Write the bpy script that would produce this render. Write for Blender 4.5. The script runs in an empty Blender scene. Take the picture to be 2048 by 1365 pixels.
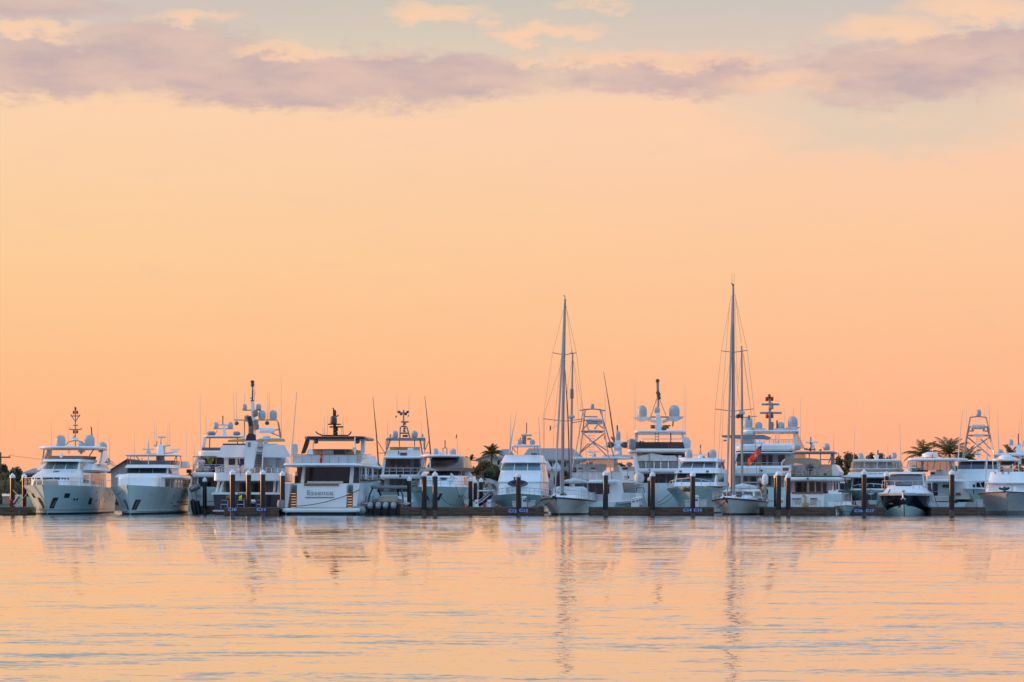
import bpy, bmesh, math, random
from mathutils import Vector, Matrix
R = math.radians
rnd = random.Random(7)
scene = bpy.context.scene
COL = scene.collection
F, CX, HY, EH = 5250.0, 1024.0, 990.0, 1.62      # focal length (px of a 2048 px wide frame), image centre, horizon row, eye height

# ------------------------------------------------------------------ materials
MATS = {}
def mat(name, col, rough=.4, metal=0., noise=.12, scale=2.5, stretch=(1, 1, 1), coat=0., alpha=1., emit=None, spec=.5, col2=None, bump=0.):
    m = bpy.data.materials.new(name); m.use_nodes = True
    nt = m.node_tree; b = nt.nodes['Principled BSDF']
    tc = nt.nodes.new('ShaderNodeTexCoord'); mp = nt.nodes.new('ShaderNodeMapping')
    mp.inputs['Scale'].default_value = stretch
    n = nt.nodes.new('ShaderNodeTexNoise'); n.inputs['Scale'].default_value = scale; n.inputs['Detail'].default_value = 5
    r = nt.nodes.new('ShaderNodeValToRGB')
    c2 = col2 or tuple(max(0, c * (1 - noise * 2)) for c in col)
    r.color_ramp.elements[0].color = (*c2, 1); r.color_ramp.elements[1].color = (*col, 1)
    r.color_ramp.elements[0].position = .3; r.color_ramp.elements[1].position = .62
    L = nt.links.new
    L(tc.outputs['Object'], mp.inputs['Vector']); L(mp.outputs[0], n.inputs['Vector']); L(n.outputs[0], r.inputs[0]); L(r.outputs[0], b.inputs['Base Color'])
    b.inputs['Roughness'].default_value = rough; b.inputs['Metallic'].default_value = metal
    b.inputs['Coat Weight'].default_value = coat; b.inputs['Specular IOR Level'].default_value = spec
    b.inputs['Alpha'].default_value = alpha
    if bump:
        bp = nt.nodes.new('ShaderNodeBump'); bp.inputs['Strength'].default_value = bump; bp.inputs['Distance'].default_value = .05
        L(n.outputs[0], bp.inputs['Height']); L(bp.outputs[0], b.inputs['Normal'])
    if emit:
        b.inputs['Emission Color'].default_value = (*emit[:3], 1); b.inputs['Emission Strength'].default_value = emit[3]
    MATS[name] = m
    return m
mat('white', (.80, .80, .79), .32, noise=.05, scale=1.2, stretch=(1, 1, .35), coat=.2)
mat('hull', (.62, .75, .75), .24, noise=.06, scale=.9, stretch=(1, 1, .3), coat=.25)  # white hulls, with the water's aqua bounce put into the base colour
mat('hull_water_tint', (.56, .73, .70), .24, noise=.06, scale=.9, stretch=(1, 1, .3), coat=.25)  # white hulls again, water bounce put more strongly into the colour
mat('hull_cream', (.80, .77, .70), .22, noise=.08, scale=1.4, stretch=(1, 1, .3), coat=.4)
mat('navy', (.012, .013, .028), .12, noise=.1, coat=.5)
mat('deck', (.66, .65, .62), .6, noise=.1)
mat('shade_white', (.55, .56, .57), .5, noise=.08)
mat('bottom', (.02, .022, .03), .5)
mat('bottom_red', (.14, .04, .035), .5)
mat('glass', (.018, .02, .024), .06, noise=.15, scale=.6, coat=.3)
mat('glass_teal', (.10, .17, .18), .12, noise=.25, scale=3, stretch=(3, 1, .2), coat=.5)
mat('glass_grey', (.09, .09, .10), .12, noise=.2, scale=2)
mat('glass_warm', (.06, .05, .045), .07, noise=.35, scale=1.5)
mat('vinyl', (.55, .50, .45), .12, noise=.25, scale=2, stretch=(3, 1, .4), alpha=.42)
mat('smoke_glass', (.05, .04, .036), .08, alpha=.86)
mat('black', (.012, .012, .013), .4)
mat('black_gloss', (.014, .014, .016), .18, coat=.3)
mat('steel', (.50, .50, .51), .5, metal=.5, noise=.05)
mat('alloy', (.30, .30, .31), .38, metal=.6, noise=.1, stretch=(1, 1, .2))
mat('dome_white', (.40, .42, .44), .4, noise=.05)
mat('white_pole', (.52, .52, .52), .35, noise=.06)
mat('teak', (.26, .13, .065), .5, noise=.2, scale=6, stretch=(.3, 6, 6))
mat('tan', (.42, .32, .23), .75, noise=.15)
mat('tan_dark', (.18, .10, .08), .6, noise=.2)
mat('canvas', (.70, .69, .67), .8, noise=.1)
mat('grey', (.22, .225, .24), .45, noise=.15)
mat('cowl_grey', (.40, .40, .42), .25, noise=.1, coat=.3)
mat('dark_grey', (.07, .072, .078), .4, noise=.2)
mat('pewter', (.20, .18, .17), .25, metal=.3, noise=.15)
mat('red', (.55, .035, .025), .6, noise=.1)
mat('flag_red', (.85, .10, .05), .7, noise=.08)
mat('flag_blue', (.03, .045, .2), .7)
mat('orange', (.85, .16, .04), .5)
mat('amber', (.80, .42, .10), .5, noise=.08)
mat('yellow', (.75, .68, .05), .6)
mat('gold', (.62, .45, .14), .35, metal=.4)
mat('green', (.03, .16, .09), .5)
mat('green_stripe', (.015, .10, .08), .35)
mat('leaf_yellow', (.35, .40, .05), .6, noise=.2)
mat('skin', (.52, .30, .21), .55)
mat('shirt_pink', (.72, .58, .62), .8)
mat('shorts', (.60, .56, .54), .8)
mat('hair', (.10, .06, .04), .7)
mat('wire', (.30, .29, .28), .6)
mat('rope', (.05, .045, .04), .8)
mat('rope_pale', (.50, .46, .40), .8)
mat('sign_blue', (.025, .07, .24), .4, noise=.06)
mat('sign_white', (.62, .66, .72), .5, noise=.03)
mat('letter_grey', (.24, .25, .27), .35, metal=.4)
mat('step_light', (.9, .6, .3), .5, emit=(1, .52, .18, .75))
mat('lamp_red', (.40, .03, .015), .4)
mat('piling_sleeve', (.009, .0075, .007), .3, noise=.3, scale=3, stretch=(1, 1, .15), spec=.45)
mat('piling_wood', (.13, .10, .08), .8, noise=.3, scale=5, bump=.5)
mat('cap_white', (.76, .77, .78), .5, noise=.06)
mat('dock_wood', (.17, .09, .055), .85, noise=.35, scale=2.2, stretch=(.35, 3, 6), col2=(.05, .03, .02), bump=.4)
mat('dock_top', (.22, .175, .14), .85, noise=.3, scale=4, stretch=(6, .5, 1), bump=.3)
mat('dock_wet', (.022, .018, .016), .35, noise=.3)
mat('concrete', (.33, .31, .29), .85, noise=.2)
mat('gravel', (.36, .33, .31), .95, noise=.25, scale=1.5, bump=.6)
mat('roof_grey', (.30, .29, .30), .75, noise=.15, scale=3, stretch=(6, 1, 1))
mat('roof_brown', (.10, .06, .055), .8, noise=.2)
mat('roof_pale', (.55, .58, .60), .5, noise=.1)
mat('wall_pale', (.62, .58, .55), .8, noise=.1)
mat('wall_grey', (.38, .37, .37), .8, noise=.12)
mat('bark', (.14, .11, .085), .9, noise=.3, scale=6, bump=.5)
mat('leaf', (.125, .14, .07), .6, noise=.35, scale=.6, col2=(.06, .075, .035))
mat('leaf_olive', (.16, .15, .08), .6, noise=.35, scale=.6, col2=(.085, .085, .04))
mat('leaf_gold_lit', (.20, .17, .035), .6, noise=.35, scale=.6, col2=(.07, .07, .02))  # gold of low sunlight put into the leaf colour
mat('leaf_dark', (.11, .125, .075), .65, noise=.35, scale=.6, col2=(.055, .065, .04))
mat('palm_leaf', (.15, .145, .06), .5, noise=.3, scale=1, col2=(.07, .08, .03))
mat('soil', (.15, .13, .09), .95, noise=.3, scale=.2)

def translucent(name, k):
    nt = MATS[name].node_tree; b = nt.nodes['Principled BSDF']; o = nt.nodes['Material Output']; t = nt.nodes.new('ShaderNodeBsdfTranslucent'); mx = nt.nodes.new('ShaderNodeMixShader')
    nt.links.new(b.inputs['Base Color'].links[0].from_socket, t.inputs[0]); mx.inputs[0].default_value = k
    nt.links.new(b.outputs[0], mx.inputs[1]); nt.links.new(t.outputs[0], mx.inputs[2]); nt.links.new(mx.outputs[0], o.inputs[0])
for n_ in ('leaf', 'leaf_olive', 'leaf_gold_lit', 'leaf_dark', 'palm_leaf', 'leaf_yellow', 'flag_red'): translucent(n_, .5)

# ------------------------------------------------------------------ mesh builder
class MB:
    def __init__(s): s.v, s.f, s.m = [], [], []
    def add(s, vs, fs, m=0):
        k = len(s.v); s.v += [Vector(p) for p in vs]; s.f += [[k + i for i in f] for f in fs]; s.m += [m] * len(fs); return s
    def hexa(s, p, m=0):           # p: 4 bottom/front points then the 4 matching ones
        return s.add(p, [(0, 3, 2, 1), (4, 5, 6, 7), (0, 1, 5, 4), (1, 2, 6, 5), (2, 3, 7, 6), (3, 0, 4, 7)], m)
    def box(s, a, b, m=0):
        x0, y0, z0 = a; x1, y1, z1 = b
        return s.hexa([(x0, y0, z0), (x1, y0, z0), (x1, y1, z0), (x0, y1, z0), (x0, y0, z1), (x1, y0, z1), (x1, y1, z1), (x0, y1, z1)], m)
    def grid(s, rows, m=0, cap0=False, cap1=False, closed=False):
        n = len(rows[0]); vs = [p for r in rows for p in r]; fs = []
        for i in range(len(rows) - 1):
            for j in range(n if closed else n - 1):
                k = (j + 1) % n
                fs.append((i * n + j, i * n + k, (i + 1) * n + k, (i + 1) * n + j))
        if cap0: fs.append(tuple(range(n - 1, -1, -1)))
        if cap1: fs.append(tuple((len(rows) - 1) * n + j for j in range(n)))
        return s.add(vs, fs, m)
    def tube(s, pts, r, n=6, m=0):
        pts = [Vector(p) for p in pts]; rs = r if isinstance(r, (list, tuple)) else [r] * len(pts); rows = []
        for i, p in enumerate(pts):
            t = (pts[min(i + 1, len(pts) - 1)] - pts[max(i - 1, 0)]).normalized()
            a = t.cross(Vector((0, 0, 1)))
            if a.length < 1e-3: a = t.cross(Vector((1, 0, 0)))
            a.normalize(); b = t.cross(a).normalized()
            rows.append([p + (a * math.cos(2 * math.pi * k / n) + b * math.sin(2 * math.pi * k / n)) * rs[i] for k in range(n)])
        return s.grid(rows, m, True, True, True)
    def lathe(s, prof, c=(0, 0, 0), n=16, m=0, sx=1., sy=1.):
        c = Vector(c)
        rows = [[c + Vector((r * sx * math.cos(2 * math.pi * k / n), r * sy * math.sin(2 * math.pi * k / n), z)) for k in range(n)] for r, z in prof]
        return s.grid(rows, m, True, True, True)
    def slab(s, out, z0, z1, ch=.04, m=0):       # chamfered plate from a plan outline [(x, y)]
        cx = sum(p[0] for p in out) / len(out); cy = sum(p[1] for p in out) / len(out)
        def ins(p, k): 
            d = math.hypot(p[0] - cx, p[1] - cy); f = max(.2, 1 - k / max(d, .01)); return (cx + (p[0] - cx) * f, cy + (p[1] - cy) * f)
        rows = [[Vector((*ins(p, k), z)) for p in out] for k, z in ((ch, z0), (0, z0 + ch), (0, z1 - ch), (ch, z1))]
        return s.grid(rows, m, True, True, True)
    def prism(s, pts, vec, m=0):
        vec = Vector(vec); a = [Vector(p) for p in pts]; n = len(a)
        return s.grid([a, [p + vec for p in a]], m, True, True, True)
    def patch(s, rows, th, m=0):                  # a solid sheet standing th proud of the surface points
        nr, nc = len(rows), len(rows[0])
        rows = [[Vector(p) for p in r] for r in rows]; outer = []
        for i in range(nr):
            o = []
            for j in range(nc):
                du = rows[i][min(j + 1, nc - 1)] - rows[i][max(j - 1, 0)]; dv = rows[min(i + 1, nr - 1)][j] - rows[max(i - 1, 0)][j]
                nn = du.cross(dv); nn = nn.normalized() if nn.length > 1e-9 else Vector((0, -1, 0))
                o.append(rows[i][j] + nn * th)
            outer.append(o)
        inner = [[2 * rows[i][j] - outer[i][j] for j in range(nc)] for i in range(nr)]
        rim = [(0, j) for j in range(nc)] + [(i, nc - 1) for i in range(1, nr)] + [(nr - 1, j) for j in range(nc - 2, -1, -1)] + [(i, 0) for i in range(nr - 2, 0, -1)]
        s.grid(outer, m); s.grid([[inner[i][j] for i, j in rim], [outer[i][j] for i, j in rim]], m, closed=True)
        return s
    def build(s, name, mats, parent=None, ang=40, recalc=True, smooth=True, loc=None):
        me = bpy.data.meshes.new(name)
        me.from_pydata([tuple(p) for p in s.v], [], s.f)
        mats = mats if isinstance(mats, (list, tuple)) else [mats]
        for k in mats: me.materials.append(MATS[k])
        if len(mats) > 1: me.polygons.foreach_set('material_index', s.m)
        if recalc:
            bm = bmesh.new(); bm.from_mesh(me); bmesh.ops.remove_doubles(bm, verts=bm.verts, dist=1e-5)
            bmesh.ops.recalc_face_normals(bm, faces=bm.faces); bm.to_mesh(me); bm.free()
        if smooth:
            me.polygons.foreach_set('use_smooth', [True] * len(me.polygons)); me.set_sharp_from_angle(angle=R(ang))
        o = bpy.data.objects.new(name, me); COL.objects.link(o)
        if parent: o.parent = parent
        if loc is not None: o.location = loc
        return o
def tag(o, label, cat, group=None, kind=None):
    o['label'] = label; o['category'] = cat
    if group: o['group'] = group
    if kind: o['kind'] = kind
    return o
def structure(o): o['kind'] = 'structure'; return o
def empty(name, loc, rz=0.):
    e = bpy.data.objects.new(name, None); COL.objects.link(e); e.location = loc; e.rotation_euler = (0, 0, rz); e.empty_display_size = .5
    return e
def world(px, py, Y): return Vector(((px - CX) * Y / F, Y, EH + (HY - py) * Y / F))
def sag(a, b, k, n=10): 
    a, b = Vector(a), Vector(b); return [a.lerp(b, i / n) - Vector((0, 0, k * 4 * (i / n) * (1 - i / n))) for i in range(n + 1)]

CROPS = dict(A=(0, 780, .1979), B=(220, 800, .1832), C=(380, 750, .2198), D=(550, 780, .1978), E=(740, 790, .1905), F=(920, 780, .1977),
             G=(1120, 740, .227), H=(1240, 750, .2198), I=(1400, 780, .1978), J=(1640, 840, .1538), K=(1800, 800, .1832), P=(0, 0, 1.))

def text_mesh(txt):
    cu = bpy.data.curves.new('lettering', 'FONT'); cu.body = txt; cu.extrude = .02; cu.resolution_u = 3
    o = bpy.data.objects.new('lettering', cu); COL.objects.link(o)
    dg = bpy.context.evaluated_depsgraph_get(); dg.update()
    me = bpy.data.meshes.new_from_object(o.evaluated_get(dg))
    v = [p.co.copy() for p in me.vertices]; f = [list(p.vertices) for p in me.polygons]
    bpy.data.objects.remove(o); bpy.data.curves.remove(cu); bpy.data.meshes.remove(me)
    return v, f

def fx(xf, p=3.): return math.copysign(.5 * (2 / math.pi) * math.asin(min(1, abs(xf)) ** (p / 2)), xf)

class Tier:
    def __init__(s, boat, rings, d1, wf, p): s.b, s.rings, s.d1, s.wf, s.p = boat, rings, d1, wf, p
    def ringpt(s, r, u):
        w, z, d0, nose = r; a = min(1, abs(u) / .5) * math.pi / 2; sg = 1 if u >= 0 else -1
        if abs(u) <= .5: x = w * s.wf * math.sin(a) ** (2 / s.p); y = d0 + nose * (1 - max(0, math.cos(a)) ** (2 / s.p))
        else:
            t = (abs(u) - .5) / .5; x = w * (s.wf + (1 - s.wf) * (1 - (1 - t) ** 2)); y = d0 + nose + (s.d1 - d0 - nose) * t
        return Vector((sg * x, y, z))
    def S(s, u, v):
        i = min(int(v), len(s.rings) - 2); return s.ringpt(s.rings[i], u).lerp(s.ringpt(s.rings[i + 1], u), v - i)
    def win(s, name, m, u0, u1, v0, v1, th=.025, n=5, parent=None, slant=0.):
        rows = [[s.S(u0 + (u1 - u0) * j / n + slant * (i), v0 + (v1 - v0) * i / 2.) for j in range(n + 1)] for i in range(3)]
        return MB().patch(rows, th).build(name, m, parent or s.body)
    def panes(s, name, m, n, x0, x1, v0, v1, gap=.03, **k):
        w = (x1 - x0) / n
        for i in range(n): s.win(name, m, fx(x0 + w * i + gap / 2, s.p), fx(x0 + w * (i + 1) - gap / 2, s.p), v0, v1, **k)

class Hull:
    def __init__(s, boat, L, B, zb, zs, Bw, rake, fl, tm, p, q, bow_first, sternw, off=0.): s.b, s.L, s.B, s.zb, s.zs, s.Bw, s.rake, s.fl, s.tm, s.p, s.q, s.bf, s.sw, s.off = boat, L, B, zb, zs, Bw, rake, fl, tm, p, q, bow_first, sternw, off
    def sheer(s, t): return s.zs + (s.zb - s.zs) * (1 - t) ** 1.8
    def half(s, t, z):
        sh = s.sheer(t); k = max(0, min(1, z / sh))
        tail = 1 - (1 - s.sw) * max(0, (t - .55) / .45) ** 2
        hb = s.B * (1 - (1 - min(1, t / s.tm)) ** s.p) * tail; wb = s.Bw * (1 - (1 - min(1, t / (s.tm * 1.5))) ** s.q) * tail
        b = wb + (hb - wb) * k ** s.fl + .03
        return b * (1 + min(0, z) * .5)
    def pt(s, side, t, z):
        k = max(-.15, min(1, z / s.sheer(t))); d = s.L * t + s.rake * (1 - k) * (1 - t) ** 3
        return Vector((side * s.half(t, z), (d if s.bf else s.L - d) + s.off, z))
    def win(s, name, m, side, t0, t1, k0, k1, th=.02, n=4, slant=0., parent=None):
        rows = []
        for i in range(3):
            r = []
            for j in range(n + 1):
                t = t0 + (t1 - t0) * j / n + slant * i / 2; k = k0 + (k1 - k0) * i / 2
                r.append(s.pt(side, t, s.sheer(t) * k))
            if (side > 0) != s.bf: r.reverse()
            rows.append(r)
        return MB().patch(rows, th).build(name, m, parent or s.obj)

class Boat:
    def __init__(s, name, label, cat, crop, cx, Y0, psi, group=None):
        s.c = CROPS[crop]; px = s.c[0] + cx * s.c[2]; X = (px - CX) * Y0 / F
        th = math.atan2(X, Y0) + R(psi); s.O = (X, Y0); s.D = (math.sin(th), math.cos(th)); s.Bv = (math.cos(th), -math.sin(th))
        s.e = empty(name, (X, Y0, 0), -th); tag(s.e, label, cat, group)
    def b_at(s, x, d):
        k = (s.c[0] + x * s.c[2] - CX) / F
        return (k * (s.O[1] + d * s.D[1]) - s.O[0] - d * s.D[0]) / (s.Bv[0] - k * s.Bv[1])
    def Z(s, y, d, b=0.):
        Wy = s.O[1] + d * s.D[1] + b * s.Bv[1]; return EH + (HY - s.c[1] - y * s.c[2]) * Wy / F
    def P(s, x, y, d): b = s.b_at(x, d); return Vector((b, d, s.Z(y, d, b)))
    def M(s, n, d=0.): return n * s.c[2] * (s.O[1] + d * s.D[1]) / F
    def up(s, v): return s.e.matrix_world @ v
    # ---- parts
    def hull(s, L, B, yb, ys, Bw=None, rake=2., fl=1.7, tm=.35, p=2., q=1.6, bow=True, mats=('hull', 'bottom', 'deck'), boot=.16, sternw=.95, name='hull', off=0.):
        h = Hull(s, L, B, s.Z(yb, 0 if bow else L), s.Z(ys, L if bow else 0), Bw or B * .85, rake, fl, tm, p, q, bow, sternw, off)
        nt, nz = 18, 7; m = MB(); ts = [(i / nt) ** 1.35 for i in range(nt + 1)]
        for side in (-1, 1):
            rows = [[h.pt(side, t, z) for t in ts] for z in (-.5, 0., boot)]
            m.grid(rows, 1)
            rows = [[h.pt(side, t, boot + (h.sheer(t) - boot) * k / nz) for t in ts] for k in range(nz + 1)]
            m.grid(rows, 0)
        m.grid([[h.pt(-1, t, h.sheer(t)) for t in ts], [h.pt(1, t, h.sheer(t)) for t in ts]], 2)
        zz = [-.5, 0., boot] + [boot + (h.sheer(1) - boot) * k / nz for k in range(1, nz + 1)]
        m.grid([[h.pt(-1, 1, z) for z in zz], [h.pt(1, 1, z) for z in zz]], 0)
        m.grid([[h.pt(-1, 0, z) for z in zz], [h.pt(1, 0, z) for z in zz]], 0)
        h.obj = m.build(name, list(mats), s.e, ang=38); s.h = h
        return h
    def tier(s, name, m, rings, d1, wf=.85, p=3., parent=None, mats=None):
        T = Tier(s, [(w, s.Z(y, d0), d0, nose) for w, y, d0, nose in rings], d1, wf, p)
        us = [-1, -.85, -.7, -.58] + [-.5 + i / 14. for i in range(15)] + [.58, .7, .85, 1]
        rows = [[T.ringpt(r, u) for u in us] for r in T.rings]
        b = MB().grid(rows, 0, True, True)
        b.grid([[r[0] for r in rows], [r[-1] for r in rows]], 0)
        T.body = b.build(name, m, parent or s.e, ang=32); return T
    def box(s, name, m, x0, x1, y0, y1, d0, d1, tin=0., trk=0., parent=None, bot=0.):
        zt, zb = s.Z(y0, d0), s.Z(y1, d0); a, b = s.b_at(x0, d0), s.b_at(x1, d0)
        p = [(a + bot, d0, zb), (b - bot, d0, zb), (b - bot, d1, zb), (a + bot, d1, zb), (a + tin, d0 + trk, zt), (b - tin, d0 + trk, zt), (b - tin, d1, zt), (a + tin, d1, zt)]
        return MB().hexa(p).build(name, m, parent or s.e)
    def poly(s, name, m, pts, d0, d1, parent=None):
        return MB().prism([s.P(x, y, d0) for x, y in pts], (0, d1 - d0, 0)).build(name, m, parent or s.e)
    def slab(s, name, m, x0, x1, y0, y1, d0, d1, r=.5, ch=.06, parent=None, front=0., dref=None):
        dr = d0 if dref is None else dref
        a, b = s.b_at(x0, dr), s.b_at(x1, dr); z1, z0 = s.Z(y0, dr), s.Z(y1, dr); r = min(r, (b - a) * .45, (d1 - d0) * .45)
        out = []
        for cx, cy, q in ((b - r, d1 - r, 0), (a + r, d1 - r, 1), (a + r, d0 + r, 2), (b - r, d0 + r, 3)):
            for i in range(5):
                t = (q + i / 4) * math.pi / 2; out.append((cx + r * math.cos(t), cy + r * math.sin(t)))
        if front:
            out = [(x, y - front * max(0, 1 - ((x - (a + b) / 2) / ((b - a) / 2)) ** 2) if y < (d0 + d1) / 2 else y) for x, y in out]
            k = max(i for i, q_ in enumerate(out) if i < 15); out[15:15] = [((a + b) / 2 + (b - a) / 2 * f, d0 - front * (1 - f * f)) for f in (-.5, -.2, .2, .5)]
        return MB().slab(out, z0, z1, min(ch, (z1 - z0) * .45)).build(name, m, parent or s.e)
    def tube(s, name, m, pts, r, parent=None, n=6):
        return MB().tube([s.P(*p) for p in pts], r, n).build(name, m, parent or s.e)
    def tubes(s, name, m, lst, r, parent=None, n=5):
        b = MB()
        for pts in lst: b.tube([s.P(*p) for p in pts], r, n)
        return b.build(name, m, parent or s.e)
    def each(s, name, m, lst, r, parent=None, n=6):
        return [s.tube(name, m, q, r, parent, n) for q in lst]
    def whip(s, x0, y0, x1, y1, d, r=.022, m='white_pole', name='antenna'):
        return MB().tube([s.P(x0, y0, d), s.P((x0 + x1) / 2, (y0 + y1) / 2, d), s.P(x1, y1, d)], [r, r * .8, r * .35], 5).build(name, m, s.e)
    def dome(s, x, yt, yb, w, d, m='dome_white', ped=0., name='radar_dome', parent=None):
        c = s.P(x, yb, d); r = s.M(w, d) / 2; h = s.M(yb - yt, d); st = max(h * .42, 0)
        prof = [(r * .6, 0), (r * .86, h * .03), (r * .96, h * .13), (r, h * .25), (r, h * .5)] + [(r * math.cos(t * math.pi / 14) ** .8, h * .55 + h * .45 * math.sin(t * math.pi / 14)) for t in range(0, 7)] + [(r * .02, h)]
        b = MB().lathe(prof, c, 16)
        o = b.build(name, m, parent or s.e, ang=50)
        if ped: MB().lathe([(r * .35, -ped), (r * .3, 0.02)], c, 8).build('pedestal', m, o)
        return o
    def radar(s, x0, x1, y, d, ped=12, m='white', name='radar_scanner'):
        a, b = s.P(x0, y, d), s.P(x1, y, d); c = (a + b) / 2; hp = s.M(ped, d)
        o = MB().box((a.x, d - .08, a.z - .06), (b.x, d + .08, a.z + .06)).build(name, m, s.e)
        MB().lathe([(.22, -hp), (.24, -hp * .4), (.12, -hp * .3), (.1, -.06)], c, 10).build('pedestal', m, o); return o
    def rail(s, name, pts, h, n, r=.022, mid=1, m='steel', parent=None):
        # pts: crop points of the foot line (x, y, d); h: height in metres; n posts
        P_ = [s.P(*p) for p in pts]; b = MB(); up = Vector((0, 0, h))
        seg = [0]
        for i in range(len(P_) - 1): seg.append(seg[-1] + (P_[i + 1] - P_[i]).length)
        def at(t):
            L = t * seg[-1]
            for i in range(len(P_) - 1):
                if L <= seg[i + 1] + 1e-6: return P_[i].lerp(P_[i + 1], (L - seg[i]) / max(1e-6, seg[i + 1] - seg[i]))
            return P_[-1]
        b.tube([p + up for p in P_], r, 5)
        for k in range(1, mid + 1): b.tube([p + up * (k / (mid + 1)) for p in P_], r * .7, 4)
        for i in range(n): q = at(i / max(1, n - 1)); b.tube([q, q + up], r * .9, 4)
        return b.build(name, m, parent or s.e)
    def hullrail(s, H_, h, t0, t1, n, side=0, mid=1, m='steel', inset=.12, name='railing', z=0.):
        b = MB(); 
        for sd in ((-1, 1) if side == 0 else (side,)):
            pts = []
            for i in range(13):
                t = t0 + (t1 - t0) * i / 12; q = s.h.pt(sd, t, s.h.sheer(t)); q.x -= sd * min(inset, abs(q.x)); q.z += z; pts.append(q)
            up = Vector((0, 0, h)); b.tube([q + up for q in pts], .022, 5)
            for k in range(1, mid + 1): b.tube([q + up * k / (mid + 1) for q in pts], .014, 4)
            for i in range(n):
                q = pts[round(i * 12 / (n - 1))]; b.tube([q, q + up], .018, 4)
        return b.build(name, m, s.e)
    def text(s, name, txt, m, x0, x1, y0, y1, d, parent=None):
        v, f = text_mesh(txt); xs = [p.x for p in v]; ys = [p.y for p in v]
        a, b = s.P(x0, y1, d), s.P(x1, y0, d); kx = (b.x - a.x) / (max(xs) - min(xs)); ky = (b.z - a.z) / (max(ys) - min(ys))
        me = MB().add([(a.x + (p.x - min(xs)) * kx, d - p.z * .5, a.z + (p.y - min(ys)) * ky) for p in v], f)
        return me.build(name, m, parent or s.e, recalc=False, smooth=False)
    def flag(s, name, m, x0, y0, x1, y1, dx, dy, d, n=8, stripes=None, parent=None):
        # hoist edge (x0,y0)-(x1,y1), fly offset (dx,dy): a rippled sheet with thickness
        a, b = s.P(x0, y0, d), s.P(x1, y1, d); o_ = s.P(x0 + dx, y0 + dy, d) - a; rows = []
        for i in range(7):
            h = a.lerp(b, i / 6); rows.append([h + o_ * (j / n) + Vector((0, .12 * math.sin(j * 1.3 + i * .35), -.03 * math.sin(j * 1.7))) for j in range(n + 1)])
        return MB().patch(rows, .008).build(name, m, parent or s.e)
    def ladder(s, name, x0, x1, y0, y1, d, n, r=.025, m='white_pole', x0b=None, x1b=None, parent=None):
        x0b = x0 if x0b is None else x0b; x1b = x1 if x1b is None else x1b
        L = [[(x0, y0, d), (x0b, y1, d)], [(x1, y0, d), (x1b, y1, d)]]
        for i in range(n): t = (i + .5) / n; L.append([(x0 + (x0b - x0) * t, y0 + (y1 - y0) * t, d), (x1 + (x1b - x1) * t, y0 + (y1 - y0) * t, d)])
        return s.tubes(name, m, L, r, parent)
# ------------------------------------------------------------------ sky, sun, camera
w = bpy.data.worlds.new("World"); scene.world = w; w.use_nodes = True
nt = w.node_tree; nt.nodes.clear(); LK = nt.links.new
def N(t, **k):
    n = nt.nodes.new(t)
    for a, v in k.items(): setattr(n, a, v)
    return n
def MA(op, a, b=None, c=None, clamp=False):
    n = N('ShaderNodeMath', operation=op, use_clamp=clamp)
    for i, q in enumerate((a, b, c)):
        if q is None: continue
        if isinstance(q, (int, float)): n.inputs[i].default_value = q
        else: LK(q, n.inputs[i])
    return n.outputs[0]
def lin(c): return tuple(((x / 255 + .055) / 1.055) ** 2.4 if x > 10 else x / 255 / 12.92 for x in c)
def ramp(fac, stops, span):
    n = N('ShaderNodeValToRGB'); LK(MA('DIVIDE', fac, span, clamp=True), n.inputs[0]); cr = n.color_ramp
    while len(cr.elements) < len(stops): cr.elements.new(.5)
    for e, (p, c, g) in zip(cr.elements, stops): e.position = p / span; l = lin(c); e.color = (l[0] * g, l[1] * g, l[2] * g, 1)
    return n.outputs[0]
def mix(f, a, b):
    n = N('ShaderNodeMix', data_type='RGBA'); 
    if isinstance(f, (int, float)): n.inputs[0].default_value = f
    else: LK(f, n.inputs[0])
    for i, q in ((6, a), (7, b)):
        if isinstance(q, tuple): n.inputs[i].default_value = (*q, 1)
        else: LK(q, n.inputs[i])
    return n.outputs[2]
def sstep(x, a, b):
    n = N('ShaderNodeMapRange', interpolation_type='SMOOTHSTEP'); LK(x, n.inputs[0]); n.inputs[1].default_value = a; n.inputs[2].default_value = b
    return n.outputs[0]
tc = N('ShaderNodeTexCoord'); sp = N('ShaderNodeSeparateXYZ'); LK(tc.outputs['Generated'], sp.inputs[0])
dx, dy, dz = sp.outputs
el = MA('MULTIPLY', MA('ARCSINE', MA('MINIMUM', MA('MAXIMUM', dz, 0), 1)), 57.2958)
az = MA('MULTIPLY', MA('ARCTAN2', dx, dy), 57.2958)
front = ramp(el, [(0, (254, 176, 138), 1), (1.4, (255, 182, 138), 1), (3.2, (254, 194, 145), 1), (5.2, (253, 204, 156), 1), (7.2, (252, 208, 170), 1), (8.4, (250, 211, 176), 1),
                  (9.6, (222, 204, 186), 1), (10.8, (203, 199, 188), 1), (15, (180, 182, 184), 1), (28, (146, 162, 178), 1), (60, (110, 146, 190), 1.2), (90, (100, 140, 190), 1.2)], 90.)
back = ramp(el, [(0, (150, 154, 184), .95), (6, (186, 184, 200), 1.1), (14, (172, 192, 218), 1.35), (30, (156, 190, 222), 1.9), (60, (118, 166, 216), 1.9), (90, (100, 140, 190), 1.5)], 90.)
fb = sstep(MA('ADD', MA('MULTIPLY', dx, -.40), MA('MULTIPLY', dy, .92)), .22, .84)
tint = mix(sstep(az, -14., 14.), (1., 1.01, .96), (1., .955, 1.01))
fm = N('ShaderNodeVectorMath', operation='MULTIPLY'); LK(front, fm.inputs[0]); LK(tint, fm.inputs[1])
sky0 = mix(fb, back, fm.outputs[0])
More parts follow.
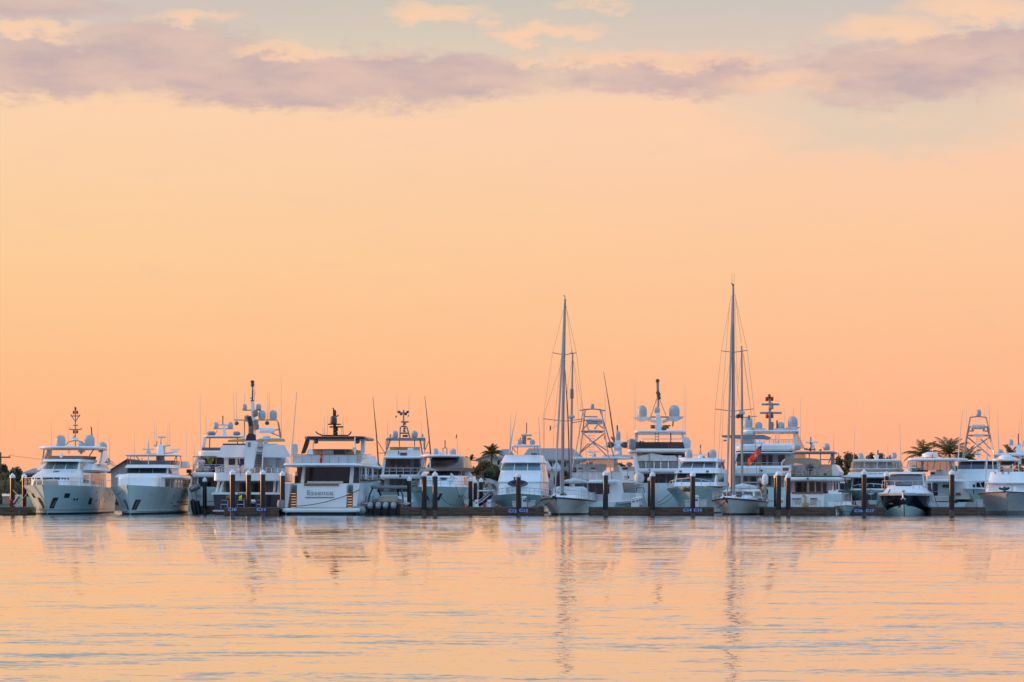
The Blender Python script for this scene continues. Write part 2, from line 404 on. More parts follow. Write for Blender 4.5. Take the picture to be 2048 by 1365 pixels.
# clouds, laid out in azimuth / elevation
A_ = lambda px: math.degrees(math.atan((px - 1024) / 5250)); E_ = lambda py: math.degrees(math.atan((990 - py) / 5250))
cb = N('ShaderNodeCombineXYZ'); LK(az, cb.inputs[0]); LK(el, cb.inputs[1])
def noise(sc, det, rough=.55, sx=1., sy=1., off=0.):
    mp = N('ShaderNodeMapping'); LK(cb.outputs[0], mp.inputs[0]); mp.inputs['Scale'].default_value = (sx, sy, 1); mp.inputs['Location'].default_value = (off, off * .7, off)
    n = N('ShaderNodeTexNoise'); LK(mp.outputs[0], n.inputs[0]); n.inputs['Scale'].default_value = sc; n.inputs['Detail'].default_value = det; n.inputs['Roughness'].default_value = rough
    return n.outputs
nA = noise(.55, 6, .58, 1., 3.2)['Fac'] if False else noise(.55, 6, .58, 1., 3.2)[0]
nB = noise(1.3, 5, .6, 1., 2.4, 5.)[0]
wa = MA('ADD', az, MA('MULTIPLY', MA('SUBTRACT', nA, .5), 2.4)); we = MA('ADD', el, MA('MULTIPLY', MA('SUBTRACT', nB, .5), 1.0))
def blob(px, py, rx, ry, amp=1., tilt=0.):
    a = MA('SUBTRACT', wa, A_(px)); e = MA('SUBTRACT', MA('SUBTRACT', we, E_(py)), MA('MULTIPLY', a, tilt))
    a2 = MA('POWER', MA('ABSOLUTE', MA('DIVIDE', a, math.degrees(rx / 5250))), 2.); e2 = MA('POWER', MA('ABSOLUTE', MA('DIVIDE', e, math.degrees(ry / 5250))), 2.)
    return MA('MULTIPLY', MA('MAXIMUM', MA('SUBTRACT', 1., MA('ADD', a2, e2)), 0.), amp)
def total(lst):
    t = blob(*lst[0])
    for q in lst[1:]: t = MA('MAXIMUM', t, blob(*q))
    return t
mauve = total([(120, 150, 520, 75, 1.), (640, 165, 520, 70, 1.), (900, 160, 260, 60, .9), (330, 95, 260, 45, .7), (1360, 150, 300, 55, .85), (1800, 160, 320, 75, .9), (1980, 105, 260, 45, 1.), (60, 30, 260, 30, .6), (2300, 130, 400, 80, 1.), (-500, 140, 500, 80, 1.)])
pink = total([(60, 70, 160, 22, 1.), (380, 42, 110, 24, .9), (560, 104, 130, 20, .9), (880, 32, 140, 26, 1.), (1080, 66, 150, 26, 1.), (1180, 8, 90, 18, .8), (1290, 120, 300, 24, .95, .006), (1560, 168, 150, 28, .8),
              (1780, 68, 150, 38, 1.), (1960, 30, 190, 40, 1.), (1380, 250, 320, 60, .75, -.12), (760, 118, 90, 16, .6), (1040, 122, 60, 12, .7), (1800, 250, 160, 30, .4), (900, 262, 1000, 55, .5), (240, 225, 420, 40, .55)])
cl = sstep(MA('ADD', mauve, MA('MULTIPLY', MA('SUBTRACT', nA, .5), .7)), .0, .78)
cp = sstep(MA('ADD', pink, MA('MULTIPLY', MA('SUBTRACT', nB, .5), 1.0)), .02, 1.15)
infront = sstep(dy, .2, .6)
nC = noise(.9, 5, .5, .7, 2.2, 11.)[0]
grey = blob(1780, 235, 420, 110, 1.); grey2 = blob(120, 20, 700, 80, 1.)
sky0 = mix(MA('MULTIPLY', MA('MULTIPLY', sstep(grey, 0., 1.), .65), infront), sky0, lin((214, 203, 186)))
sky0 = mix(MA('MULTIPLY', MA('MULTIPLY', sstep(grey2, 0., 1.), .7), infront), sky0, lin((210, 193, 188)))
ccol = mix(sstep(nC, .25, .75), lin((197, 174, 174)), lin((224, 190, 177)))
dens = MA('MULTIPLY', cl, MA('ADD', .80, MA('MULTIPLY', sstep(nB, .25, .75), .3)))
sky1 = mix(MA('MULTIPLY', dens, infront), sky0, ccol)
sky2 = mix(MA('MULTIPLY', MA('MULTIPLY', MA('MULTIPLY', cp, MA('ADD', .55, MA('MULTIPLY', nC, .6))), .95), infront), sky1, lin((255, 208, 172)))
# afterglow where the sun has just gone, low on the left
gl = N('ShaderNodeVectorMath', operation='DOT_PRODUCT'); LK(tc.outputs['Generated'], gl.inputs[0])
SUN_AZ, SUN_EL = -79., 7.
sd = Vector((math.sin(R(SUN_AZ)) * math.cos(R(SUN_EL)), math.cos(R(SUN_AZ)) * math.cos(R(SUN_EL)), math.sin(R(SUN_EL))))
gl.inputs[1].default_value = sd
g = MA('POWER', MA('MAXIMUM', gl.outputs['Value'], 0.), 40.)
gc = N('ShaderNodeVectorMath', operation='SCALE'); gc.inputs[0].default_value = (9.0, 3.6, .9); LK(g, gc.inputs['Scale'])
ad = N('ShaderNodeVectorMath', operation='ADD'); LK(sky2, ad.inputs[0]); LK(gc.outputs[0], ad.inputs[1])
ns = N('ShaderNodeTexSky', sky_type='NISHITA', sun_disc=False, sun_elevation=R(SUN_EL), sun_rotation=R(SUN_AZ))
sc_ = N('ShaderNodeVectorMath', operation='SCALE'); sc_.inputs['Scale'].default_value = .02; LK(ns.outputs[0], sc_.inputs[0])
# the physical sky only adds to the part of the dome above what the clouds and glow describe
hi = sstep(el, 12., 40.); sc2 = N('ShaderNodeVectorMath', operation='SCALE'); LK(sc_.outputs[0], sc2.inputs[0]); LK(hi, sc2.inputs['Scale'])
ad2 = N('ShaderNodeVectorMath', operation='ADD'); LK(ad.outputs[0], ad2.inputs[0]); LK(sc2.outputs[0], ad2.inputs[1])
bg = N('ShaderNodeBackground'); LK(ad2.outputs[0], bg.inputs[0]); bg.inputs[1].default_value = 1.0
out = N('ShaderNodeOutputWorld'); LK(bg.outputs[0], out.inputs[0])

sl = bpy.data.lights.new('sun', 'SUN'); sl.energy = 3.0; sl.angle = R(3); sl.color = (1., .50, .22)
so = bpy.data.objects.new('sun', sl); COL.objects.link(so); so.rotation_euler = (-sd).to_track_quat('-Z', 'Y').to_euler()

cam = bpy.data.cameras.new('camera'); cam.sensor_width = 36; cam.lens = 36 * F / 2048; cam.shift_y = (HY - 682.5) / 2048; cam.clip_end = 20000; cam.clip_start = .5
co = bpy.data.objects.new('camera', cam); COL.objects.link(co); co.location = (0, 0, EH); co.rotation_euler = (R(90), 0, 0); scene.camera = co
vs = scene.view_settings; vs.view_transform = 'Standard'; vs.look = 'None'; vs.exposure = 0; vs.gamma = 1; vs.use_curve_mapping = False

# ------------------------------------------------------------------ water and land
def water_material():
    m = bpy.data.materials.new('water'); m.use_nodes = True; n_ = m.node_tree; b = n_.nodes['Principled BSDF']; K = n_.links.new
    b.inputs['Base Color'].default_value = (.03, .15, .16, 1); b.inputs['Roughness'].default_value = .03; b.inputs['IOR'].default_value = 1.333; b.inputs['Coat Weight'].default_value = 1.; b.inputs['Coat IOR'].default_value = 1.5; b.inputs['Coat Roughness'].default_value = .03; b.inputs['Coat Tint'].default_value = (1, .96, .95, 1)
    g = n_.nodes.new('ShaderNodeNewGeometry')
    def slope(scale, sx, sy, amp, det, off):
        mp = n_.nodes.new('ShaderNodeMapping'); mp.inputs['Scale'].default_value = (sx, sy, 1); mp.inputs['Location'].default_value = (off, off * 1.7, 0); K(g.outputs['Position'], mp.inputs[0])
        q = n_.nodes.new('ShaderNodeTexNoise'); q.inputs['Scale'].default_value = scale; q.inputs['Detail'].default_value = det; K(mp.outputs[0], q.inputs[0])
        s = n_.nodes.new('ShaderNodeVectorMath'); s.operation = 'SUBTRACT'; K(q.outputs['Color'], s.inputs[0]); s.inputs[1].default_value = (.5, .5, .5)
        t = n_.nodes.new('ShaderNodeVectorMath'); t.operation = 'MULTIPLY'; K(s.outputs[0], t.inputs[0]); t.inputs[1].default_value = amp
        return t.outputs[0]
    def vadd(a, c):
        t = n_.nodes.new('ShaderNodeVectorMath'); t.operation = 'ADD'; K(a, t.inputs[0]); K(c, t.inputs[1]); return t.outputs[0]
    s1 = slope(.8, .30, 1., (.12, .27, 0), 2, 0)       # long swell-like ripples
    s2 = slope(3.2, .45, 1., (.13, .29, 0), 2, 31)       # ripples
    s3 = slope(13., .7, 1., (.10, .24, 0), 1, 57)        # fine chop
    tot = vadd(vadd(s1, s2), s3)
    big = n_.nodes.new('ShaderNodeTexNoise'); big.inputs['Scale'].default_value = .05; big.inputs['Detail'].default_value = 3
    mp = n_.nodes.new('ShaderNodeMapping'); mp.inputs['Scale'].default_value = (.5, 1, 1); K(g.outputs['Position'], mp.inputs[0]); K(mp.outputs[0], big.inputs[0])
    mr = n_.nodes.new('ShaderNodeMapRange'); K(big.outputs[0], mr.inputs[0]); mr.inputs[1].default_value = .3; mr.inputs[2].default_value = .7; mr.inputs[3].default_value = .6; mr.inputs[4].default_value = 1.0
    sc = n_.nodes.new('ShaderNodeVectorMath'); sc.operation = 'SCALE'; K(tot, sc.inputs[0]); K(mr.outputs[0], sc.inputs['Scale'])
    mn = n_.nodes.new('ShaderNodeVectorMath'); mn.operation = 'MINIMUM'; K(sc.outputs[0], mn.inputs[0]); mn.inputs[1].default_value = (9, .010, 9)      # at this grazing height the far slope of every ripple is hidden behind its crest
    up = n_.nodes.new('ShaderNodeVectorMath'); up.operation = 'ADD'; K(mn.outputs[0], up.inputs[0]); up.inputs[1].default_value = (0, -.019, 1)
    nm = n_.nodes.new('ShaderNodeVectorMath'); nm.operation = 'NORMALIZE'; K(up.outputs[0], nm.inputs[0]); K(nm.outputs[0], b.inputs['Normal']); K(nm.outputs[0], b.inputs['Coat Normal'])
    MATS['water'] = m
water_material()
structure(MB().add([(-4000, -400, 0), (4000, -400, 0), (4000, 6000, 0), (-4000, 6000, 0)], [(0, 1, 2, 3)]).build('water', 'water', recalc=False, smooth=False))
# land behind the marina: a low shore rising a little inland
rows = []
for j, (Y, z) in enumerate(((282, -.6), (286, .5), (300, .8), (340, 1.2), (500, 1.4), (6000, 1.5))):
    rows.append([Vector((-3500 + 7000 * i / 60, Y + 4 * math.sin(i * 1.3) * (j < 3), z + .12 * math.sin(i * 2.1 + j))) for i in range(61)])
structure(MB().grid(rows).build('ground', 'soil', recalc=False))

# ================================================================== boats (each in the coordinates of one measuring crop; d = metres aft/forward of its near end)
# ---- flybridge yacht at the far left
b = Boat('motor_yacht', 'large white yacht with teal curtained windscreen and big satellite domes, beside the leftmost pilings', 'yacht', 'A', 430, 209, 8.7)
h = b.hull(26, 2.85, 960, 992, 2.5, 2.6, 1.5, .36)
T = b.tier('deckhouse', 'white', [(1.95, 975, 3, 1.6), (1.95, 888, 3.3, 1.6), (1.9, 868, 3.9, 1.6), (1.8, 806, 8.6, 1.6)], 20, .82)
T.win('window', 'glass', fx(-.86), fx(.95), .78, .985)
T.win('vent', 'dark_grey', fx(-.1), fx(.18), 2.55, 2.75)
S_ = b.tier('saloon', 'white', [(2.25, 985, 7, 2), (2.2, 835, 8, 2)], 22, .86)
S_.win('window', 'glass_warm', .505, .60, .30, .84); S_.win('window', 'glass_warm', .66, .86, .25, .9); S_.win('window', 'glass_warm', -.6, -.505, .3, .84)
T2 = b.tier('wheelhouse', 'white', [(1.8, 806, 8.8, 1.3), (1.66, 733, 10.4, 1.2), (1.9, 724, 9.6, 1.4), (1.95, 700, 10.2, 1.4)], 18, .84)
T2.panes('windscreen', 'glass_teal', 3, -.97, .97, .06, .97, .05); T2.win('window', 'glass_grey', .515, .62, .1, .9); T2.win('window', 'glass_grey', -.62, -.515, .1, .9)
FBr = b.tier('flybridge', 'white', [(2.2, 832, 11, 1.5), (2.62, 808, 10.8, 1.5), (2.35, 745, 13.2, 1.5)], 22, .9)
cm = b.tier('flybridge_windscreen', 'tan_dark', [(1.8, 702, 11.6, 1.2), (1.9, 667, 12.2, 1.2)], 18, .85)
b.slab('hardtop', 'white', 437, 1050, 577, 606, 14, 20.5, 1., .1, front=.7, dref=17.5)
for sd in (-1, 1):
    a = MB()
    for (y0, z0), (y1, z1) in (((14.6, 606), (14.6, 700)),): a.tube([(sd * 2.1, 14.6, b.Z(604, 14.6)), (sd * 1.9, 12.6, b.Z(690, 12.6))], .05, 6)
    a.build('hardtop_post', 'dark_grey', b.e)
    zt, zb = b.Z(600, 19), b.Z(760, 19)
    MB().prism([(sd * 2.25, 18.6, zt), (sd * 2.25, 20.2, zt), (sd * 2.55, 21.5, zb), (sd * 2.55, 20.4, zb), (sd * 2.45, 19.2, zt - .9), (sd * 2.45, 17.2, zb), (sd * 2.45, 15.6, zb)], (sd * .16, 0, 0)).build('radar_arch', 'white', b.e)
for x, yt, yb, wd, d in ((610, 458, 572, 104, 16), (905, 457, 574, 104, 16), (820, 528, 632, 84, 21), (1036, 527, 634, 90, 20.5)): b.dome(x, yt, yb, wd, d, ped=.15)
b.tubes('mast', 'alloy', [[(762, 575, 17.5), (762, 200, 17.5)], [(665, 562, 17.5), (690, 528, 17.5), (762, 510, 17.5), (832, 528, 17.5), (855, 560, 17.5)], [(715, 265, 17.5), (808, 265, 17.5)], [(703, 401, 17.5), (822, 401, 17.5)], [(738, 360, 17.5), (788, 360, 17.5)],
                          [(715, 250, 17.5), (762, 325, 17.5), (808, 250, 17.5)], [(703, 380, 17.5), (703, 401, 17.5)], [(822, 383, 17.5), (822, 401, 17.5)]], .05)
for x, y in ((762, 190), (745, 228), (780, 228), (745, 425), (780, 425)): MB().lathe([(.07, -.14), (.09, -.1), (.09, .1), (.06, .14)], b.P(x, y, 17.4), 8).build('navigation_light', 'lamp_red', b.e)
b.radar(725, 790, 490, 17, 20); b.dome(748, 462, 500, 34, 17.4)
for x0, y0, x1, y1, d in ((520, 575, 516, 320, 17), (990, 575, 989, 300, 19), (1108, 735, 1106, 460, 20), (690, 650, 690, 330, 20), (706, 640, 704, 540, 20)): b.whip(x0, y0, x1, y1, d)
b.flag('pennant', 'dark_grey', 915, 370, 922, 455, 14, 14, 20)
b.whip(930, 600, 918, 362, 20)
b.hullrail(h, .62, .0, .62, 11, mid=1)
b.box('sun_pad', 'tan', 330, 575, 915, 962, 2.2, 5, .1, .3)
b.tube('searchlight', 'white', [(620, 700, 12), (620, 640, 12)], .14)
h.win('hawse_opening', 'black', 1, .115, .15, .58, .73); 
for t0, t1, k0, k1 in ((.19, .205, .5, .56), (.215, .23, .5, .56), (.36, .40, .36, .6), (.47, .485, .46, .53), (.55, .575, .3, .58), (.585, .61, .3, .58), (.68, .695, .42, .5), (.44, .448, .78, .84), (.78, .79, .7, .78), (.87, .88, .7, .78)): h.win('porthole', 'glass', 1, t0, t1, k0, k1, n=2)
for sd in (-1, 1): h.win('anchor_pocket', 'black', sd, .018, .05, .22, .58, slant=.03); h.win('anchor', 'pewter', sd, .03, .04, .28, .5, .09, slant=.03, n=2)
h.win('hawse_opening', 'black', -1, .115, .15, .58, .73)
for sd in (-1, 1): h.win('spray_rail', 'grey', sd, .0, .75, .16, .175, .03, 12, slant=.0)
b.box('seat', 'tan', 1000, 1100, 690, 740, 20, 21.4, .1, .2)
b.tubes('aft_railing', 'steel', [[(1085, 700, 21), (1130, 725, 22), (1165, 760, 22)], [(1090, 720, 21), (1160, 775, 22)], [(1130, 725, 22), (1130, 790, 22)]], .03)

# ---- raised pilothouse yacht, second from left
b = Boat('motor_yacht', 'white pilothouse yacht with dark wraparound windscreen and tall bow, second from the left', 'yacht', 'B', 190, 209, 7.0)
h = b.hull(27, 2.6, 930, 985, 2.25, 2.0, 1.4, .42, sternw=.92)
T = b.tier('deckhouse', 'white', [(1.85, 945, 6, 1.6), (1.85, 850, 6.2, 1.6), (1.75, 815, 7, 1.6), (1.7, 803, 13, 1.6)], 24, .9, 4)
S_ = b.tier('saloon', 'shade_white', [(1.98, 975, 8.5, .8), (1.98, 850, 8.8, .8)], 25, .97); S_.win('window', 'glass_warm', .52, .62, .2, .9); S_.win('window', 'glass', .655, .70, .1, .9); S_.win('window', 'glass_warm', .74, .8, .1, .9); S_.win('window', 'glass_warm', .83, .93, .1, .9)
b.tier('deck_overhang', 'white', [(2.3, 862, 9, 1.5), (2.55, 845, 8.8, 1.5), (2.4, 812, 9.6, 1.5)], 26, .9)
T2 = b.tier('pilothouse', 'white', [(1.95, 806, 12.6, 1.1), (1.88, 748, 13.2, 1.1), (2.1, 742, 12.5, 1.2), (2.0, 708, 13.5, 1.2)], 21, .9, 4)
T2.panes('windscreen', 'glass', 3, -.98, .98, .08, .96, .02); T2.win('window', 'glass', .52, .66, .08, .94); T2.win('window', 'glass', -.66, -.52, .08, .94)
T3 = b.tier('flybridge_windscreen', 'smoke_glass', [(1.95, 712, 15.5, 1.2), (2.05, 662, 16.1, 1.2)], 21, .9, 4)
b.slab('hardtop', 'white', 190, 772, 600, 616, 18, 22.5, .5, .05, dref=20)
b.tubes('hardtop_frame', 'alloy', [[(197, 612, 20), (192, 700, 20)], [(230, 612, 20), (215, 690, 20)], [(768, 612, 20), (785, 720, 20)], [(725, 612, 20), (735, 690, 20)], [(290, 620, 20), (350, 700, 20)], [(590, 625, 20), (500, 700, 20)], [(350, 640, 20), (350, 660, 20)], [(720, 620, 20), (685, 715, 20)]], .035)
b.tubes('mast', 'white_pole', [[(548, 660, 20), (556, 590, 20), (557, 405, 20)], [(525, 409, 20), (610, 409, 20)], [(477, 497, 20), (545, 515, 20), (660, 495, 20)], [(557, 590, 20), (700, 575, 20)], [(557, 600, 20), (430, 590, 20)], [(596, 600, 20), (596, 500, 20)]], [.07, .06] if False else .065)
b.lower = MB().lathe([(.42, -.9), (.3, .6), (.2, .8)], b.P(550, 590, 20), 10).build('mast_base', 'white', b.e)
b.radar(355, 478, 541, 17.5, 45); b.radar(658, 763, 545, 20, 35)
b.tube('signal_pole', 'white_pole', [(420, 705, 15), (420, 466, 15)], .05)
for x0, y0, x1, y1, d in ((265, 660, 269, 330, 20), (480, 490, 487, 230, 20), (505, 490, 503, 270, 20), (630, 490, 633, 250, 20), (653, 490, 651, 240, 20), (832, 660, 838, 310, 24), (425, 466, 427, 380, 15), (610, 490, 610, 430, 20), (207, 935, 206, 805, 3)): b.whip(x0, y0, x1, y1, d)
b.flag('pennant', 'red', 520, 450, 505, 495, -6, 8, 20, 4)
for sd in (-1, 1): h.win('anchor_pocket', 'black', sd, .012, .055, .18, .52, slant=.035); h.win('anchor', 'pewter', sd, .03, .04, .22, .5, .09, slant=.03, n=2)
for sd in (-1, 1): h.win('spray_rail', 'hull', sd, .05, .72, .13, .16, .07, 12); h.win('rub_rail', 'shade_white', sd, .5, .98, .36, .39, .06, 8)
for i in range(7): h.win('porthole', 'black', 1, .56 + i * .058, .575 + i * .058, .42, .52, n=2)
h.win('name_lettering', 'shade_white', 1, .15, .2, .73, .77, n=3); h.win('hawse_opening', 'black', 1, .45, .462, .68, .74, n=2); h.win('hawse_opening', 'black', 1, .45, .462, .4, .46, n=2); h.win('hawse_opening', 'black', 1, .66, .70, .68, .76, n=2)
b.hullrail(h, .55, .50, .98, 9, side=1, mid=2)
for x, d in ((705, 16), (735, 19), (810, 23), (885, 26)): b.tube('deck_post', 'white', [(x, 860, d), (x - 6, 965, d)], .06)
b.box('deck_locker', 'shade_white', 760, 850, 672, 745, 23.5, 25.5, .1, .1)
b.box('seat', 'black', 835, 885, 760, 800, 25, 26)

# ---- white yacht behind (hardtop with two covered liferafts, person on the aft deck)
b = Boat('motor_yacht', 'white yacht with a person at its aft rail, partly behind the navy-hulled yacht', 'yacht', 'C', 300, 226, 1.)
h = b.hull(26, 3.0, 1035, 1020, 2.8, 2, 1.2, .4, bow=False, sternw=1.)
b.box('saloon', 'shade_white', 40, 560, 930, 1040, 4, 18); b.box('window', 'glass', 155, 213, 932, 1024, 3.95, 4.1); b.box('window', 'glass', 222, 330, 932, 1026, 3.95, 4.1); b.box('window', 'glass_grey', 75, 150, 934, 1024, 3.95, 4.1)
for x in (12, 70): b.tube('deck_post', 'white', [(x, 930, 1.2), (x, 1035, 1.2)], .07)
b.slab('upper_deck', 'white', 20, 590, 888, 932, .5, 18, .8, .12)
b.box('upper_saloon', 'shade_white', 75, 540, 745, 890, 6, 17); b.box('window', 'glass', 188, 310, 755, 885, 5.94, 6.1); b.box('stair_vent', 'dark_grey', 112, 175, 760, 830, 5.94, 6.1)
b.poly('wing', 'white', [(78, 690), (110, 690), (60, 800), (30, 880), (20, 880), (30, 820)], 6, 8)
b.slab('flybridge', 'white', 72, 560, 690, 747, 4.2, 17, .8, .1)
b.box('flybridge_windscreen', 'tan_dark', 110, 480, 662, 692, 8, 15)
b.rail('railing', [(30, 887, .9), (570, 887, .9)], b.M(70), 9, mid=2); b.tubes('awning_frame', 'tan_dark', [[(28, 887, .9), (28, 745, .9), (240, 745, .9)], [(238, 887, .9), (238, 748, .9)]], .035)
b.slab('hardtop', 'white', 118, 495, 551, 568, 9, 14, .5, .05)
b.poly('hardtop_leg', 'white', [(128, 565), (150, 565), (130, 665), (108, 690), (104, 690)], 9.2, 10.2); b.poly('hardtop_leg', 'white', [(462, 565), (484, 565), (505, 690), (500, 690), (482, 665)], 9.2, 10.2)
b.each('hardtop_post', 'dark_grey', [[(181, 567, 9.5), (178, 662, 9.5)], [(430, 567, 9.5), (433, 662, 9.5)]], .05)
b.poly('mast', 'white', [(300, 460), (318, 460), (335, 550), (297, 550)], 11, 12); b.each('mast_spreader', 'white_pole', [[(258, 457, 11.5), (345, 457, 11.5)], [(215, 491, 11.5), (395, 491, 11.5)]], .06)
b.tubes('mast_pole', 'dark_grey', [[(299, 455, 11.5), (299, 372, 11.5)]], .05)
b.dome(236, 430, 487, 48, 11.3); b.dome(367, 430, 487, 48, 11.3)
for x0, x1 in ((152, 235), (388, 460)): b.slab('liferaft_cover', 'grey', x0, x1, 515, 551, 9.6, 10.8, .4, .3)
b.flag('pennant', 'red', 248, 505, 238, 535, -6, 6, 11, 4)
for x0, y0, x1, y1, d in ((98, 690, 92, 160, 8), (150, 550, 143, 360, 11), (40, 740, 40, 640, 3)): b.whip(x0, y0, x1, y1, d)
b.slab('sun_bed', 'tan', 48, 110, 852, 886, 1.6, 3.4, .2, .1); b.slab('sun_bed', 'tan', 122, 182, 852, 886, 1.6, 3.4, .2, .1)
b.box('table', 'dark_grey', 205, 290, 822, 840, 2, 3.2)
b.text('name_lettering', 'TIVE TA', 'letter_grey', 62, 130, 1095, 1118, -.03)
DECK3 = b
# ---- navy-hulled explorer yacht
b = Boat('motor_yacht', 'tall navy-hulled yacht with white upper decks and black funnel, behind signs C10 and C11', 'yacht', 'C', 545, 214, 2.)
h = b.hull(30, 3.05, 1085, 1078, 2.9, 2, 1.2, .4, bow=False, mats=('navy', 'bottom', 'deck'), sternw=.97)
MB().box((-3.1, -.05, b.Z(1085, 0) - .04), (3.1, 2., b.Z(1070, 0))).build('bulwark_cap', 'white', b.e)
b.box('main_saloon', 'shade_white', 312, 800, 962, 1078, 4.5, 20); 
for x0, x1, m in ((330, 400, 'glass'), (452, 545, 'glass_warm'), (555, 645, 'glass_warm'), (688, 760, 'vinyl')): b.box('window', m, x0, x1, 985, 1066, 4.44, 4.6)
for x, xb in ((268, 250), (306, 283), (775, 775), (815, 815)): b.tube('deck_post', 'white', [(x - 2, 962, 1), (xb - 10, 1078, 1)], .12)
b.box('window', 'glass', 225, 272, 972, 1024, 3.2, 4.4)
T = b.tier('boat_deck', 'white', [(2.95, 968, .2, .8), (3.05, 962, 0, .8), (3.02, 892, .05, .8)], 22, .97, 5)
b.rail('railing', [(235, 888, .4), (845, 888, .4)], b.M(40), 13, mid=1)
b.box('deck_locker', 'shade_white', 232, 268, 850, 890, .6, 2, .03); b.tubes('deck_frame', 'white_pole', [[(225, 850, .6), (300, 825, .6), (300, 888, .6)], [(240, 846, .6), (240, 888, .6)]], .04)
b.box('wheelhouse', 'white', 310, 870, 748, 890, 5, 19)
for x0, x1, y0, y1, m in ((352, 410, 764, 820, 'glass'), (436, 492, 764, 820, 'glass'), (782, 862, 762, 850, 'vinyl')): b.box('window', m, x0, x1, y0, y1, 4.94, 5.1)
b.box('liferaft', 'grey', 680, 750, 832, 872, 3.4, 4.6, .05)
for x0, x1, xa, xb in ((244, 512, 292, 500), (660, 918, 668, 862)):
    b.poly('flybridge_bulwark', 'white', [(x0, 750), (x1, 750), (xb, 640), (xa, 640)], 3., 3.4)
b.tier('flybridge', 'white', [(2.6, 752, 4.2, .8), (2.25, 626, 5.2, .8)], 19, .95, 4)
b.box('deck_edge', 'dark_grey', 298, 505, 626, 640, 3.5, 5)
for x0, x1, xa, xb in ((340, 508, 352, 508), (604, 868, 604, 858)): b.poly('awning', 'amber', [(x0, 612), (x1, 608), (xb, 582), (xa, 592)], 4.2, 4.5)
b.slab('hardtop', 'white', 600, 840, 574, 584, 5, 12, .5, .04); b.slab('liferaft', 'shade_white', 650, 730, 556, 574, 6, 7.4, .3, .15)
b.poly('funnel', 'white', [(492, 855), (576, 855), (602, 600), (508, 600)], 1.6, 3.4); b.poly('funnel_top', 'navy', [(508, 601), (602, 601), (598, 548), (575, 535), (530, 535), (512, 560)], 1.7, 3.3); b.box('vent', 'grey', 526, 552, 615, 655, 1.55, 1.7)
b.tubes('exhaust_pipe', 'teak', [[(553, 555, 2.3), (555, 470, 2.3)]], .22, n=8); b.tubes('exhaust_pipe', 'black', [[(555, 470, 2.3), (545, 410, 2.3), (535, 380, 2.3)]], .2, n=8)
for i in range(9): b.box('stair_tread', 'teak', 578 + i * 2.6, 650 + i * 1.2, 838 - i * 16.5, 842 - i * 16.5, 2.2 + i * .28, 2.5 + i * .28)
b.poly('stair_side', 'white', [(570, 855), (580, 855), (604, 690), (596, 690)], 2, 4.9); b.poly('stair_side', 'white', [(650, 855), (660, 855), (668, 690), (660, 690)], 2, 4.9)
b.box('deck_locker', 'shade_white', 608, 668, 612, 656, 4.2, 5, .05); b.box('deck_locker', 'shade_white', 670, 708, 588, 628, 4, 4.6, .05)
b.poly('mast', 'white', [(556, 240), (582, 240), (590, 320), (602, 560), (560, 560), (556, 320)], 8.4, 9.2)
b.tubes('mast_pole', 'dark_grey', [[(568, 245, 8.8), (570, 150, 8.8), (570, 62, 8.8)]], .075)
b.each('mast_spreader', 'alloy', [[(476, 322, 8.8), (648, 322, 8.8)], [(398, 412, 8.8), (530, 412, 8.8)], [(580, 412, 8.8), (792, 412, 8.8), (806, 440, 8.8), (830, 575, 8.8)], [(800, 430, 8.8), (822, 575, 8.8)], [(620, 512, 8.8), (808, 500, 8.8)], [(740, 530, 8.8), (820, 560, 8.8)], [(548, 212, 8.8), (575, 215, 8.8)], [(496, 415, 8.8), (496, 560, 8.8)], [(620, 420, 8.8), (600, 500, 8.8)]], .055)
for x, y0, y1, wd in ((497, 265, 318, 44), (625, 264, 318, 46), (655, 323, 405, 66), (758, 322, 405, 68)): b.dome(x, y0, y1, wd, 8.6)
for x, y in ((424, 440), (702, 438), (568, 242), (568, 92), (568, 66)): MB().lathe([(.04, .16), (.16, .08), (.2 if y > 300 else .14, -.08), (.08, -.18)], b.P(x, y, 8.8), 10).build('deck_lamp', 'dark_grey', b.e)
b.slab('bimini', 'white', 618, 772, 484, 528, 8, 10, .3, .2)
for x, y in ((520, 395), (592, 350), (594, 440), (600, 470)): MB().lathe([(.1, -.3), (.25, -.2), (.25, .15), (.1, .25)], b.P(x, y, 8.4), 8).build('horn', 'grey', b.e)
for x0, y0, x1, y1, d in ((402, 408, 396, 160, 8.8), (422, 408, 425, 150, 8.8), (710, 408, 708, 160, 8.8), (727, 408, 724, 160, 8.8), (831, 575, 829, 0, 9), (497, 260, 496, 170, 8.8), (586, 230, 588, 60, 8.8), (703, 408, 700, 318, 8.8), (582, 200, 598, 150, 8.8), (434, 408, 434, 390, 8.8), (920, 800, 972, 160, 3.), (900, 660, 922, 610, 4)): b.whip(x0, y0, x1, y1, d)
b.tube('flag_staff', 'white_pole', [(462, 930, -.1), (448, 750, -.3)], .025)
fl = b.flag('ensign', 'flag_red', 450, 765, 456, 800, 8, 125, -.2, 8); 
for k in range(4): b.flag('flag_stripe', 'sign_white', 442 + k * 7, 835 + k * 2, 445 + k * 7, 838 + k * 2, 1, 60 - k * 6, -.27, 4, parent=fl)
b.flag('flag_canton', 'flag_blue', 444, 790, 462, 790, 4, 40, -.26, 4, parent=fl)
b.text('name_lettering', 'H', 'gold', 333, 358, 1092, 1128, -.04); b.text('name_lettering', 'L', 'gold', 478, 500, 1092, 1128, -.04)
b.slab('swim_platform', 'shade_white', 205, 880, 1232, 1246, -1.6, .2, .3, .03); 
for x in (282, 430, 610): b.tubes('boarding_rail', 'steel', [[(x, 1215, -1.3), (x, 1142, -1.3), (x + 62, 1142, -1.3), (x + 62, 1215, -1.3)], [(x, 1180, -1.3), (x + 62, 1180, -1.3)]], .03)
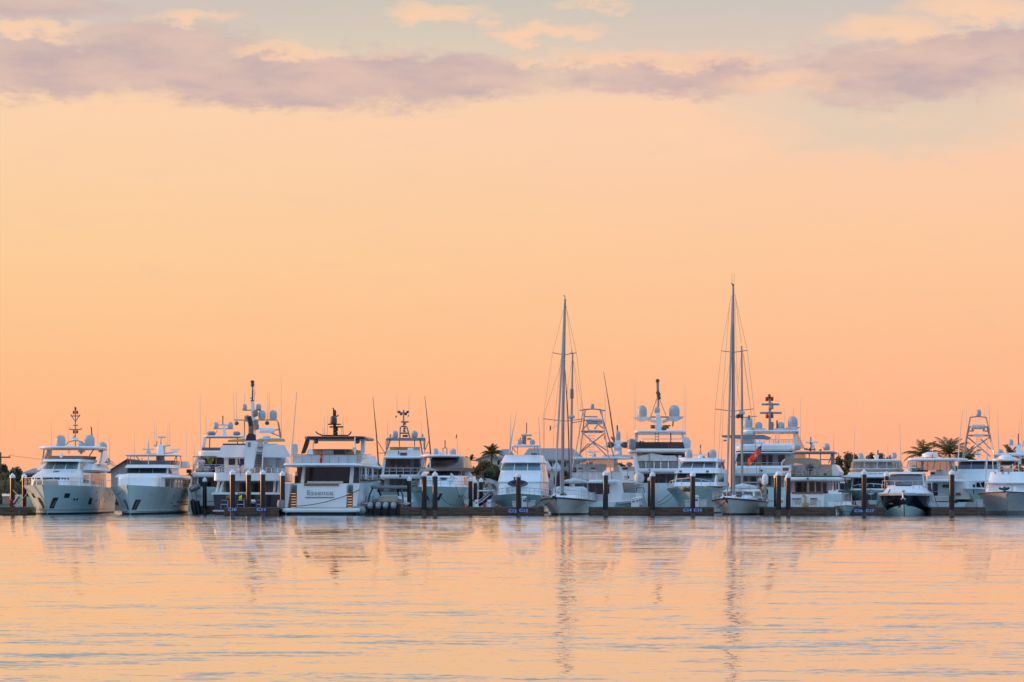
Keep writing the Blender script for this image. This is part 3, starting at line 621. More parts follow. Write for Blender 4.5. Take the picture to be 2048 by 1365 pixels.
b.flag('towel', 'yellow', 445, 1085, 472, 1088, 0, 55, -.12, 4); b.box('hatch', 'black', 434, 505, 1076, 1125, -.05, .1)
b.slab('dinghy_cover', 'shade_white', 545, 600, 1135, 1170, -1.4, -.5, .3, .2)
NAVY = b

# ---- yacht with the grey-lettered transom
b = Boat('motor_yacht', 'white yacht lettered Essence across its stern, black hardtop and lit teak stairs either side', 'yacht', 'D', 452, 208, 7.)
h = b.hull(24.6, 3.2, 905, 945, 2.9, 3, 1.3, .4, bow=False, sternw=.98, off=1.4)
b.slab('swim_platform', 'white', 55, 848, 1199, 1238, -2.2, .3, .8, .08); b.slab('platform_shade', 'bottom', 110, 800, 1238, 1290, -1.9, .2, .6, .1); b.slab('platform_deck', 'teak', 118, 785, 1192, 1199, -1.9, .2, .4, .02)  # dark slab below the swim platform stands in for its shadow
tr = b.box('transom', 'white', 218, 720, 952, 1196, -.3, 1.4, .0, .35); b.box('transom_cap', 'teak', 292, 645, 948, 966, -.1, 1.5)
b.box('transom_groove', 'grey', 305, 600, 1084, 1090, -.22, 0)
b.text('name_lettering', 'Essence', 'letter_grey', 327, 588, 1016, 1062, -.24)
for x0, x1 in ((130, 220), (700, 786)):
    for i in range(6):
        b.box('stair_tread', 'teak', x0, x1, 1038 + i * 27, 1064 + i * 27, .9 - i * .22, 1.3); b.box('step_light', 'step_light', x0 + 34, x1 - 8, 1048 + i * 28, 1053 + i * 28, .86 - i * .22, .95 - i * .22)
    b.box('stair_wall', 'grey', x0, x1, 965, 1040, 1.3, 1.5)
for pts in ([(92, 1192), (130, 1192), (155, 945), (103, 945)], [(785, 1192), (822, 1192), (858, 945), (792, 945)]): b.poly('quarter_wing', 'white', pts, -.1, 2.5)
b.box('saloon', 'grey', 222, 850, 776, 955, 4.5, 20); b.box('saloon_door', 'glass', 308, 530, 782, 945, 4.4, 4.6); b.box('saloon_door', 'glass', 532, 757, 782, 945, 4.42, 4.6); b.box('window', 'glass_grey', 785, 846, 790, 940, 4.42, 4.6)
for x0, x1, s_ in ((270, 305, -12), (757, 790, -8)): b.poly('deck_pillar', 'white', [(x0 + s_, 945), (x1 + s_ - 2, 945), (x1, 778), (x0 + 8, 778)], 1.6, 2.3)
b.poly('deck_pillar', 'glass', [(218, 935), (252, 935), (272, 790), (240, 790)], 3, 4.4)
b.box('aft_seat', 'canvas', 325, 678, 925, 950, 1.2, 2., .0)
T = b.tier('upper_deck', 'white', [(2.85, 778, .3, .5), (3.05, 762, 0, .5), (2.95, 742, .1, .5)], 20, .97, 5)
b.tier('flybridge_side', 'white', [(2.75, 745, 5, .1), (2.5, 655, 9, .1)], 19, .99)
sx_ = b.b_at(850, 4.5)
for d0_, d1_, m_ in ((5.2, 9.5, 'glass_warm'), (9.8, 14, 'glass'), (14.3, 18.5, 'glass_warm')): MB().box((sx_ - .05, d0_, b.Z(925, 8)), (sx_ + .03, d1_, b.Z(795, 8))).build('window', m_, b.e)
for d_ in (7.5, 13.): b.tube('deck_post', 'white', [(0, 0, 0), (0, 0, 0)], .06) if False else MB().tube([(2.85, d_, b.Z(905, d_)), (2.8, d_ + .4, b.Z(772, d_))], .09, 6).build('deck_post', 'white', b.e)
b.box('flybridge_bulwark', 'shade_white', 182, 832, 662, 745, .9, 1.1); b.rail('railing', [(180, 744, .6), (830, 744, .6)], b.M(88), 8, mid=0, m='teak')
b.tubes('railing', 'steel', [[(180, 656, .6), (975, 656, 9)], [(840, 700, 1), (950, 690, 9)]], .025)
b.flag('beach_towel', 'red', 462, 652, 485, 652, -12, 92, .5, 6); b.box('sun_bed', 'canvas', 195, 320, 668, 742, 1.2, 2.4, .3, .2); b.box('sun_bed', 'canvas', 335, 470, 670, 742, 1.2, 2.4, .2, .2)
cz = b.tier('flybridge_coaming', 'tan', [(2.0, 660, 5, 1), (1.95, 600, 6, 1)], 14, .9); b.box('helm_console', 'grey', 485, 590, 612, 660, 4.4, 5); b.box('seat', 'black', 590, 705, 600, 655, 4.6, 5.4)
b.box('seat', 'white', 330, 388, 600, 655, 4.2, 5, .1)
b.slab('hardtop', 'black_gloss', 293, 905, 470, 500, 4, 12, .5, .06)
b.poly('hardtop_leg', 'black_gloss', [(262, 648), (300, 640), (352, 502), (385, 498), (375, 490), (312, 492)], 6, 6.6); b.poly('hardtop_leg', 'white', [(868, 648), (896, 648), (903, 490), (868, 490)], 6, 7.)
b.each('hardtop_post', 'steel', [[(390, 500, 4.4), (380, 640, 4.4)], [(808, 480, 3), (812, 740, 1)]], .05)
for x in (412, 832): MB().lathe([(.1, .1), (.2, 0), (.2, -.25), (.05, -.3)], b.P(x, 508, 4.4), 10).build('deck_lamp', 'dark_grey', b.e)
b.tubes('mast', 'black', [[(603, 468, 8), (603, 345, 8), (600, 205, 8)]], .14); b.tubes('mast_spreader', 'black', [[(537, 349, 8), (666, 349, 8)], [(480, 462, 8), (740, 462, 8)], [(480, 462, 8), (430, 442, 8), (412, 422, 8)], [(740, 462, 8), (762, 442, 8), (770, 422, 8)], [(600, 215, 8), (585, 182, 8)], [(620, 270, 8), (640, 262, 8), (636, 248, 8)]], .055)
b.radar(553, 690, 376, 7.6, 8, 'black'); b.dome(592, 262, 348, 70, 7.6, 'dark_grey')
for x, y in ((620, 400), (617, 440), (602, 235)): MB().lathe([(.04, .16), (.14, .1), (.14, -.12), (.04, -.18)], b.P(x, y, 7.8), 8).build('horn', 'black', b.e)
for x0, y0, x1, y1, d in ((502, 460, 503, 270, 8), (530, 460, 532, 260, 8), (484, 460, 484, 380, 8), (675, 460, 676, 350, 8), (690, 460, 689, 270, 8)): b.whip(x0, y0, x1, y1, d)
MB().lathe([(.02, .45), (.3, .4), (.34, 0), (.3, -.4), (.02, -.45)], b.P(190, 602, 2), 10, sx=1., sy=.6).build('satellite_box', 'shade_white', b.e); b.box('satellite_box', 'shade_white', 786, 815, 582, 626, 2.8, 3.3)
b.tube('antenna_pole', 'white_pole', [(160, 745, 2), (220, 20, 2)], [.06, .02])
b.hullrail(h, .55, .02, .80, 12, side=1, mid=1)
for t0, t1, k0, k1 in ((.55, .6, .35, .6), (.66, .7, .35, .6), (.78, .82, .35, .6)): h.win('hull_window', 'glass', 1, t0, t1, k0, k1)
b.box('deck_seat', 'black', 862, 895, 880, 912, 8, 9); b.box('deck_seat', 'black', 905, 945, 872, 912, 12, 13)
ESS = b

# ---- dark tender with four outboards
b = Boat('motor_tender', 'low dark tender with four outboards on its stern, beside the yacht lettered Essence', 'tender', 'D', 1085, 209, 7.)
h = b.hull(11.5, 1.75, 1075, 1150, 1.5, 1.6, 1.2, .5, bow=False, mats=('pewter', 'bottom', 'deck'), boot=.05)
b.poly('splash_well', 'dark_grey', [(885, 1270), (930, 1155), (960, 1130), (1235, 1130), (1270, 1155), (1300, 1270)], .0, .5)
for x in (962, 1045, 1118, 1198):
    c = b.P(x, 1204, -.6); k = b.M(1)
    o = MB().lathe([(k * 20, 0), (k * 27, k * 10), (k * 31, k * 38), (k * 27, k * 60), (k * 10, k * 68)], c, 14, sy=1.6).build('outboard', 'cowl_grey', b.e)
    m = MB(); m.hexa([(c.x - k * 16, c.y - .1, c.z - k * 85), (c.x + k * 16, c.y - .1, c.z - k * 85), (c.x + k * 16, c.y + .3, c.z - k * 85), (c.x - k * 16, c.y + .3, c.z - k * 85), (c.x - k * 24, c.y - .3, c.z + .05), (c.x + k * 24, c.y - .3, c.z + .05), (c.x + k * 24, c.y + .3, c.z + .05), (c.x - k * 24, c.y + .3, c.z + .05)])
    m.build('outboard_leg', 'black_gloss', o)
    MB().box((c.x - k * 14, c.y - .62, c.z + k * 30), (c.x + k * 14, c.y - .5, c.z + k * 42)).build('cowl_badge', 'shade_white', o)
b.slab('t_top', 'grey', 958, 1300, 968, 1002, 2.8, 6.2, .5, .08)
b.tubes('t_top_frame', 'black', [[(985, 1000, 3), (955, 1060, 2.6), (940, 1140, 2)], [(1040, 1000, 5), (1072, 1075, 5)], [(1262, 1000, 3), (1290, 1060, 2.6), (1298, 1140, 2)], [(1240, 1000, 5), (1250, 1075, 5)]], .07)
b.poly('windscreen', 'vinyl', [(1068, 1062), (1250, 1062), (1240, 1005), (1060, 1010)], 5, 5.05)
b.box('seat', 'tan', 1038, 1238, 1078, 1140, 2.4, 3.2, .05, .1); b.box('seat_base', 'pewter', 1050, 1230, 1120, 1190, 2.5, 3.4)
b.poly('coaming', 'pewter', [(930, 1155), (1000, 1105), (1040, 1100), (1040, 1150), (960, 1180)], 1, 1.6); b.poly('coaming', 'pewter', [(1240, 1100), (1280, 1110), (1305, 1160), (1240, 1180)], 1, 1.6)
h.win('rub_rail', 'shade_white', 1, .02, .95, .88, .95, .06, 10)

# ---- white three-deck yacht behind the tender
b = Boat('motor_yacht', 'white three-deck yacht seen from astern with two tall outrigger poles and a triangular mast frame', 'yacht', 'E', 345, 233, .5)
h = b.hull(24, 3.0, 1040, 1020, 2.7, 2, 1.2, .4, bow=False)
b.box('main_saloon', 'shade_white', 150, 520, 880, 1045, 3.5, 16)
for x0, x1 in ((205, 255), (268, 330), (345, 400), (412, 455)): b.box('window', 'glass_grey', x0, x1, 885, 1046, 3.4, 3.6)
b.slab('aft_deck', 'white', 108, 590, 838, 882, .2, 17, .5, .1); b.rail('railing', [(130, 836, .4), (570, 836, .4)], b.M(66), 7, mid=1, r=.035, m='white_pole')
b.box('upper_saloon', 'white', 150, 545, 668, 838, 4, 16)
for x0, x1, m in ((208, 268, 'glass_grey'), (285, 352, 'glass_grey'), (360, 424, 'glass'), (460, 508, 'glass')): b.box('window', m, x0, x1, 684, 830, 3.9, 4.1)
for x in (190, 250, 305, 370): b.box('deck_chair', 'tan_dark', x, x + 38, 742, 800, 1.6, 2.2)
b.box('table', 'teak', 205, 420, 765, 775, 2.2, 3.2); b.box('deck_lamp', 'black', 308, 326, 842, 860, .1, .25)
for pts in ([(120, 838), (145, 838), (168, 668), (140, 668)], [(570, 838), (545, 838), (528, 668), (555, 668)]): b.poly('deck_wing', 'white', pts, 1, 4)
b.slab('boat_deck', 'white', 138, 555, 645, 670, .6, 17, .5, .08)
b.box('flybridge_bulwark', 'white', 175, 530, 582, 646, 1, 1.2); b.box('flybridge_console', 'canvas', 205, 525, 548, 590, 7, 8); b.box('bar_cabinet', 'white', 395, 455, 556, 640, 3, 4); b.box('bar_panel', 'amber', 215, 395, 556, 578, 6.9, 7)
b.box('barbecue', 'dark_grey', 318, 388, 608, 636, .95, 1.05); b.flag('towel', 'dark_grey', 298, 590, 306, 590, -4, 40, .9, 3)
b.slab('hardtop', 'alloy', 164, 582, 450, 466, 3, 11, .4, .05)
for pts in ([(205, 466), (220, 466), (196, 548), (160, 640), (148, 640)], [(518, 466), (534, 466), (560, 640), (545, 640), (530, 548)]): b.poly('hardtop_leg', 'alloy', pts, 4, 4.6)
b.each('hardtop_post', 'alloy', [[(170, 466, 3.2), (170, 580, 3.2)], [(185, 466, 3.2), (185, 570, 3.2)], [(578, 466, 3.2), (575, 580, 3.2)], [(566, 466, 3.2), (566, 575, 3.2)], [(306, 466, 8), (310, 545, 8)], [(468, 466, 8), (468, 545, 8)]], .05)
b.tubes('mast', 'alloy', [[(312, 450, 7), (318, 345, 7), (330, 333, 7), (378, 333, 7), (390, 345, 7), (418, 450, 7)], [(310, 403, 7), (400, 403, 7)], [(352, 333, 7), (352, 158, 7)], [(325, 285, 7), (406, 285, 7)], [(286, 182, 7), (320, 190, 7), (385, 190, 7), (408, 182, 7)]], .075)
for x, y in ((305, 178), (395, 178), (325, 205), (375, 205), (355, 432), (372, 432), (385, 432), (362, 355), (360, 380), (364, 305)): MB().lathe([(.04, .1), (.12, .06), (.13, -.05), (.05, -.1)], b.P(x, y, 6.8), 8).build('deck_lamp', 'dark_grey', b.e)
b.dome(262, 377, 450, 66, 6.5); b.dome(468, 377, 450, 68, 6.5); b.dome(213, 410, 448, 22, 4); b.dome(548, 408, 446, 26, 4)
for x0, y0, x1, y1, d in ((286, 180, 280, 0, 7), (408, 180, 412, 0, 7), (185, 450, 184, 280, 4), (538, 450, 538, 260, 4), (322, 180, 322, 165, 7)): b.whip(x0, y0, x1, y1, d)
b.flag('pennant', 'tan_dark', 284, 212, 280, 232, -16, 16, 7, 4); b.flag('pennant', 'dark_grey', 410, 205, 404, 228, -10, 10, 7, 4)
for p in ([(88, 720, 2), (68, 420, 2), (30, 20, 2)], [(640, 660, 2), (616, 400, 2), (575, 12, 2)]):
    o = MB().tube([b.P(*q) for q in p], [.075, .06, .02], 6).build('outrigger', 'dark_grey', b.e)
b.tubes('outrigger_brace', 'dark_grey', [[(82, 490, 2), (132, 575, 2), (160, 612, 2)], [(85, 612, 2), (160, 612, 2)], [(618, 485, 2), (570, 600, 2)], [(560, 610, 2), (638, 610, 2)]], .03)

# ---- bow-on yacht with brown enclosure
b = Boat('motor_yacht', 'bow-on yacht with a smoked flybridge enclosure and a beige parasol on its foredeck', 'yacht', 'E', 640, 219, 6.5)
h = b.hull(20, 2.62, 962, 985, 2.2, 2.2, 1.5, .36, mats=('hull_water_tint', 'bottom', 'deck'))
T = b.tier('deckhouse', 'white', [(1.95, 968, 3.5, 1.5), (1.9, 905, 4.2, 1.5), (1.7, 878, 7, 1.5)], 17, .82); S_ = b.tier('saloon', 'white', [(2.15, 985, 7, 1.4), (2.0, 850, 7.6, 1.4)], 18, .88); S_.win('window', 'glass_warm', .53, .8, .3, .9)
T2 = b.tier('windscreen_house', 'shade_white', [(1.95, 882, 7.2, 1.6), (1.6, 806, 10.2, 1.4), (1.9, 800, 9.4, 1.5), (1.9, 775, 9.8, 1.5)], 17, .85); T2.win('windscreen', 'glass', fx(-.99), fx(.99), .04, .97); T2.win('window', 'glass', .51, .64, .1, .9); T2.win('window', 'glass', -.64, -.51, .1, .9)
b.tier('flybridge_cover', 'tan_dark', [(2.05, 800, 9.2, 1.4), (2.1, 765, 9.4, 1.4)], 16, .86)
b.tier('flybridge_enclosure', 'glass_warm', [(1.95, 768, 10, 1.2), (1.65, 655, 12, 1.2)], 16, .85)
b.slab('hardtop', 'white', 555, 968, 632, 660, 11.5, 16.5, .8, .1, front=.6, dref=14)
b.tubes('enclosure_post', 'white_pole', [[(632, 658, 11.8), (632, 760, 10.2)], [(590, 658, 12.5), (572, 765, 11.5)]], .07)
for pts in ([(940, 655), (968, 655), (1012, 770), (1080, 862), (1070, 872), (975, 830), (1000, 800)],): b.poly('radar_arch', 'white', pts, 13, 13.5)
for pts in ([(560, 655), (590, 655), (545, 770), (500, 860), (490, 850), (540, 760)],): b.poly('radar_arch', 'white', pts, 13, 13.5)
b.dome(688, 563, 632, 62, 13); b.dome(874, 563, 632, 60, 13); b.radar(715, 795, 608, 13, 22); b.tubes('mast', 'alloy', [[(765, 632, 13.5), (765, 565, 13.5), (780, 557, 13.5), (800, 557, 13.5), (808, 570, 13.5), (808, 632, 13.5)], [(788, 557, 13.5), (788, 480, 13.5)]], .05)
b.flag('pennant', 'dark_grey', 780, 480, 784, 510, 12, 0, 13.5, 3)
for x0, y0, x1, y1, d in ((920, 632, 912, 410, 14), (946, 640, 946, 600, 14), (838, 630, 838, 540, 14)): b.whip(x0, y0, x1, y1, d)
b.flag('pennant', 'dark_grey', 915, 420, 905, 458, -6, 0, 14, 3)
c = b.P(620, 797, 4.5); MB().lathe([(b.M(102), 0), (b.M(96), .04), (b.M(40), b.M(22)), (.05, b.M(42))], c, 14).build('parasol', 'tan', b.e); b.tube('parasol_pole', 'white_pole', [(620, 960, 4.5), (620, 780, 4.5)], .03)
b.poly('foredeck_cushion', 'canvas', [(835, 890), (845, 822), (885, 865), (880, 890)], 4, 5); b.box('hatch', 'dark_grey', 735, 800, 868, 885, 5, 6)
b.hullrail(h, .5, .0, .7, 11, mid=1)
for t0, t1, k0, k1 in ((.22, .235, .62, .7), (.26, .275, .62, .7), (.42, .435, .62, .7), (.55, .585, .3, .55)): h.win('porthole', 'black', 1, t0, t1, k0, k1, n=2, slant=.01)
h.win('anchor_pocket', 'black', -1, .03, .05, .5, .75, slant=.02); h.win('anchor_pocket', 'black', 1, .03, .05, .5, .75, slant=.02); h.win('name_lettering', 'letter_grey', -1, .1, .16, .8, .86, n=3)

# ---- sportfisher with three-pane windscreen behind C12 / C13
b = Boat('sportfishing_boat', 'white sportfisher with a steep three-pane windscreen and dark oval foredeck cushion, behind sign C12', 'boat', 'F', 575, 218, 3.)
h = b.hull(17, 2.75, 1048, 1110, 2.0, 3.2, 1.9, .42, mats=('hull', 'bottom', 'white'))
T = b.tier('deckhouse', 'white', [(2.15, 1075, 4, 1.2), (2.05, 945, 4.6, 1.2), (2.12, 930, 4.5, 1.2), (1.95, 818, 6.2, 1.2)], 14, .9, 4)
T2 = b.tier('flybridge', 'white', [(1.95, 820, 6.2, 1.1), (1.85, 748, 7.2, 1.1), (1.95, 736, 6.9, 1.1), (1.65, 660, 8.6, 1.1)], 13.5, .92, 4)
T2.panes('windscreen', 'glass_teal', 3, -.97, .97, .07, .95, .05); T2.win('window', 'glass', .52, .75, .1, .9); T2.win('window', 'glass', -.75, -.52, .1, .9)
b.slab('hardtop', 'white', 512, 795, 556, 576, 9, 12.5, .4, .05); b.tubes('hardtop_frame', 'alloy', [[(515, 575, 9.5), (505, 660, 9.5)], [(535, 575, 11), (520, 660, 11)], [(582, 575, 11), (582, 660, 11)], [(755, 575, 11), (755, 660, 11)], [(780, 575, 9.5), (800, 660, 9.5)], [(530, 580, 10), (570, 640, 10)]], .035)
b.box('helm_seat', 'tan_dark', 720, 775, 640, 662, 9, 10)
b.dome(600, 498, 555, 50, 10); b.dome(733, 500, 555, 52, 10); b.tubes('mast', 'white_pole', [[(660, 555, 10.5), (662, 440, 10.5)], [(620, 460, 10.5), (728, 460, 10.5)]], .09); b.tubes('mast_pole', 'dark_grey', [[(673, 440, 10.5), (673, 335, 10.5)]], .04)
for y in (480, 510, 535): MB().lathe([(.05, .15), (.2, .1), (.2, -.1), (.05, -.15)], b.P(648, y, 10.3), 8).build('horn', 'grey', b.e)
b.flag('pennant', 'amber', 680, 487, 680, 510, 40, 0, 10.5, 5); b.flag('pennant', 'red', 616, 482, 616, 505, -8, 4, 10.5, 3)
for p in ([(498, 655, 9), (508, 500, 9), (515, 250, 9)], [(505, 640, 9), (525, 470, 9), (575, 225, 9)], [(812, 655, 9), (806, 500, 9), (795, 265, 9)], [(1050, 1000, 9), (1050, 900, 9), (1050, 820, 9)]): MB().tube([b.P(*q) for q in p], [.06, .045, .015], 6).build('outrigger', 'white_pole', b.e)
b.hullrail(h, .55, .02, .5, 9, mid=1, inset=.2)
b.tubes('bow_rail', 'steel', [[(750, 1010, 1.5), (800, 1030, 1.6), (840, 1025, 2)], [(820, 1060, 2), (818, 850, 2)]], .02)
for x0, x1, y0, y1 in ((465, 500, 995, 1050), (510, 555, 985, 1040)): b.box('deck_bag', 'shade_white', x0, x1, y0, y1, 1.5, 2.2, .05)
c = b.P(585, 948, 4.0); MB().lathe([(.02, -.12), (b.M(85), -.16), (b.M(103), 0), (b.M(85), .16), (.02, .12)], (0, 0, 0), 22)
o = MB().lathe([(b.M(60), -.12), (b.M(98), -.14), (b.M(106), 0), (b.M(98), .14), (b.M(60), .12), (b.M(52), 0), (b.M(60), -.12)], (0, 0, 0), 22, sx=1, sy=.36).build('foredeck_cushion', 'dark_grey', b.e, loc=c + Vector((0, -.1, 0))); o.rotation_euler = (R(82), 0, 0)
b.poly('rolled_towel', 'green', [(542, 915), (560, 915), (562, 885), (550, 880), (541, 886)], 3.2, 3.4)
# ---- the two ketches lying off the dock
def ketch(label, crop, cx, Y0, psi, hullargs, stripe, masts, spre, stays, furl, disc, cover):
    b = Boat('sailing_yacht', label, 'sailing yacht', crop, cx, Y0, psi)
    h = b.hull(*hullargs[0], **hullargs[1])
    for sd in (-1, 1): h.win('toe_rail', stripe, sd, 0, 1, .93, 1.0, .035, 14); h.win('boot_stripe', stripe, sd, 0, 1, .06, .12, .012, 14)
    for nm, pts, r in masts: MB().tube([b.P(*q) for q in pts], [r, r, r * .62], 8).build(nm, 'alloy', b.e)
    for s_ in spre: b.tube('spreader', 'alloy', s_, .035)
    for s_ in stays: b.tube('stay', 'wire', s_, .012, n=4)
    for s_, m, r in furl: MB().tube([b.P(*q) for q in s_], [.03, r, r, .05], 7).build('furled_sail', m, b.e)
    c = b.P(*disc[:3]); MB().lathe([(.1, -.16), (.3, -.1), (.34, .02), (.3, .12), (.1, .16)], c, 14).build('radar_dome', 'shade_white', b.e)
    return b, h
G2 = (330, 645)
k1 = lambda x, y, d: (((1060 + x * .2125) - 920) / .1977, ((570 + y * .2125) - 780) / .1977, d)
b, h = ketch('white ketch with the shorter main mast and a canvas dodger, right of sign C13', 'F', 970, 206, 7.5,
    ((13.5, 2.05, 1085, 1128, 1.55, 2.2, 1.2, .52), dict(mats=('hull_cream', 'bottom_red', 'deck'), boot=.14, sternw=.72)), 'tan_dark',
    [('main_mast', [(1036, 1035, 5.2), (1041, 300, 5.2), k1(330, 135, 5.2)], .13), ('mizzen_mast', [(1118, 1010, 10), k1(391, 1290, 10), k1(401, 645, 10)], .1)],
    [[k1(213, 639, 5.2), k1(322, 660, 5.2), k1(437, 639, 5.2)], [k1(122, 1260, 5.2), k1(318, 1284, 5.2), k1(510, 1262, 5.2)], [k1(378, 642, 10), k1(425, 645, 10)], [k1(392, 1300, 10), k1(540, 1275, 10)]],
    [[k1(325, 200, 5.2), k1(213, 639, 5.2), k1(122, 1260, 5.2), (862, 1085, 5.2)], [k1(338, 200, 5.2), k1(437, 639, 5.2), k1(510, 1262, 5.2), (1225, 1100, 5.2)], [k1(290, 700, 5.2), k1(225, 1340, 5.2), (925, 1085, 4.5)], [k1(340, 200, 5.2), k1(395, 640, 10)],
     [k1(322, 660, 5.2), k1(140, 1200, 5), (840, 1085, 4.6)], [k1(392, 720, 10), k1(350, 1000, 8), k1(335, 1365, 8)], [k1(408, 720, 10), k1(440, 1000, 10.5), (1260, 1105, 10.5)], [k1(412, 720, 10), k1(500, 1200, 11), (1310, 1115, 11)], [(920, 395, 4), (1000, 350, 5)]],
    [([k1(322, 180, 5.1), k1(305, 640, 4), (985, 530, 1.5), (962, 1040, .2)], 'alloy', .085), ([k1(330, 800, 5.6), k1(355, 1200, 6), (1100, 500, 6.2), (1108, 930, 6.4)], 'dark_grey', .05)], (*k1(386, 1243, 9.7),), 0)
MB().lathe([(.1, -.4), (.17, -.35), (.17, .35), (.1, .4)], b.P(*k1(392, 1025, 9.9)), 10).build('radar_reflector', 'grey', b.e)
b.flag('burgee', 'dark_grey', 920, 365, 915, 412, -9, 2, 4.4, 4); b.tubes('masthead_gear', 'dark_grey', [[k1(330, 135, 5.2), k1(328, 110, 5.2), k1(318, 95, 5.2)], [k1(395, 645, 10), k1(394, 615, 10)]], .03)
b.tier('coach_roof', 'white', [(1.35, 1100, 3.5, .8), (1.15, 1062, 4, .8)], 10, .8); b.tier('dodger', 'canvas', [(1.35, 1095, 6.2, .6), (1.3, 1000, 6.8, .6), (1.0, 978, 7.4, .5)], 9.8, .9)
b.box('deck_cover', 'canvas', 972, 1030, 985, 1040, 6.5, 7.5, .2); b.tubes('boom', 'alloy', [[(1045, 940, 5.4), (1280, 945, 9.6)], [(1120, 905, 10), (1300, 912, 13)]], .08); MB().tube([b.P(1060, 925, 5.6), b.P(1150, 920, 7.2), b.P(1270, 930, 9.4)], [.1, .22, .12], 8).build('boom_cover', 'canvas', b.e)
b.hullrail(h, .62, 0, .97, 10, mid=1, inset=.1); b.tubes('pulpit', 'steel', [[(905, 1060, .8), (940, 1020, -.2), (985, 1025, .2), (1020, 1060, 1)]], .025)
b.box('windlass', 'dark_grey', 1005, 1075, 1038, 1070, 1.6, 2.4, .2); b.tubes('anchor', 'black', [[(930, 1105, -.15), (968, 1068, -.3), (972, 1115, -.2)], [(935, 1075, -.2), (965, 1100, -.2)]], .07); b.box('hatch', 'dark_grey', 898, 915, 1015, 1065, .9, 1.5)
b.box('fender_board', 'red', 836, 852, 1072, 1088, 2, 2.3)
for x in (1235, 1288, 1310, 1335): b.tube('stanchion', 'steel', [(x, 1110, 11), (x, 1060, 11)], .025)

k2 = lambda x, y, d: (((1400 + x * .2198) - 1400) / .1978, ((540 + y * .2198) - 780) / .1978, d)
b, h = ketch('white ketch with the tallest mast, red toe rail and a red ensign flying astern', 'I', 270, 206, 8.5,
    ((13.2, 2.05, 1092, 1138, 1.6, 2.0, 1.2, .5), dict(mats=('hull_cream', 'bottom_red', 'deck'), boot=.14, sternw=.72)), 'bottom_red',
    [('main_mast', [(340, 1050, 5.), (338, 300, 5.), k2(302, 160, 5.)], .135), ('mizzen_mast', [(426, 980, 9.6), k2(382, 1290, 9.6), k2(379, 692, 9.6)], .1)],
    [[k2(194, 737, 5), k2(305, 752, 5), k2(430, 733, 5)], [k2(138, 1267, 5), k2(308, 1287, 5), k2(492, 1265, 5)], [k2(258, 1335, 9), k2(380, 1345, 9.6), k2(520, 1332, 9.6)]],
    [[k2(287, 225, 5), k2(194, 737, 5), k2(138, 1267, 5), (128, 1090, 5)], [k2(316, 225, 5), k2(430, 733, 5), k2(492, 1265, 5), (580, 1105, 5)], [k2(270, 300, 5), k2(232, 800, 5), k2(190, 1330, 5), (165, 1090, 5)], [k2(290, 750, 5), k2(215, 1150, 4.5), (205, 1085, 4.5)],
     [k2(318, 300, 5), k2(335, 900, 5), k2(345, 1000, 7)], [k2(375, 770, 9.6), k2(350, 1000, 8), k2(330, 1240, 7.5)], [k2(385, 730, 9.6), k2(430, 1050, 10), (560, 620, 10.5), (590, 1110, 10.5)], [k2(395, 760, 9.6), (640, 1115, 10.5)], [k2(318, 225, 5), k2(376, 660, 9.6)], [k2(305, 752, 5), (460, 700, 6), (520, 1095, 6)]],
    [([k2(293, 235, 4.8), k2(285, 640, 3.6), (288, 500, 1.4), (274, 1040, .2)], 'alloy', .095), ([k2(297, 500, 4.9), k2(296, 900, 4), (322, 350, 2.6), (316, 1030, 2.2)], 'dark_grey', .05)], (415, 235, 9.3), 0)
b.tubes('masthead_gear', 'dark_grey', [[k2(302, 170, 5), k2(298, 130, 5), k2(284, 124, 5)], [k2(306, 150, 5), k2(306, 135, 5)]], .05)
for x0, x1 in ((290, 290), (310, 312)): b.tube('antenna', 'wire', [k2(x0, 150, 5), k2(x1, 30, 5)], .012, n=4)
for x, y in ((345, 1333), (375, 1330)): MB().lathe([(.04, .16), (.18, .1), (.18, -.1), (.06, -.18)], b.P(*k2(x, y, 9.4)), 8).build('deck_lamp', 'dark_grey', b.e)
b.flag('burgee', 'dark_grey', 502, 258, 500, 300, -12, 2, 9.6, 4); b.flag('burgee', 'letter_grey', 264, 503, 262, 518, -26, 6, 9, 4)
T = b.tier('coach_roof', 'white', [(1.45, 1100, 3.2, .8), (1.25, 1062, 3.8, .8)], 11, .8); T = b.tier('deckhouse', 'white', [(1.5, 1080, 5.6, .6), (1.4, 1022, 6, .6), (1.25, 1005, 6.6, .6)], 9.6, .9); T.panes('window', 'tan_dark', 3, -.95, .95, .15, .85, .05); T.win('window', 'tan_dark', .52, .9, .15, .85); T.win('window', 'tan_dark', -.9, -.52, .15, .85)
b.box('hatch', 'dark_grey', 366, 420, 1053, 1075, 3.4, 4.2); MB().tube([b.P(345, 985, 5.2), b.P(430, 975, 7), b.P(575, 990, 9.2)], [.14, .24, .14], 8).build('boom_cover', 'canvas', b.e); MB().tube([b.P(440, 940, 9.8), b.P(620, 938, 13)], .07, 8).build('boom', 'alloy', b.e)
b.tier('dodger', 'tan_dark', [(1.4, 1085, 9.8, .3), (1.2, 985, 10, .3)], 11.5, .95); b.tubes('dodger_frame', 'steel', [[(585, 960, 11), (625, 1030, 11.2), (640, 1100, 11.2)], [(560, 970, 11), (600, 1100, 11)]], .03)
b.box('windlass', 'tan_dark', 235, 310, 1040, 1075, 1.5, 2.4, .2); b.tubes('anchor', 'black', [[(238, 1090, -.1), (265, 1100, -.25), (272, 1140, -.2)]], .08)
b.hullrail(h, .62, 0, .97, 11, mid=1, inset=.1); b.tubes('pulpit', 'steel', [[(180, 1060, .9), (225, 1035, .1), (290, 1040, .2), (330, 1065, 1)]], .025)
h.win('porthole', 'black', 1, .72, .745, .6, .7, n=2); h.win('porthole', 'black', 1, .86, .88, .6, .72, n=2)
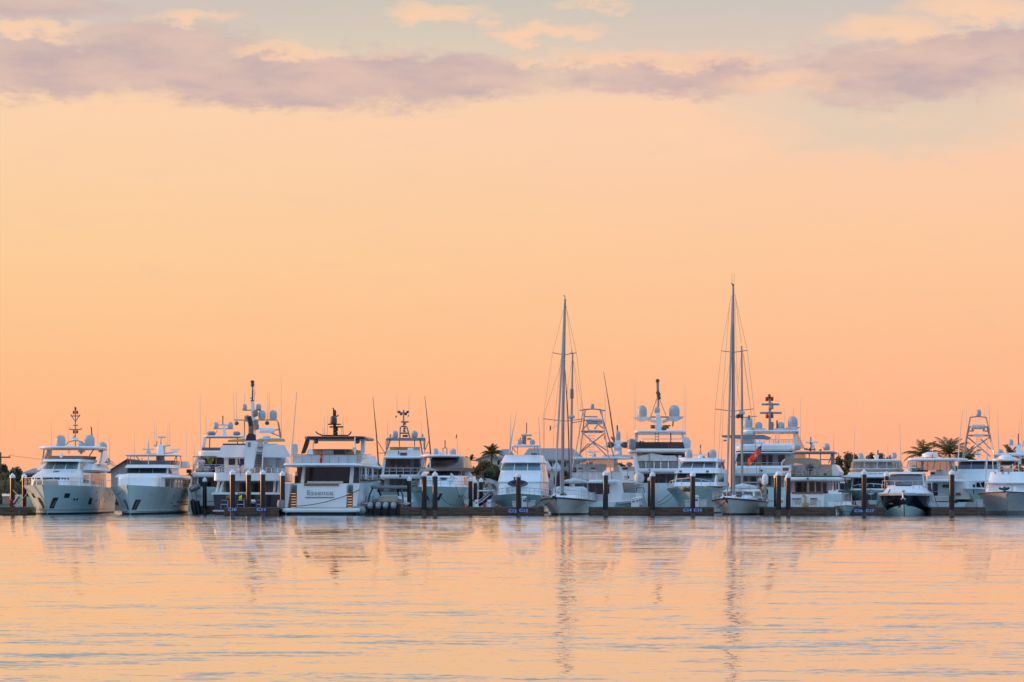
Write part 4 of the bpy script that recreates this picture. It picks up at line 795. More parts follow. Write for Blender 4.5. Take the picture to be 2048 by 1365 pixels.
b.tube('flag_staff', 'teak', [(590, 1080, 12.4), (620, 545, 12.8)], .03)
fl = b.flag('ensign', 'flag_red', 618, 555, 616, 640, -134, 146, 12.7, 10)
b.flag('flag_canton', 'flag_blue', 619, 566, 618, 602, -36, 22, 12.6, 4, parent=fl); b.flag('flag_cross', 'sign_white', 612, 588, 612, 592, -24, 20, 12.55, 4, parent=fl); b.flag('flag_badge', 'sign_white', 578, 640, 576, 660, -22, 22, 12.58, 4, parent=fl); b.flag('flag_badge', 'sign_white', 524, 730, 522, 744, -14, 16, 12.58, 4, parent=fl)
o = MB().lathe([(.08, -.3), (.2, -.25), (.24, .05), (.16, .25), (.05, .28)], b.P(662, 1030, 11.9), 10, sy=1.4).build('outboard_motor', 'black', b.e); b.tube('outboard_leg', 'dark_grey', [(672, 1045, 11.9), (676, 1110, 11.9)], .08, parent=o)
MB().tube([b.P(655, 1050, 12.3), b.P(648, 1075, 12.3), b.P(652, 1105, 12.3)], [.1, .13, .1], 8).build('horseshoe_buoy', 'orange', b.e)
MB().lathe([(.06, -.3), (.16, -.24), (.16, .2), (.06, .28)], b.P(648, 1005, 12.2), 8).build('gas_bottle', 'tan', b.e)
b.ladder('boarding_ladder', 682, 704, 1180, 1250, 12.9, 3, m='steel')

# ---- sportfishers with tuna towers
def tower(b, d0, legs, hoop, canopy, belly, ladder, dome, xb, xs=()):
    # legs: list of two (x, y, d) lines; all tube work of the tower is one frame
    L = [*legs, hoop]; L += xb
    o = b.tubes('tuna_tower', 'alloy', L, .055)
    x0, x1, y0, y1 = canopy; MB().slab([(b.b_at(x, d0) , y) for x, y in ((x0 + 12, d0 - .5), (x1 - 12, d0 - .5), (x1, d0 + .3), (x1 - 8, d0 + 1.3), (x0 + 8, d0 + 1.3), (x0, d0 + .3))], b.Z(y1, d0), b.Z(y0, d0), .12).build('tower_canopy', 'shade_white', o)
    x0, x1, y = belly; b.box('belly_band', 'shade_white', x0 + (x1 - x0) * .28, x1 - (x1 - x0) * .28, y - 9, y + 14, d0 - .4, d0 + .6, parent=o)
    for f in (.12, .76): b.box('tower_pod', 'grey', x0 + (x1 - x0) * f, x0 + (x1 - x0) * (f + .12), y, y + 14, d0 - .3, d0 + .3, .05, parent=o)
    b.ladder('tower_ladder', *ladder, parent=o)
    b.dome(*dome, d0, parent=o)
    return o
b = Boat('sportfishing_boat', 'white sportfisher with a tuna tower seen from astern, just right of the shorter ketch', 'boat', 'G', 255, 221, 13.)
h = b.hull(17, 2.5, 1082, 1165, 2.2, 3.6, 1.9, .5, bow=False, sternw=.93, mats=('hull_water_tint', 'bottom', 'white'))
b.box('cockpit_bulkhead', 'white', 105, 440, 992, 1185, 3.2, 9); 
for x0, x1, y0, y1, m in ((248, 306, 1000, 1080, 'glass'), (322, 380, 996, 1095, 'glass'), (392, 434, 1012, 1092, 'glass'), (130, 236, 1000, 1080, 'glass_grey')): b.box('window', m, x0, x1, y0, y1, 3.14, 3.3)
b.box('cabin_door', 'shade_white', 318, 384, 1098, 1168, 3.12, 3.3); b.box('door_frame', 'tan_dark', 310, 318, 990, 1170, 3.1, 3.3); b.box('door_frame', 'tan_dark', 310, 384, 1168, 1175, 3.1, 3.3)
T = b.tier('deckhouse', 'white', [(2.15, 1185, 3.3, .1), (2.15, 1085, 3.3, .1), (2.0, 985, 3.3, .1)], 8.9, .99)
T.win('window', 'glass_warm', .56, .985, 1.02, 1.9)
b.tier('foredeck_house', 'white', [(1.9, 1190, 8.8, .1), (1.5, 1085, 8.8, .1)], 13, .99)
b.slab('flybridge_deck', 'white', 84, 470, 968, 998, 1.6, 8.8, .5, .08)
b.box('flybridge_console', 'shade_white', 145, 378, 832, 968, 5.2, 6.6); b.poly('flybridge_side', 'white', [(435, 968), (562, 968), (520, 838), (500, 840), (440, 930)], 4.6, 4.9); b.box('flybridge_bulwark', 'shade_white', 95, 440, 905, 966, 2.2, 2.35)
for x in (178, 290):
    o = b.box('helm_chair', 'white_pole', x - 20, x + 20, 880, 892, 3.4, 3.9); b.box('chair_back', 'tan_dark', x - 20, x + 20, 862, 878, 3.8, 3.9, parent=o); b.tube('chair_post', 'steel', [(x, 890, 3.65), (x, 960, 3.65)], .06, parent=o)
b.rail('railing', [(95, 966, 2), (440, 966, 2)], b.M(55), 7, mid=1)
b.poly('enclosure_panel', 'vinyl', [(110, 785), (500, 785), (510, 862), (100, 862)], 6.8, 6.83); b.poly('enclosure_panel', 'vinyl', [(470, 785), (505, 785), (520, 900), (478, 900)], 4, 4.03)
b.slab('hardtop', 'white', 108, 522, 766, 786, 3, 8.2, .5, .06); b.radar(240, 355, 722, 5, 40); b.box('tower_speaker', 'grey', 285, 310, 738, 768, 4.8, 5.1)
tower(b, 4.6, [[(88, 970, 2.4), (130, 770, 3), (205, 352, 4)], [(458, 965, 2.4), (425, 760, 3), (365, 352, 4)], [(175, 770, 7.5), (205, 500, 5.5), (222, 352, 5)], [(475, 765, 7.5), (410, 540, 5.5), (352, 352, 5)]],
      [(205, 352, 4.4), (285, 345, 4.3), (365, 352, 4.4)], (232, 356, 430, 478), (185, 395, 541), (255, 300, 545, 965, 4, 17), (285, 297, 342, 34),
      [[(185, 541, 4), (395, 541, 4)], [(218, 413, 4.4), (332, 415, 4.4)], [(190, 545, 4), (420, 765, 4)], [(392, 560, 4), (180, 730, 4)], [(195, 525, 4), (250, 480, 4)], [(390, 520, 4), (335, 482, 4)], [(300, 640, 4), (430, 720, 4)], [(170, 730, 4), (250, 650, 4)], [(215, 445, 4), (375, 455, 4)], [(225, 470, 4), (255, 530, 4)], [(330, 485, 4), (305, 525, 4)], [(175, 358, 4.4), (210, 355, 4.4)], [(360, 358, 4.4), (400, 360, 4.4)]])
for p in ([(480, 640, 4), (440, 360, 4), (384, 18, 4)],): MB().tube([b.P(*q) for q in p], [.07, .055, .02], 6).build('outrigger', 'dark_grey', b.e)
for x0, y0, x1, y1, d in ((398, 500, 397, 180, 4.4), (178, 355, 178, 280, 4.4), (60, 0, 75, 560, 4)): b.whip(x0, y0, x1, y1, d)
b.flag('pennant', 'flag_red', 397, 580, 397, 612, -8, 0, 4, 3)
b.tubes('bow_rail', 'white_pole', [[(570, 1022, 11), (620, 1020, 12.5), (672, 1032, 15)], [(580, 1080, 11), (568, 1022, 11)], [(640, 1070, 13), (610, 1022, 12)], [(675, 1075, 15), (672, 1032, 15), (628, 1072, 13)]], .035)
b.box('cockpit_locker', 'shade_white', 262, 300, 1100, 1180, 2.2, 3, .03); b.tubes('cockpit_rail', 'tan_dark', [[(300, 1200, .1), (305, 1190, .1), (345, 1190, .1), (350, 1200, .1)]], .05)
h.win('rub_rail', 'shade_white', 1, .0, .95, .84, .9, .05, 12)

b = Boat('sportfishing_boat', 'bow-on white sportfisher with a tuna tower in front of the palm trees at the right', 'boat', 'K', 800, 223, 3.5)
h = b.hull(17, 2.7, 965, 1040, 2.0, 3.0, 1.8, .42, mats=('hull_water_tint', 'bottom', 'white'))
T = b.tier('deckhouse', 'white', [(2.1, 1000, 3.5, 1.2), (2.05, 965, 3.8, 1.2)], 13, .9, 4); T1 = b.tier('windscreen_band', 'glass', [(2.0, 968, 4.2, 1.2), (2.0, 894, 5, 1.2)], 12.9, .9, 4)
b.tier('foredeck_brow', 'white', [(2.1, 896, 4.4, 1.2), (2.2, 884, 4.3, 1.2), (2.0, 758, 6.2, 1.2)], 13, .9, 4)
T2 = b.tier('flybridge', 'white', [(2.0, 760, 6.2, 1.2), (1.95, 676, 7.2, 1.2), (2.1, 668, 6.9, 1.2), (2.0, 656, 7.1, 1.2)], 12.5, .9, 4); T2.panes('windscreen', 'glass', 3, -.98, .98, .05, .97, .02); T2.win('window', 'glass_grey', .52, .7, .05, .95); T2.win('window', 'glass_grey', -.7, -.52, .05, .95)
tower(b, 9., [[(680, 665, 8.5), (725, 410, 9), (768, 192, 9)], [(1030, 600, 8.5), (985, 395, 9), (940, 192, 9)], [(700, 655, 11), (735, 395, 9.6), (760, 300, 9.4)], [(1045, 655, 11), (975, 395, 9.6), (950, 300, 9.4)]],
      [(765, 193, 9), (855, 182, 8.9), (943, 193, 9)], (775, 932, 272, 318), (723, 992, 385), (833, 884, 400, 615, 8.6, 10), (856, 104, 175, 60),
      [[(723, 388, 9), (992, 388, 9)], [(748, 295, 9), (960, 295, 9)], [(740, 342, 9), (805, 340, 9)], [(905, 338, 9), (975, 345, 9)], [(730, 402, 9), (990, 620, 9)], [(985, 402, 9), (700, 610, 9)], [(780, 315, 9), (805, 340, 9)], [(925, 315, 9), (905, 338, 9)], [(885, 430, 9), (990, 540, 9)]])
b.radar(815, 890, 608, 8.6, 20); b.flag('pennant', 'tan_dark', 724, 460, 722, 490, 10, 0, 9, 3)
for x0, y0, x1, y1, d in ((725, 300, 727, 0, 9), (980, 390, 970, 20, 9), (788, 182, 788, 140, 9), (920, 182, 920, 140, 9), (862, 250, 862, 200, 9)): b.whip(x0, y0, x1, y1, d)
for p in ([(628, 780, 8), (650, 440, 8), (686, 110, 8)], [(930, 960, 2.), (945, 640, 2.4), (955, 420, 2.8)]): MB().tube([b.P(*q) for q in p], [.07, .05, .02], 6).build('outrigger', 'white_pole', b.e)
b.tubes('bow_rail', 'white_pole', [[(650, 905, 3), (760, 895, 1), (900, 900, 1)], [(700, 960, 2), (735, 905, 2)], [(770, 965, 1), (768, 898, 1)], [(830, 965, 1), (825, 898, 1)], [(890, 950, 2), (868, 900, 2)]], .035)
b.slab('bow_pulpit', 'white', 690, 915, 960, 974, -.4, 2, .5, .05)

# ---- white motor yacht behind the first tower boat
b = Boat('motor_yacht', 'white motor yacht with one slim domed mast, left of the yacht with twin giant domes', 'yacht', 'G', 570, 234, 2.)
h = b.hull(20, 2.6, 1060, 1085, 2.4, 2, 1.4, .4, bow=False)
b.box('saloon', 'white', 440, 690, 985, 1070, 3, 15); b.box('window', 'glass', 520, 640, 1015, 1065, 2.94, 3.1)
b.slab('upper_deck', 'white', 430, 720, 980, 1010, .6, 15, .5, .08); b.poly('deck_brow', 'shade_white', [(560, 985), (700, 985), (690, 1005), (560, 1012)], .4, .7)
b.box('flybridge', 'shade_white', 470, 665, 852, 982, 3, 13); b.box('vent', 'black', 550, 596, 864, 876, 2.9, 3.1); b.box('locker_door', 'white', 530, 590, 890, 935, 2.92, 3.05); b.box('locker_door', 'white', 600, 655, 890, 975, 2.92, 3.05); b.box('switch_box', 'black', 597, 610, 938, 956, 2.85, 3)
b.poly('radar_arch', 'white', [(640, 755), (668, 755), (692, 940), (690, 985), (668, 985), (660, 900)], 1.5, 2.1); b.slab('hardtop', 'shade_white', 370, 660, 748, 778, 2, 9, .5, .06)
b.poly('mast', 'white', [(478, 640), (490, 640), (492, 620), (532, 620), (540, 640), (545, 755), (500, 755), (476, 755)], 4.4, 5.2); b.dome(508, 535, 622, 52, 4.8); b.tubes('mast_pole', 'dark_grey', [[(506, 540, 4.8), (504, 490, 4.8)], [(452, 590, 4.8), (482, 640, 4.8)]], .07)
b.radar(388, 620, 679, 4.2, 10)
for x in (445, 572): MB().lathe([(.1, -.3), (.3, -.2), (.36, 0), (.3, .2), (.08, .28)], b.P(x, 661, 4.2), 10).build('searchlight', 'dark_grey', b.e)
for x, y0, y1 in ((514, 655, 700), (514, 720, 745)): MB().lathe([(.05, -.2), (.25, -.12), (.25, .12), (.05, .2)], b.P(x, (y0 + y1) / 2, 4.3), 8).build('horn', 'white', b.e)
MB().lathe([(.05, -.5), (.38, -.42), (.42, .0), (.3, .4), (.05, .48)], b.P(632, 655, 3), 12).build('satellite_box', 'grey', b.e); b.slab('barbecue', 'grey', 580, 640, 815, 852, 2.2, 3, .3, .2); MB().lathe([(.05, -.5), (.4, -.35), (.48, 0), (.4, .35), (.05, .5)], b.P(697, 955, 1), 12).build('round_fender', 'shade_white', b.e)
for x0, y0, x1, y1 in ((592, 660, 590, 540), (620, 640, 618, 545), (450, 660, 440, 600)): b.whip(x0, y0, x1, y1, 5)
b.tubes('cockpit_frame', 'tan_dark', [[(672, 1105, .4), (672, 1040, .4), (738, 1040, .4), (750, 1140, .4)]], .05); b.box('cockpit_seat', 'shade_white', 650, 695, 1085, 1195, .2, .8)

# ---- big yacht with twin giant domes
b = Boat('motor_yacht', 'large white yacht with two giant domes on outspread mast arms and a covered boat', 'yacht', 'H', 345, 236, .5)
h = b.hull(28, 3.3, 1000, 985, 3.0, 2, 1.2, .4, bow=False)
b.box('main_saloon', 'shade_white', 125, 600, 898, 1005, 4, 18)
for x0, x1 in ((197, 246), (255, 300), (310, 345), (355, 382), (388, 412), (424, 490)): b.box('window', 'glass', x0, x1, 905, 992, 3.9, 4.1)
for x in (250, 350, 418): b.tube('deck_post', 'tan', [(x, 900, 3.5), (x, 995, 3.5)], .08)
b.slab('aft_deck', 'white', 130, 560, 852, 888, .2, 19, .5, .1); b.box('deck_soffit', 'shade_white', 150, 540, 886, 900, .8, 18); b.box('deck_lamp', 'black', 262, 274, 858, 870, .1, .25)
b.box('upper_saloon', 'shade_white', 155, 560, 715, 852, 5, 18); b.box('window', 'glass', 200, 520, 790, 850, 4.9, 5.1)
for x in (235, 310, 370, 440): b.tube('enclosure_post', 'white', [(x, 790, 1.2), (x, 852, 1.2)], .05)
b.poly('enclosure_panel', 'vinyl', [(158, 790), (520, 790), (518, 850), (160, 850)], 1.3, 1.33)
rows = [[b.P(x, y, d) for x, y in pts] for d, pts in ((1.2, [(130, 785), (128, 745), (200, 735), (285, 712), (400, 735), (500, 735), (522, 752), (524, 785)]), (5, [(130, 785), (128, 740), (200, 728), (285, 702), (400, 728), (500, 728), (522, 748), (524, 785)]))]
MB().grid(rows, 0, True, True, True).build('boat_cover', 'canvas', b.e); b.tube('cover_strap', 'dark_grey', [(265, 785, 1.1), (266, 720, 1.1)], .03)
for pts in ([(118, 735), (150, 735), (178, 850), (182, 905), (160, 905), (140, 830)], [(530, 735), (560, 735), (545, 850), (535, 890), (520, 880), (530, 830)]): b.poly('deck_wing', 'white', pts, 1, 3)
b.slab('flybridge_deck', 'white', 66, 650, 672, 704, .8, 18, .6, .12); b.box('deck_soffit', 'tan', 150, 580, 702, 716, 1.4, 16)
b.poly('bulwark_panel', 'smoke_glass', [(100, 672), (590, 672), (575, 612), (108, 612)], 1.4, 1.5); b.slab('deck_seat', 'tan_dark', 215, 430, 625, 668, 2.4, 3.6, .3, .1); b.slab('deck_seat', 'dark_grey', 165, 225, 600, 660, 2.4, 3.4, .3, .2)
b.rail('railing', [(200, 612, 1.4), (560, 612, 1.4)], b.M(28), 9, mid=0, r=.03); b.slab('hardtop', 'white', 128, 600, 506, 528, 3, 12, .5, .06)
for pts in ([(138, 526), (164, 526), (160, 612), (132, 612)], [(555, 526), (572, 526), (592, 612), (572, 612)]): b.poly('hardtop_leg', 'white', pts, 4, 5)
b.tube('hardtop_post', 'dark_grey', [(462, 526, 4), (462, 640, 4)], .06); b.ladder('ladder', 320, 352, 526, 625, 3.6, 4, m='dark_grey')
b.poly('mast', 'white', [(330, 345), (358, 345), (372, 390), (388, 505), (324, 505)], 7, 8.2); b.dome(339, 292, 350, 48, 7.4)
for sx in ((325, 430, 215, 392), (385, 430, 475, 392)): b.tube('mast_arm', 'white', [(sx[0], sx[1], 7.6), (sx[2], sx[3], 7.6)], .17)
for x, y0, y1, wd in ((200, 278, 388, 90), (495, 276, 386, 96)): o = b.dome(x, y0, y1, wd, 7.6); MB().lathe([(.25, -.4), (.7, -.12), (.9, .05)], b.P(x, y1, 7.6), 12).build('dome_base', 'white', o)
b.tubes('mast_pole', 'alloy', [[(345, 300, 7.6), (346, 200, 7.6)], [(346, 200, 7.6), (342, 55, 7.6)]], .13)
for x, y in ((342, 55), (352, 180), (354, 210), (345, 165)): MB().lathe([(.04, .18), (.18, .1), (.18, -.1), (.05, -.18)], b.P(x, y, 7.5), 8).build('navigation_light', 'dark_grey', b.e)
b.tubes('mast_stay', 'dark_grey', [[(340, 200, 7.6), (275, 400, 7.6)], [(352, 200, 7.6), (418, 370, 7.6)]], .025)
for x0, x1, y, m in ((283, 325, 384, 'alloy'), (370, 440, 384, 'alloy'), (277, 322, 464, 'dark_grey'), (388, 460, 464, 'dark_grey')): b.radar(x0, x1, y, 6.8, 26 if m == 'dark_grey' else 8, m)
MB().lathe([(.1, -.2), (.25, -.1), (.2, .15), (.05, .2)], b.P(400, 490, 7), 8).build('deck_lamp', 'dark_grey', b.e)
b.flag('pennant', 'black', 490, 415, 486, 462, -12, 16, 7, 4)
for x0, y0, x1, y1, d in ((126, 560, 128, 60, 5), (138, 600, 145, 60, 4), (588, 505, 590, 80, 5), (598, 590, 600, 120, 4), (178, 505, 177, 490, 5), (572, 505, 572, 370, 6), (418, 370, 418, 340, 7.6), (279, 400, 279, 340, 7.6), (66, 600, 66, 520, 3)): b.whip(x0, y0, x1, y1, d)
MB().lathe([(.05, -.7), (.5, -.6), (.55, .2), (.3, .55), (.05, .6)], b.P(590, 625, 3), 12).build('satellite_box', 'shade_white', b.e); MB().lathe([(.05, -.6), (.45, -.5), (.45, .3), (.05, .5)], b.P(108, 630, 3), 12).build('satellite_box', 'shade_white', b.e)
b.poly('stair_side', 'white', [(600, 680), (645, 680), (660, 720), (620, 720)], 6, 8); b.box('window', 'glass', 545, 600, 718, 750, 3.9, 5.2)

# ---- bow-on sedan with twin domes, behind C14 / C15
b = Boat('motor_yacht', 'bow-on yacht with a curved bow rail, dark lower windscreen and two domes, behind sign C14', 'yacht', 'H', 640, 219, 5.)
h = b.hull(19, 2.75, 1008, 1065, 2.0, 3.4, 1.9, .45, mats=('hull_water_tint', 'bottom', 'white'))
T = b.tier('deckhouse', 'white', [(2.1, 1012, 4, 1.3), (2.05, 980, 4.3, 1.3), (2.0, 902, 5.6, 1.3), (2.15, 895, 5.2, 1.3), (1.95, 855, 6.4, 1.3)], 15, .9, 4); T.win('windscreen', 'glass', fx(-.99, 4), fx(.99, 4), 1.04, 1.98); T.win('window', 'glass', .505, .75, 1.1, 1.95); T.win('window', 'glass', -.75, -.505, 1.1, 1.95)
T2 = b.tier('flybridge', 'white', [(1.9, 858, 7, 1.1), (1.85, 850, 7.2, 1.1), (1.7, 798, 8.4, 1.1), (1.85, 788, 8.0, 1.1), (1.8, 765, 8.4, 1.1)], 14.5, .9, 4); T2.panes('windscreen', 'glass_grey', 3, -.96, .96, 1.08, 1.92, .05); T2.win('window', 'glass_grey', .52, .7, 1.1, 1.9)
b.slab('hardtop', 'white', 535, 895, 757, 775, 9, 14, .7, .06, dref=10); b.dome(624, 680, 757, 68, 11); b.dome(842, 680, 757, 72, 11); b.radar(667, 790, 730, 11, 25); MB().lathe([(.1, -.25), (.28, -.15), (.28, .1), (.1, .2)], b.P(735, 748, 10.8), 10).build('horn', 'white', b.e)
b.tubes('mast', 'dark_grey', [[(722, 757, 11), (732, 670, 11), (745, 757, 11)], [(733, 670, 11), (733, 636, 11)]], .05); b.box('speaker', 'black', 748, 772, 745, 757, 10.6, 11); b.flag('canvas_cover', 'tan_dark', 798, 705, 796, 755, 12, 0, 11.4, 3)
for x, y in ((550, 878), (795, 878)): b.box('deck_lamp', 'dark_grey', x - 12, x + 12, y - 8, y + 6, 5.3, 5.5)
b.tubes('bow_rail', 'white_pole', [[(430, 1005, 4), (455, 970, 3), (530, 948, 1), (640, 938, 0), (760, 955, 1.5), (862, 975, 6), (930, 1000, 9)], [(480, 1000, 2), (482, 960, 2)], [(560, 1003, .8), (560, 945, .8)], [(740, 1005, 1), (738, 950, 1)], [(820, 1015, 4), (818, 966, 4)]], .035)
for x in (590, 628): MB().lathe([(.08, -.2), (.2, -.17), (.24, 0), (.18, .17), (.04, .2)], b.P(x, 1043, -.1), 10).build('anchor', 'dark_grey', b.e)
b.box('hatch', 'glass_teal', 605, 630, 908, 940, 4.9, 5.1); b.whip(660, 757, 655, 700, 11); b.whip(895, 930, 895, 700, 10)
b.poly('cockpit_canopy', 'tan_dark', [(885, 760), (930, 790), (945, 900), (905, 900)], 12, 14)
h.win('hawse_opening', 'shade_white', 1, .12, .15, .86, .92, n=2)

# ---- tall explorer yacht at centre right
b = Boat('motor_yacht', 'big white yacht with a four-armed mast and deck crane, behind the red ensign ketch', 'yacht', 'I', 640, 240, 1.)
h = b.hull(30, 3.9, 1000, 985, 3.5, 2, 1.2, .4, bow=False)
b.box('main_saloon', 'shade_white', 340, 960, 864, 1005, 4, 20)
for x0, x1, y0, y1 in ((520, 570, 884, 950), (682, 716, 884, 965), (600, 650, 890, 960)): b.box('window', 'glass', x0, x1, y0, y1, 3.9, 4.1)
for i in range(6): b.box('stair_tread', 'grey', 438, 482, 876 + i * 13, 880 + i * 13, 3.2, 3.9)
b.slab('aft_deck', 'white', 312, 960, 768, 868, .3, 21, 1., .2); b.box('deck_lamp', 'black', 612, 630, 808, 824, .15, .35)
b.box('upper_saloon', 'shade_white', 372, 940, 638, 770, 4, 19)
for x0, x1 in ((628, 668), (692, 735), (790, 858), (545, 572)): b.box('window', 'glass', x0, x1, 662, 760, 3.9, 4.1)
for i in range(6): b.box('stair_tread', 'grey', 440, 480, 652 + i * 15, 657 + i * 15, 3.2, 3.9)
b.box('table', 'teak', 520, 740, 752, 764, 2, 3); b.rail('railing', [(330, 768, .6), (850, 768, .6)], b.M(30), 10, mid=0)
b.poly('deck_wing', 'white', [(362, 640), (385, 640), (345, 770), (322, 770)], 1, 4)
b.slab('boat_deck', 'white', 360, 960, 548, 620, .8, 20, .9, .15); b.box('stripe', 'black', 362, 945, 622, 632, 1.0, 19); b.slab('boat_deck_lip', 'white', 352, 950, 631, 642, .7, 20, .9, .03)
b.slab('liferaft', 'white', 552, 648, 516, 548, 2.4, 4, .4, .2); b.rail('railing', [(362, 548, 1.2), (940, 548, 1.2)], b.M(40), 13, mid=1); b.rail('railing', [(700, 548, 4), (950, 548, 4)], b.M(45), 7, mid=1)
b.slab('crane_body', 'shade_white', 420, 540, 425, 548, 5, 6.5, .4, .15); o = b.poly('crane_boom', 'grey', [(212, 462), (235, 460), (400, 456), (640, 455), (725, 485), (690, 505), (640, 500), (400, 498), (228, 480)], 4.4, 5.1); b.slab('boom_hook', 'grey', 238, 270, 503, 518, 4.5, 5, .1, .1)
b.slab('hardtop', 'white', 432, 996, 406, 426, 6, 15, .6, .06)
b.poly('hardtop_leg', 'white', [(940, 426), (962, 426), (1005, 600), (960, 600), (945, 520)], 7, 8); b.poly('hardtop_side', 'vinyl', [(965, 430), (985, 430), (1060, 590), (1005, 600)], 8, 8.1); b.poly('hardtop_leg', 'shade_white', [(470, 426), (558, 426), (545, 548), (480, 548)], 9, 10)
b.poly('mast', 'alloy', [(694, 95), (716, 95), (718, 240), (718, 406), (692, 406), (694, 240)], 9, 9.8)
b.tubes('mast_arm', 'alloy', [[(622, 148, 9.4), (802, 148, 9.4)], [(606, 234, 9.4), (826, 234, 9.4)], [(665, 102, 9.4), (738, 102, 9.4)], [(668, 275, 9.4), (738, 275, 9.4)]], .1)
for x, y in ((700, 66), (674, 94), (728, 92), (677, 268), (728, 266)): MB().lathe([(.1, -.2), (.14, -.15), (.14, .15), (.1, .2)], b.P(x, y, 9.2), 8).build('navigation_light', 'lamp_red', b.e)
for x, y in ((718, 175), (722, 350), (720, 385)): MB().lathe([(.05, -.25), (.25, -.15), (.2, .2), (.05, .25)], b.P(x, y, 9), 8).build('horn', 'grey', b.e)
b.flag('pennant', 'red', 732, 125, 728, 152, -8, 4, 9, 3); b.tube('mast_pole', 'white', [(705, 98, 9.4), (700, 60, 9.4)], .14)
for x, y0, y1, wd in ((480, 272, 390, 98), (595, 325, 398, 70), (818, 325, 398, 66), (938, 268, 384, 98)): o = b.dome(x, y0, y1, wd, 9); MB().lathe([(.18, -.45), (.3, -.25), (.7, .05)], b.P(x, y1, 9), 12).build('dome_base', 'white', o)
b.flag('pennant', 'flag_red', 505, 258, 498, 300, -4, 8, 9, 3); b.tube('mast_pole', 'dark_grey', [(779, 398, 9), (779, 310, 9)], .08)
b.ladder('ladder', 762, 800, 425, 545, 5.5, 5, m='white_pole')
for x0, y0, x1, y1, d in ((1017, 600, 1017, 80, 6), (852, 406, 853, 180, 9), (945, 268, 946, 180, 9), (900, 470, 900, 430, 7), (600, 405, 600, 398, 9)): b.whip(x0, y0, x1, y1, d)

# ---- white yacht with green stripe
b = Boat('motor_yacht', 'white yacht with a green stripe, tan covered dinghy and gold script on its stern', 'yacht', 'I', 1108, 217, 3.)
h = b.hull(22, 3.0, 1000, 1050, 2.7, 2.4, 1.4, .4, bow=False, off=.6)
b.box('transom', 'white', 918, 1255, 1048, 1200, .2, 1, .0, .2); b.box('transom_cap', 'teak', 930, 1250, 1034, 1048, .3, 1.1)
b.text('name_lettering', 'IV', 'gold', 968, 1030, 1118, 1162, .14); b.text('name_lettering', 'ast', 'gold', 1112, 1178, 1110, 1162, .14)
b.poly('stern_emblem', 'gold', [(1036, 1180), (1036, 1150), (1056, 1140), (1058, 1090), (1038, 1076), (1034, 1062), (1062, 1062), (1064, 1080), (1084, 1078), (1072, 1100), (1070, 1140), (1098, 1142), (1098, 1180)], .1, .18); b.box('transom_groove', 'tan_dark', 928, 1022, 1096, 1101, .12, .3); b.box('transom_groove', 'tan_dark', 1114, 1184, 1094, 1101, .12, .3)
b.each('stern_rail', 'steel', [[(932, 1190, 0), (932, 1122, 0), (1010, 1122, 0)], [(1130, 1118, 0), (1215, 1118, 0), (1215, 1190, 0)]], .03)
b.box('saloon', 'shade_white', 905, 1310, 918, 1060, 3.4, 16)
for x0, x1, y0, y1, m in ((962, 1075, 935, 1042, 'glass'), (1112, 1156, 935, 1028, 'glass'), (1176, 1222, 935, 1028, 'glass'), (1242, 1280, 940, 1100, 'glass'), (890, 915, 935, 1020, 'glass_grey')): b.box('window', m, x0, x1, y0, y1, 3.3, 3.5)
for x in (1093, 1165): b.box('door_post', 'white', x - 5, x + 5, 930, 1036, 3.2, 3.5)
b.box('cockpit_side', 'white', 1296, 1425, 1018, 1190, .5, 4, .0, .3)
b.slab('flybridge_deck', 'white', 850, 1418, 884, 922, .6, 15, .6, .1); b.slab('deck_stripe', 'green_stripe', 862, 1414, 870, 885, .7, 15, .6, .03); b.box('deck_lamp', 'black', 1080, 1098, 890, 904, .4, .6)
for pts in ([(885, 872), (915, 872), (922, 762), (905, 762)], [(1400, 872), (1418, 830), (1366, 755), (1336, 755), (1336, 872)]): b.poly('flybridge_side', 'white', pts, 1.4, 9)
b.box('flybridge_console', 'white', 945, 1345, 755, 872, 7, 8); b.rail('railing', [(915, 870, .8), (1345, 870, .8)], b.M(66), 8, mid=2, r=.014)
c0 = [(828, 752), (832, 712), (870, 692), (1000, 690), (1110, 690), (1190, 700), (1214, 720), (1216, 748), (1195, 790), (1110, 760), (930, 740)]
b.poly('dinghy_cover', 'tan', c0, 3, 5); b.tubes('davit', 'white_pole', [[(830, 870, 2), (825, 740, 2.4), (860, 705, 3)]], .06); b.box('dinghy_chock', 'tan_dark', 820, 900, 785, 820, 2.6, 3.4)
o = MB().lathe([(.08, -.35), (.3, -.2), (.34, .1), (.2, .3), (.05, .34)], b.P(1110, 785, 1.6), 10).build('outboard_motor', 'dark_grey', b.e); b.tube('outboard_leg', 'dark_grey', [(1108, 800, 1.6), (1106, 862, 1.6)], .11, parent=o)
b.tubes('bicycle_rack', 'grey', [[(1005, 860, 1.4), (1030, 820, 1.4), (1080, 860, 1.4), (1050, 822, 1.4)], [(1130, 855, 1.4), (1165, 810, 1.4), (1200, 862, 1.4)]], .05); b.box('barbecue', 'dark_grey', 1255, 1282, 845, 866, 1, 1.6)
b.slab('hardtop', 'alloy', 925, 1362, 622, 642, 5, 11, .5, .05); b.each('hardtop_frame', 'alloy', [[(932, 640, 5.4), (930, 755, 5.4)], [(950, 640, 10), (950, 755, 10)], [(1218, 640, 5.4), (1215, 755, 5.4)], [(1325, 640, 5.4), (1328, 755, 5.4)], [(1355, 640, 5.4), (1358, 750, 5.4)], [(1218, 707, 5.4), (1330, 707, 5.4)], [(1330, 660, 5.4), (1300, 745, 5.4)], [(1105, 640, 8), (1105, 690, 8)]], .05); b.box('hardtop_wing', 'alloy', 1325, 1350, 640, 755, 6, 7)
b.poly('enclosure_panel', 'vinyl', [(935, 645), (1065, 645), (1070, 690), (935, 750)], 9, 9.03)
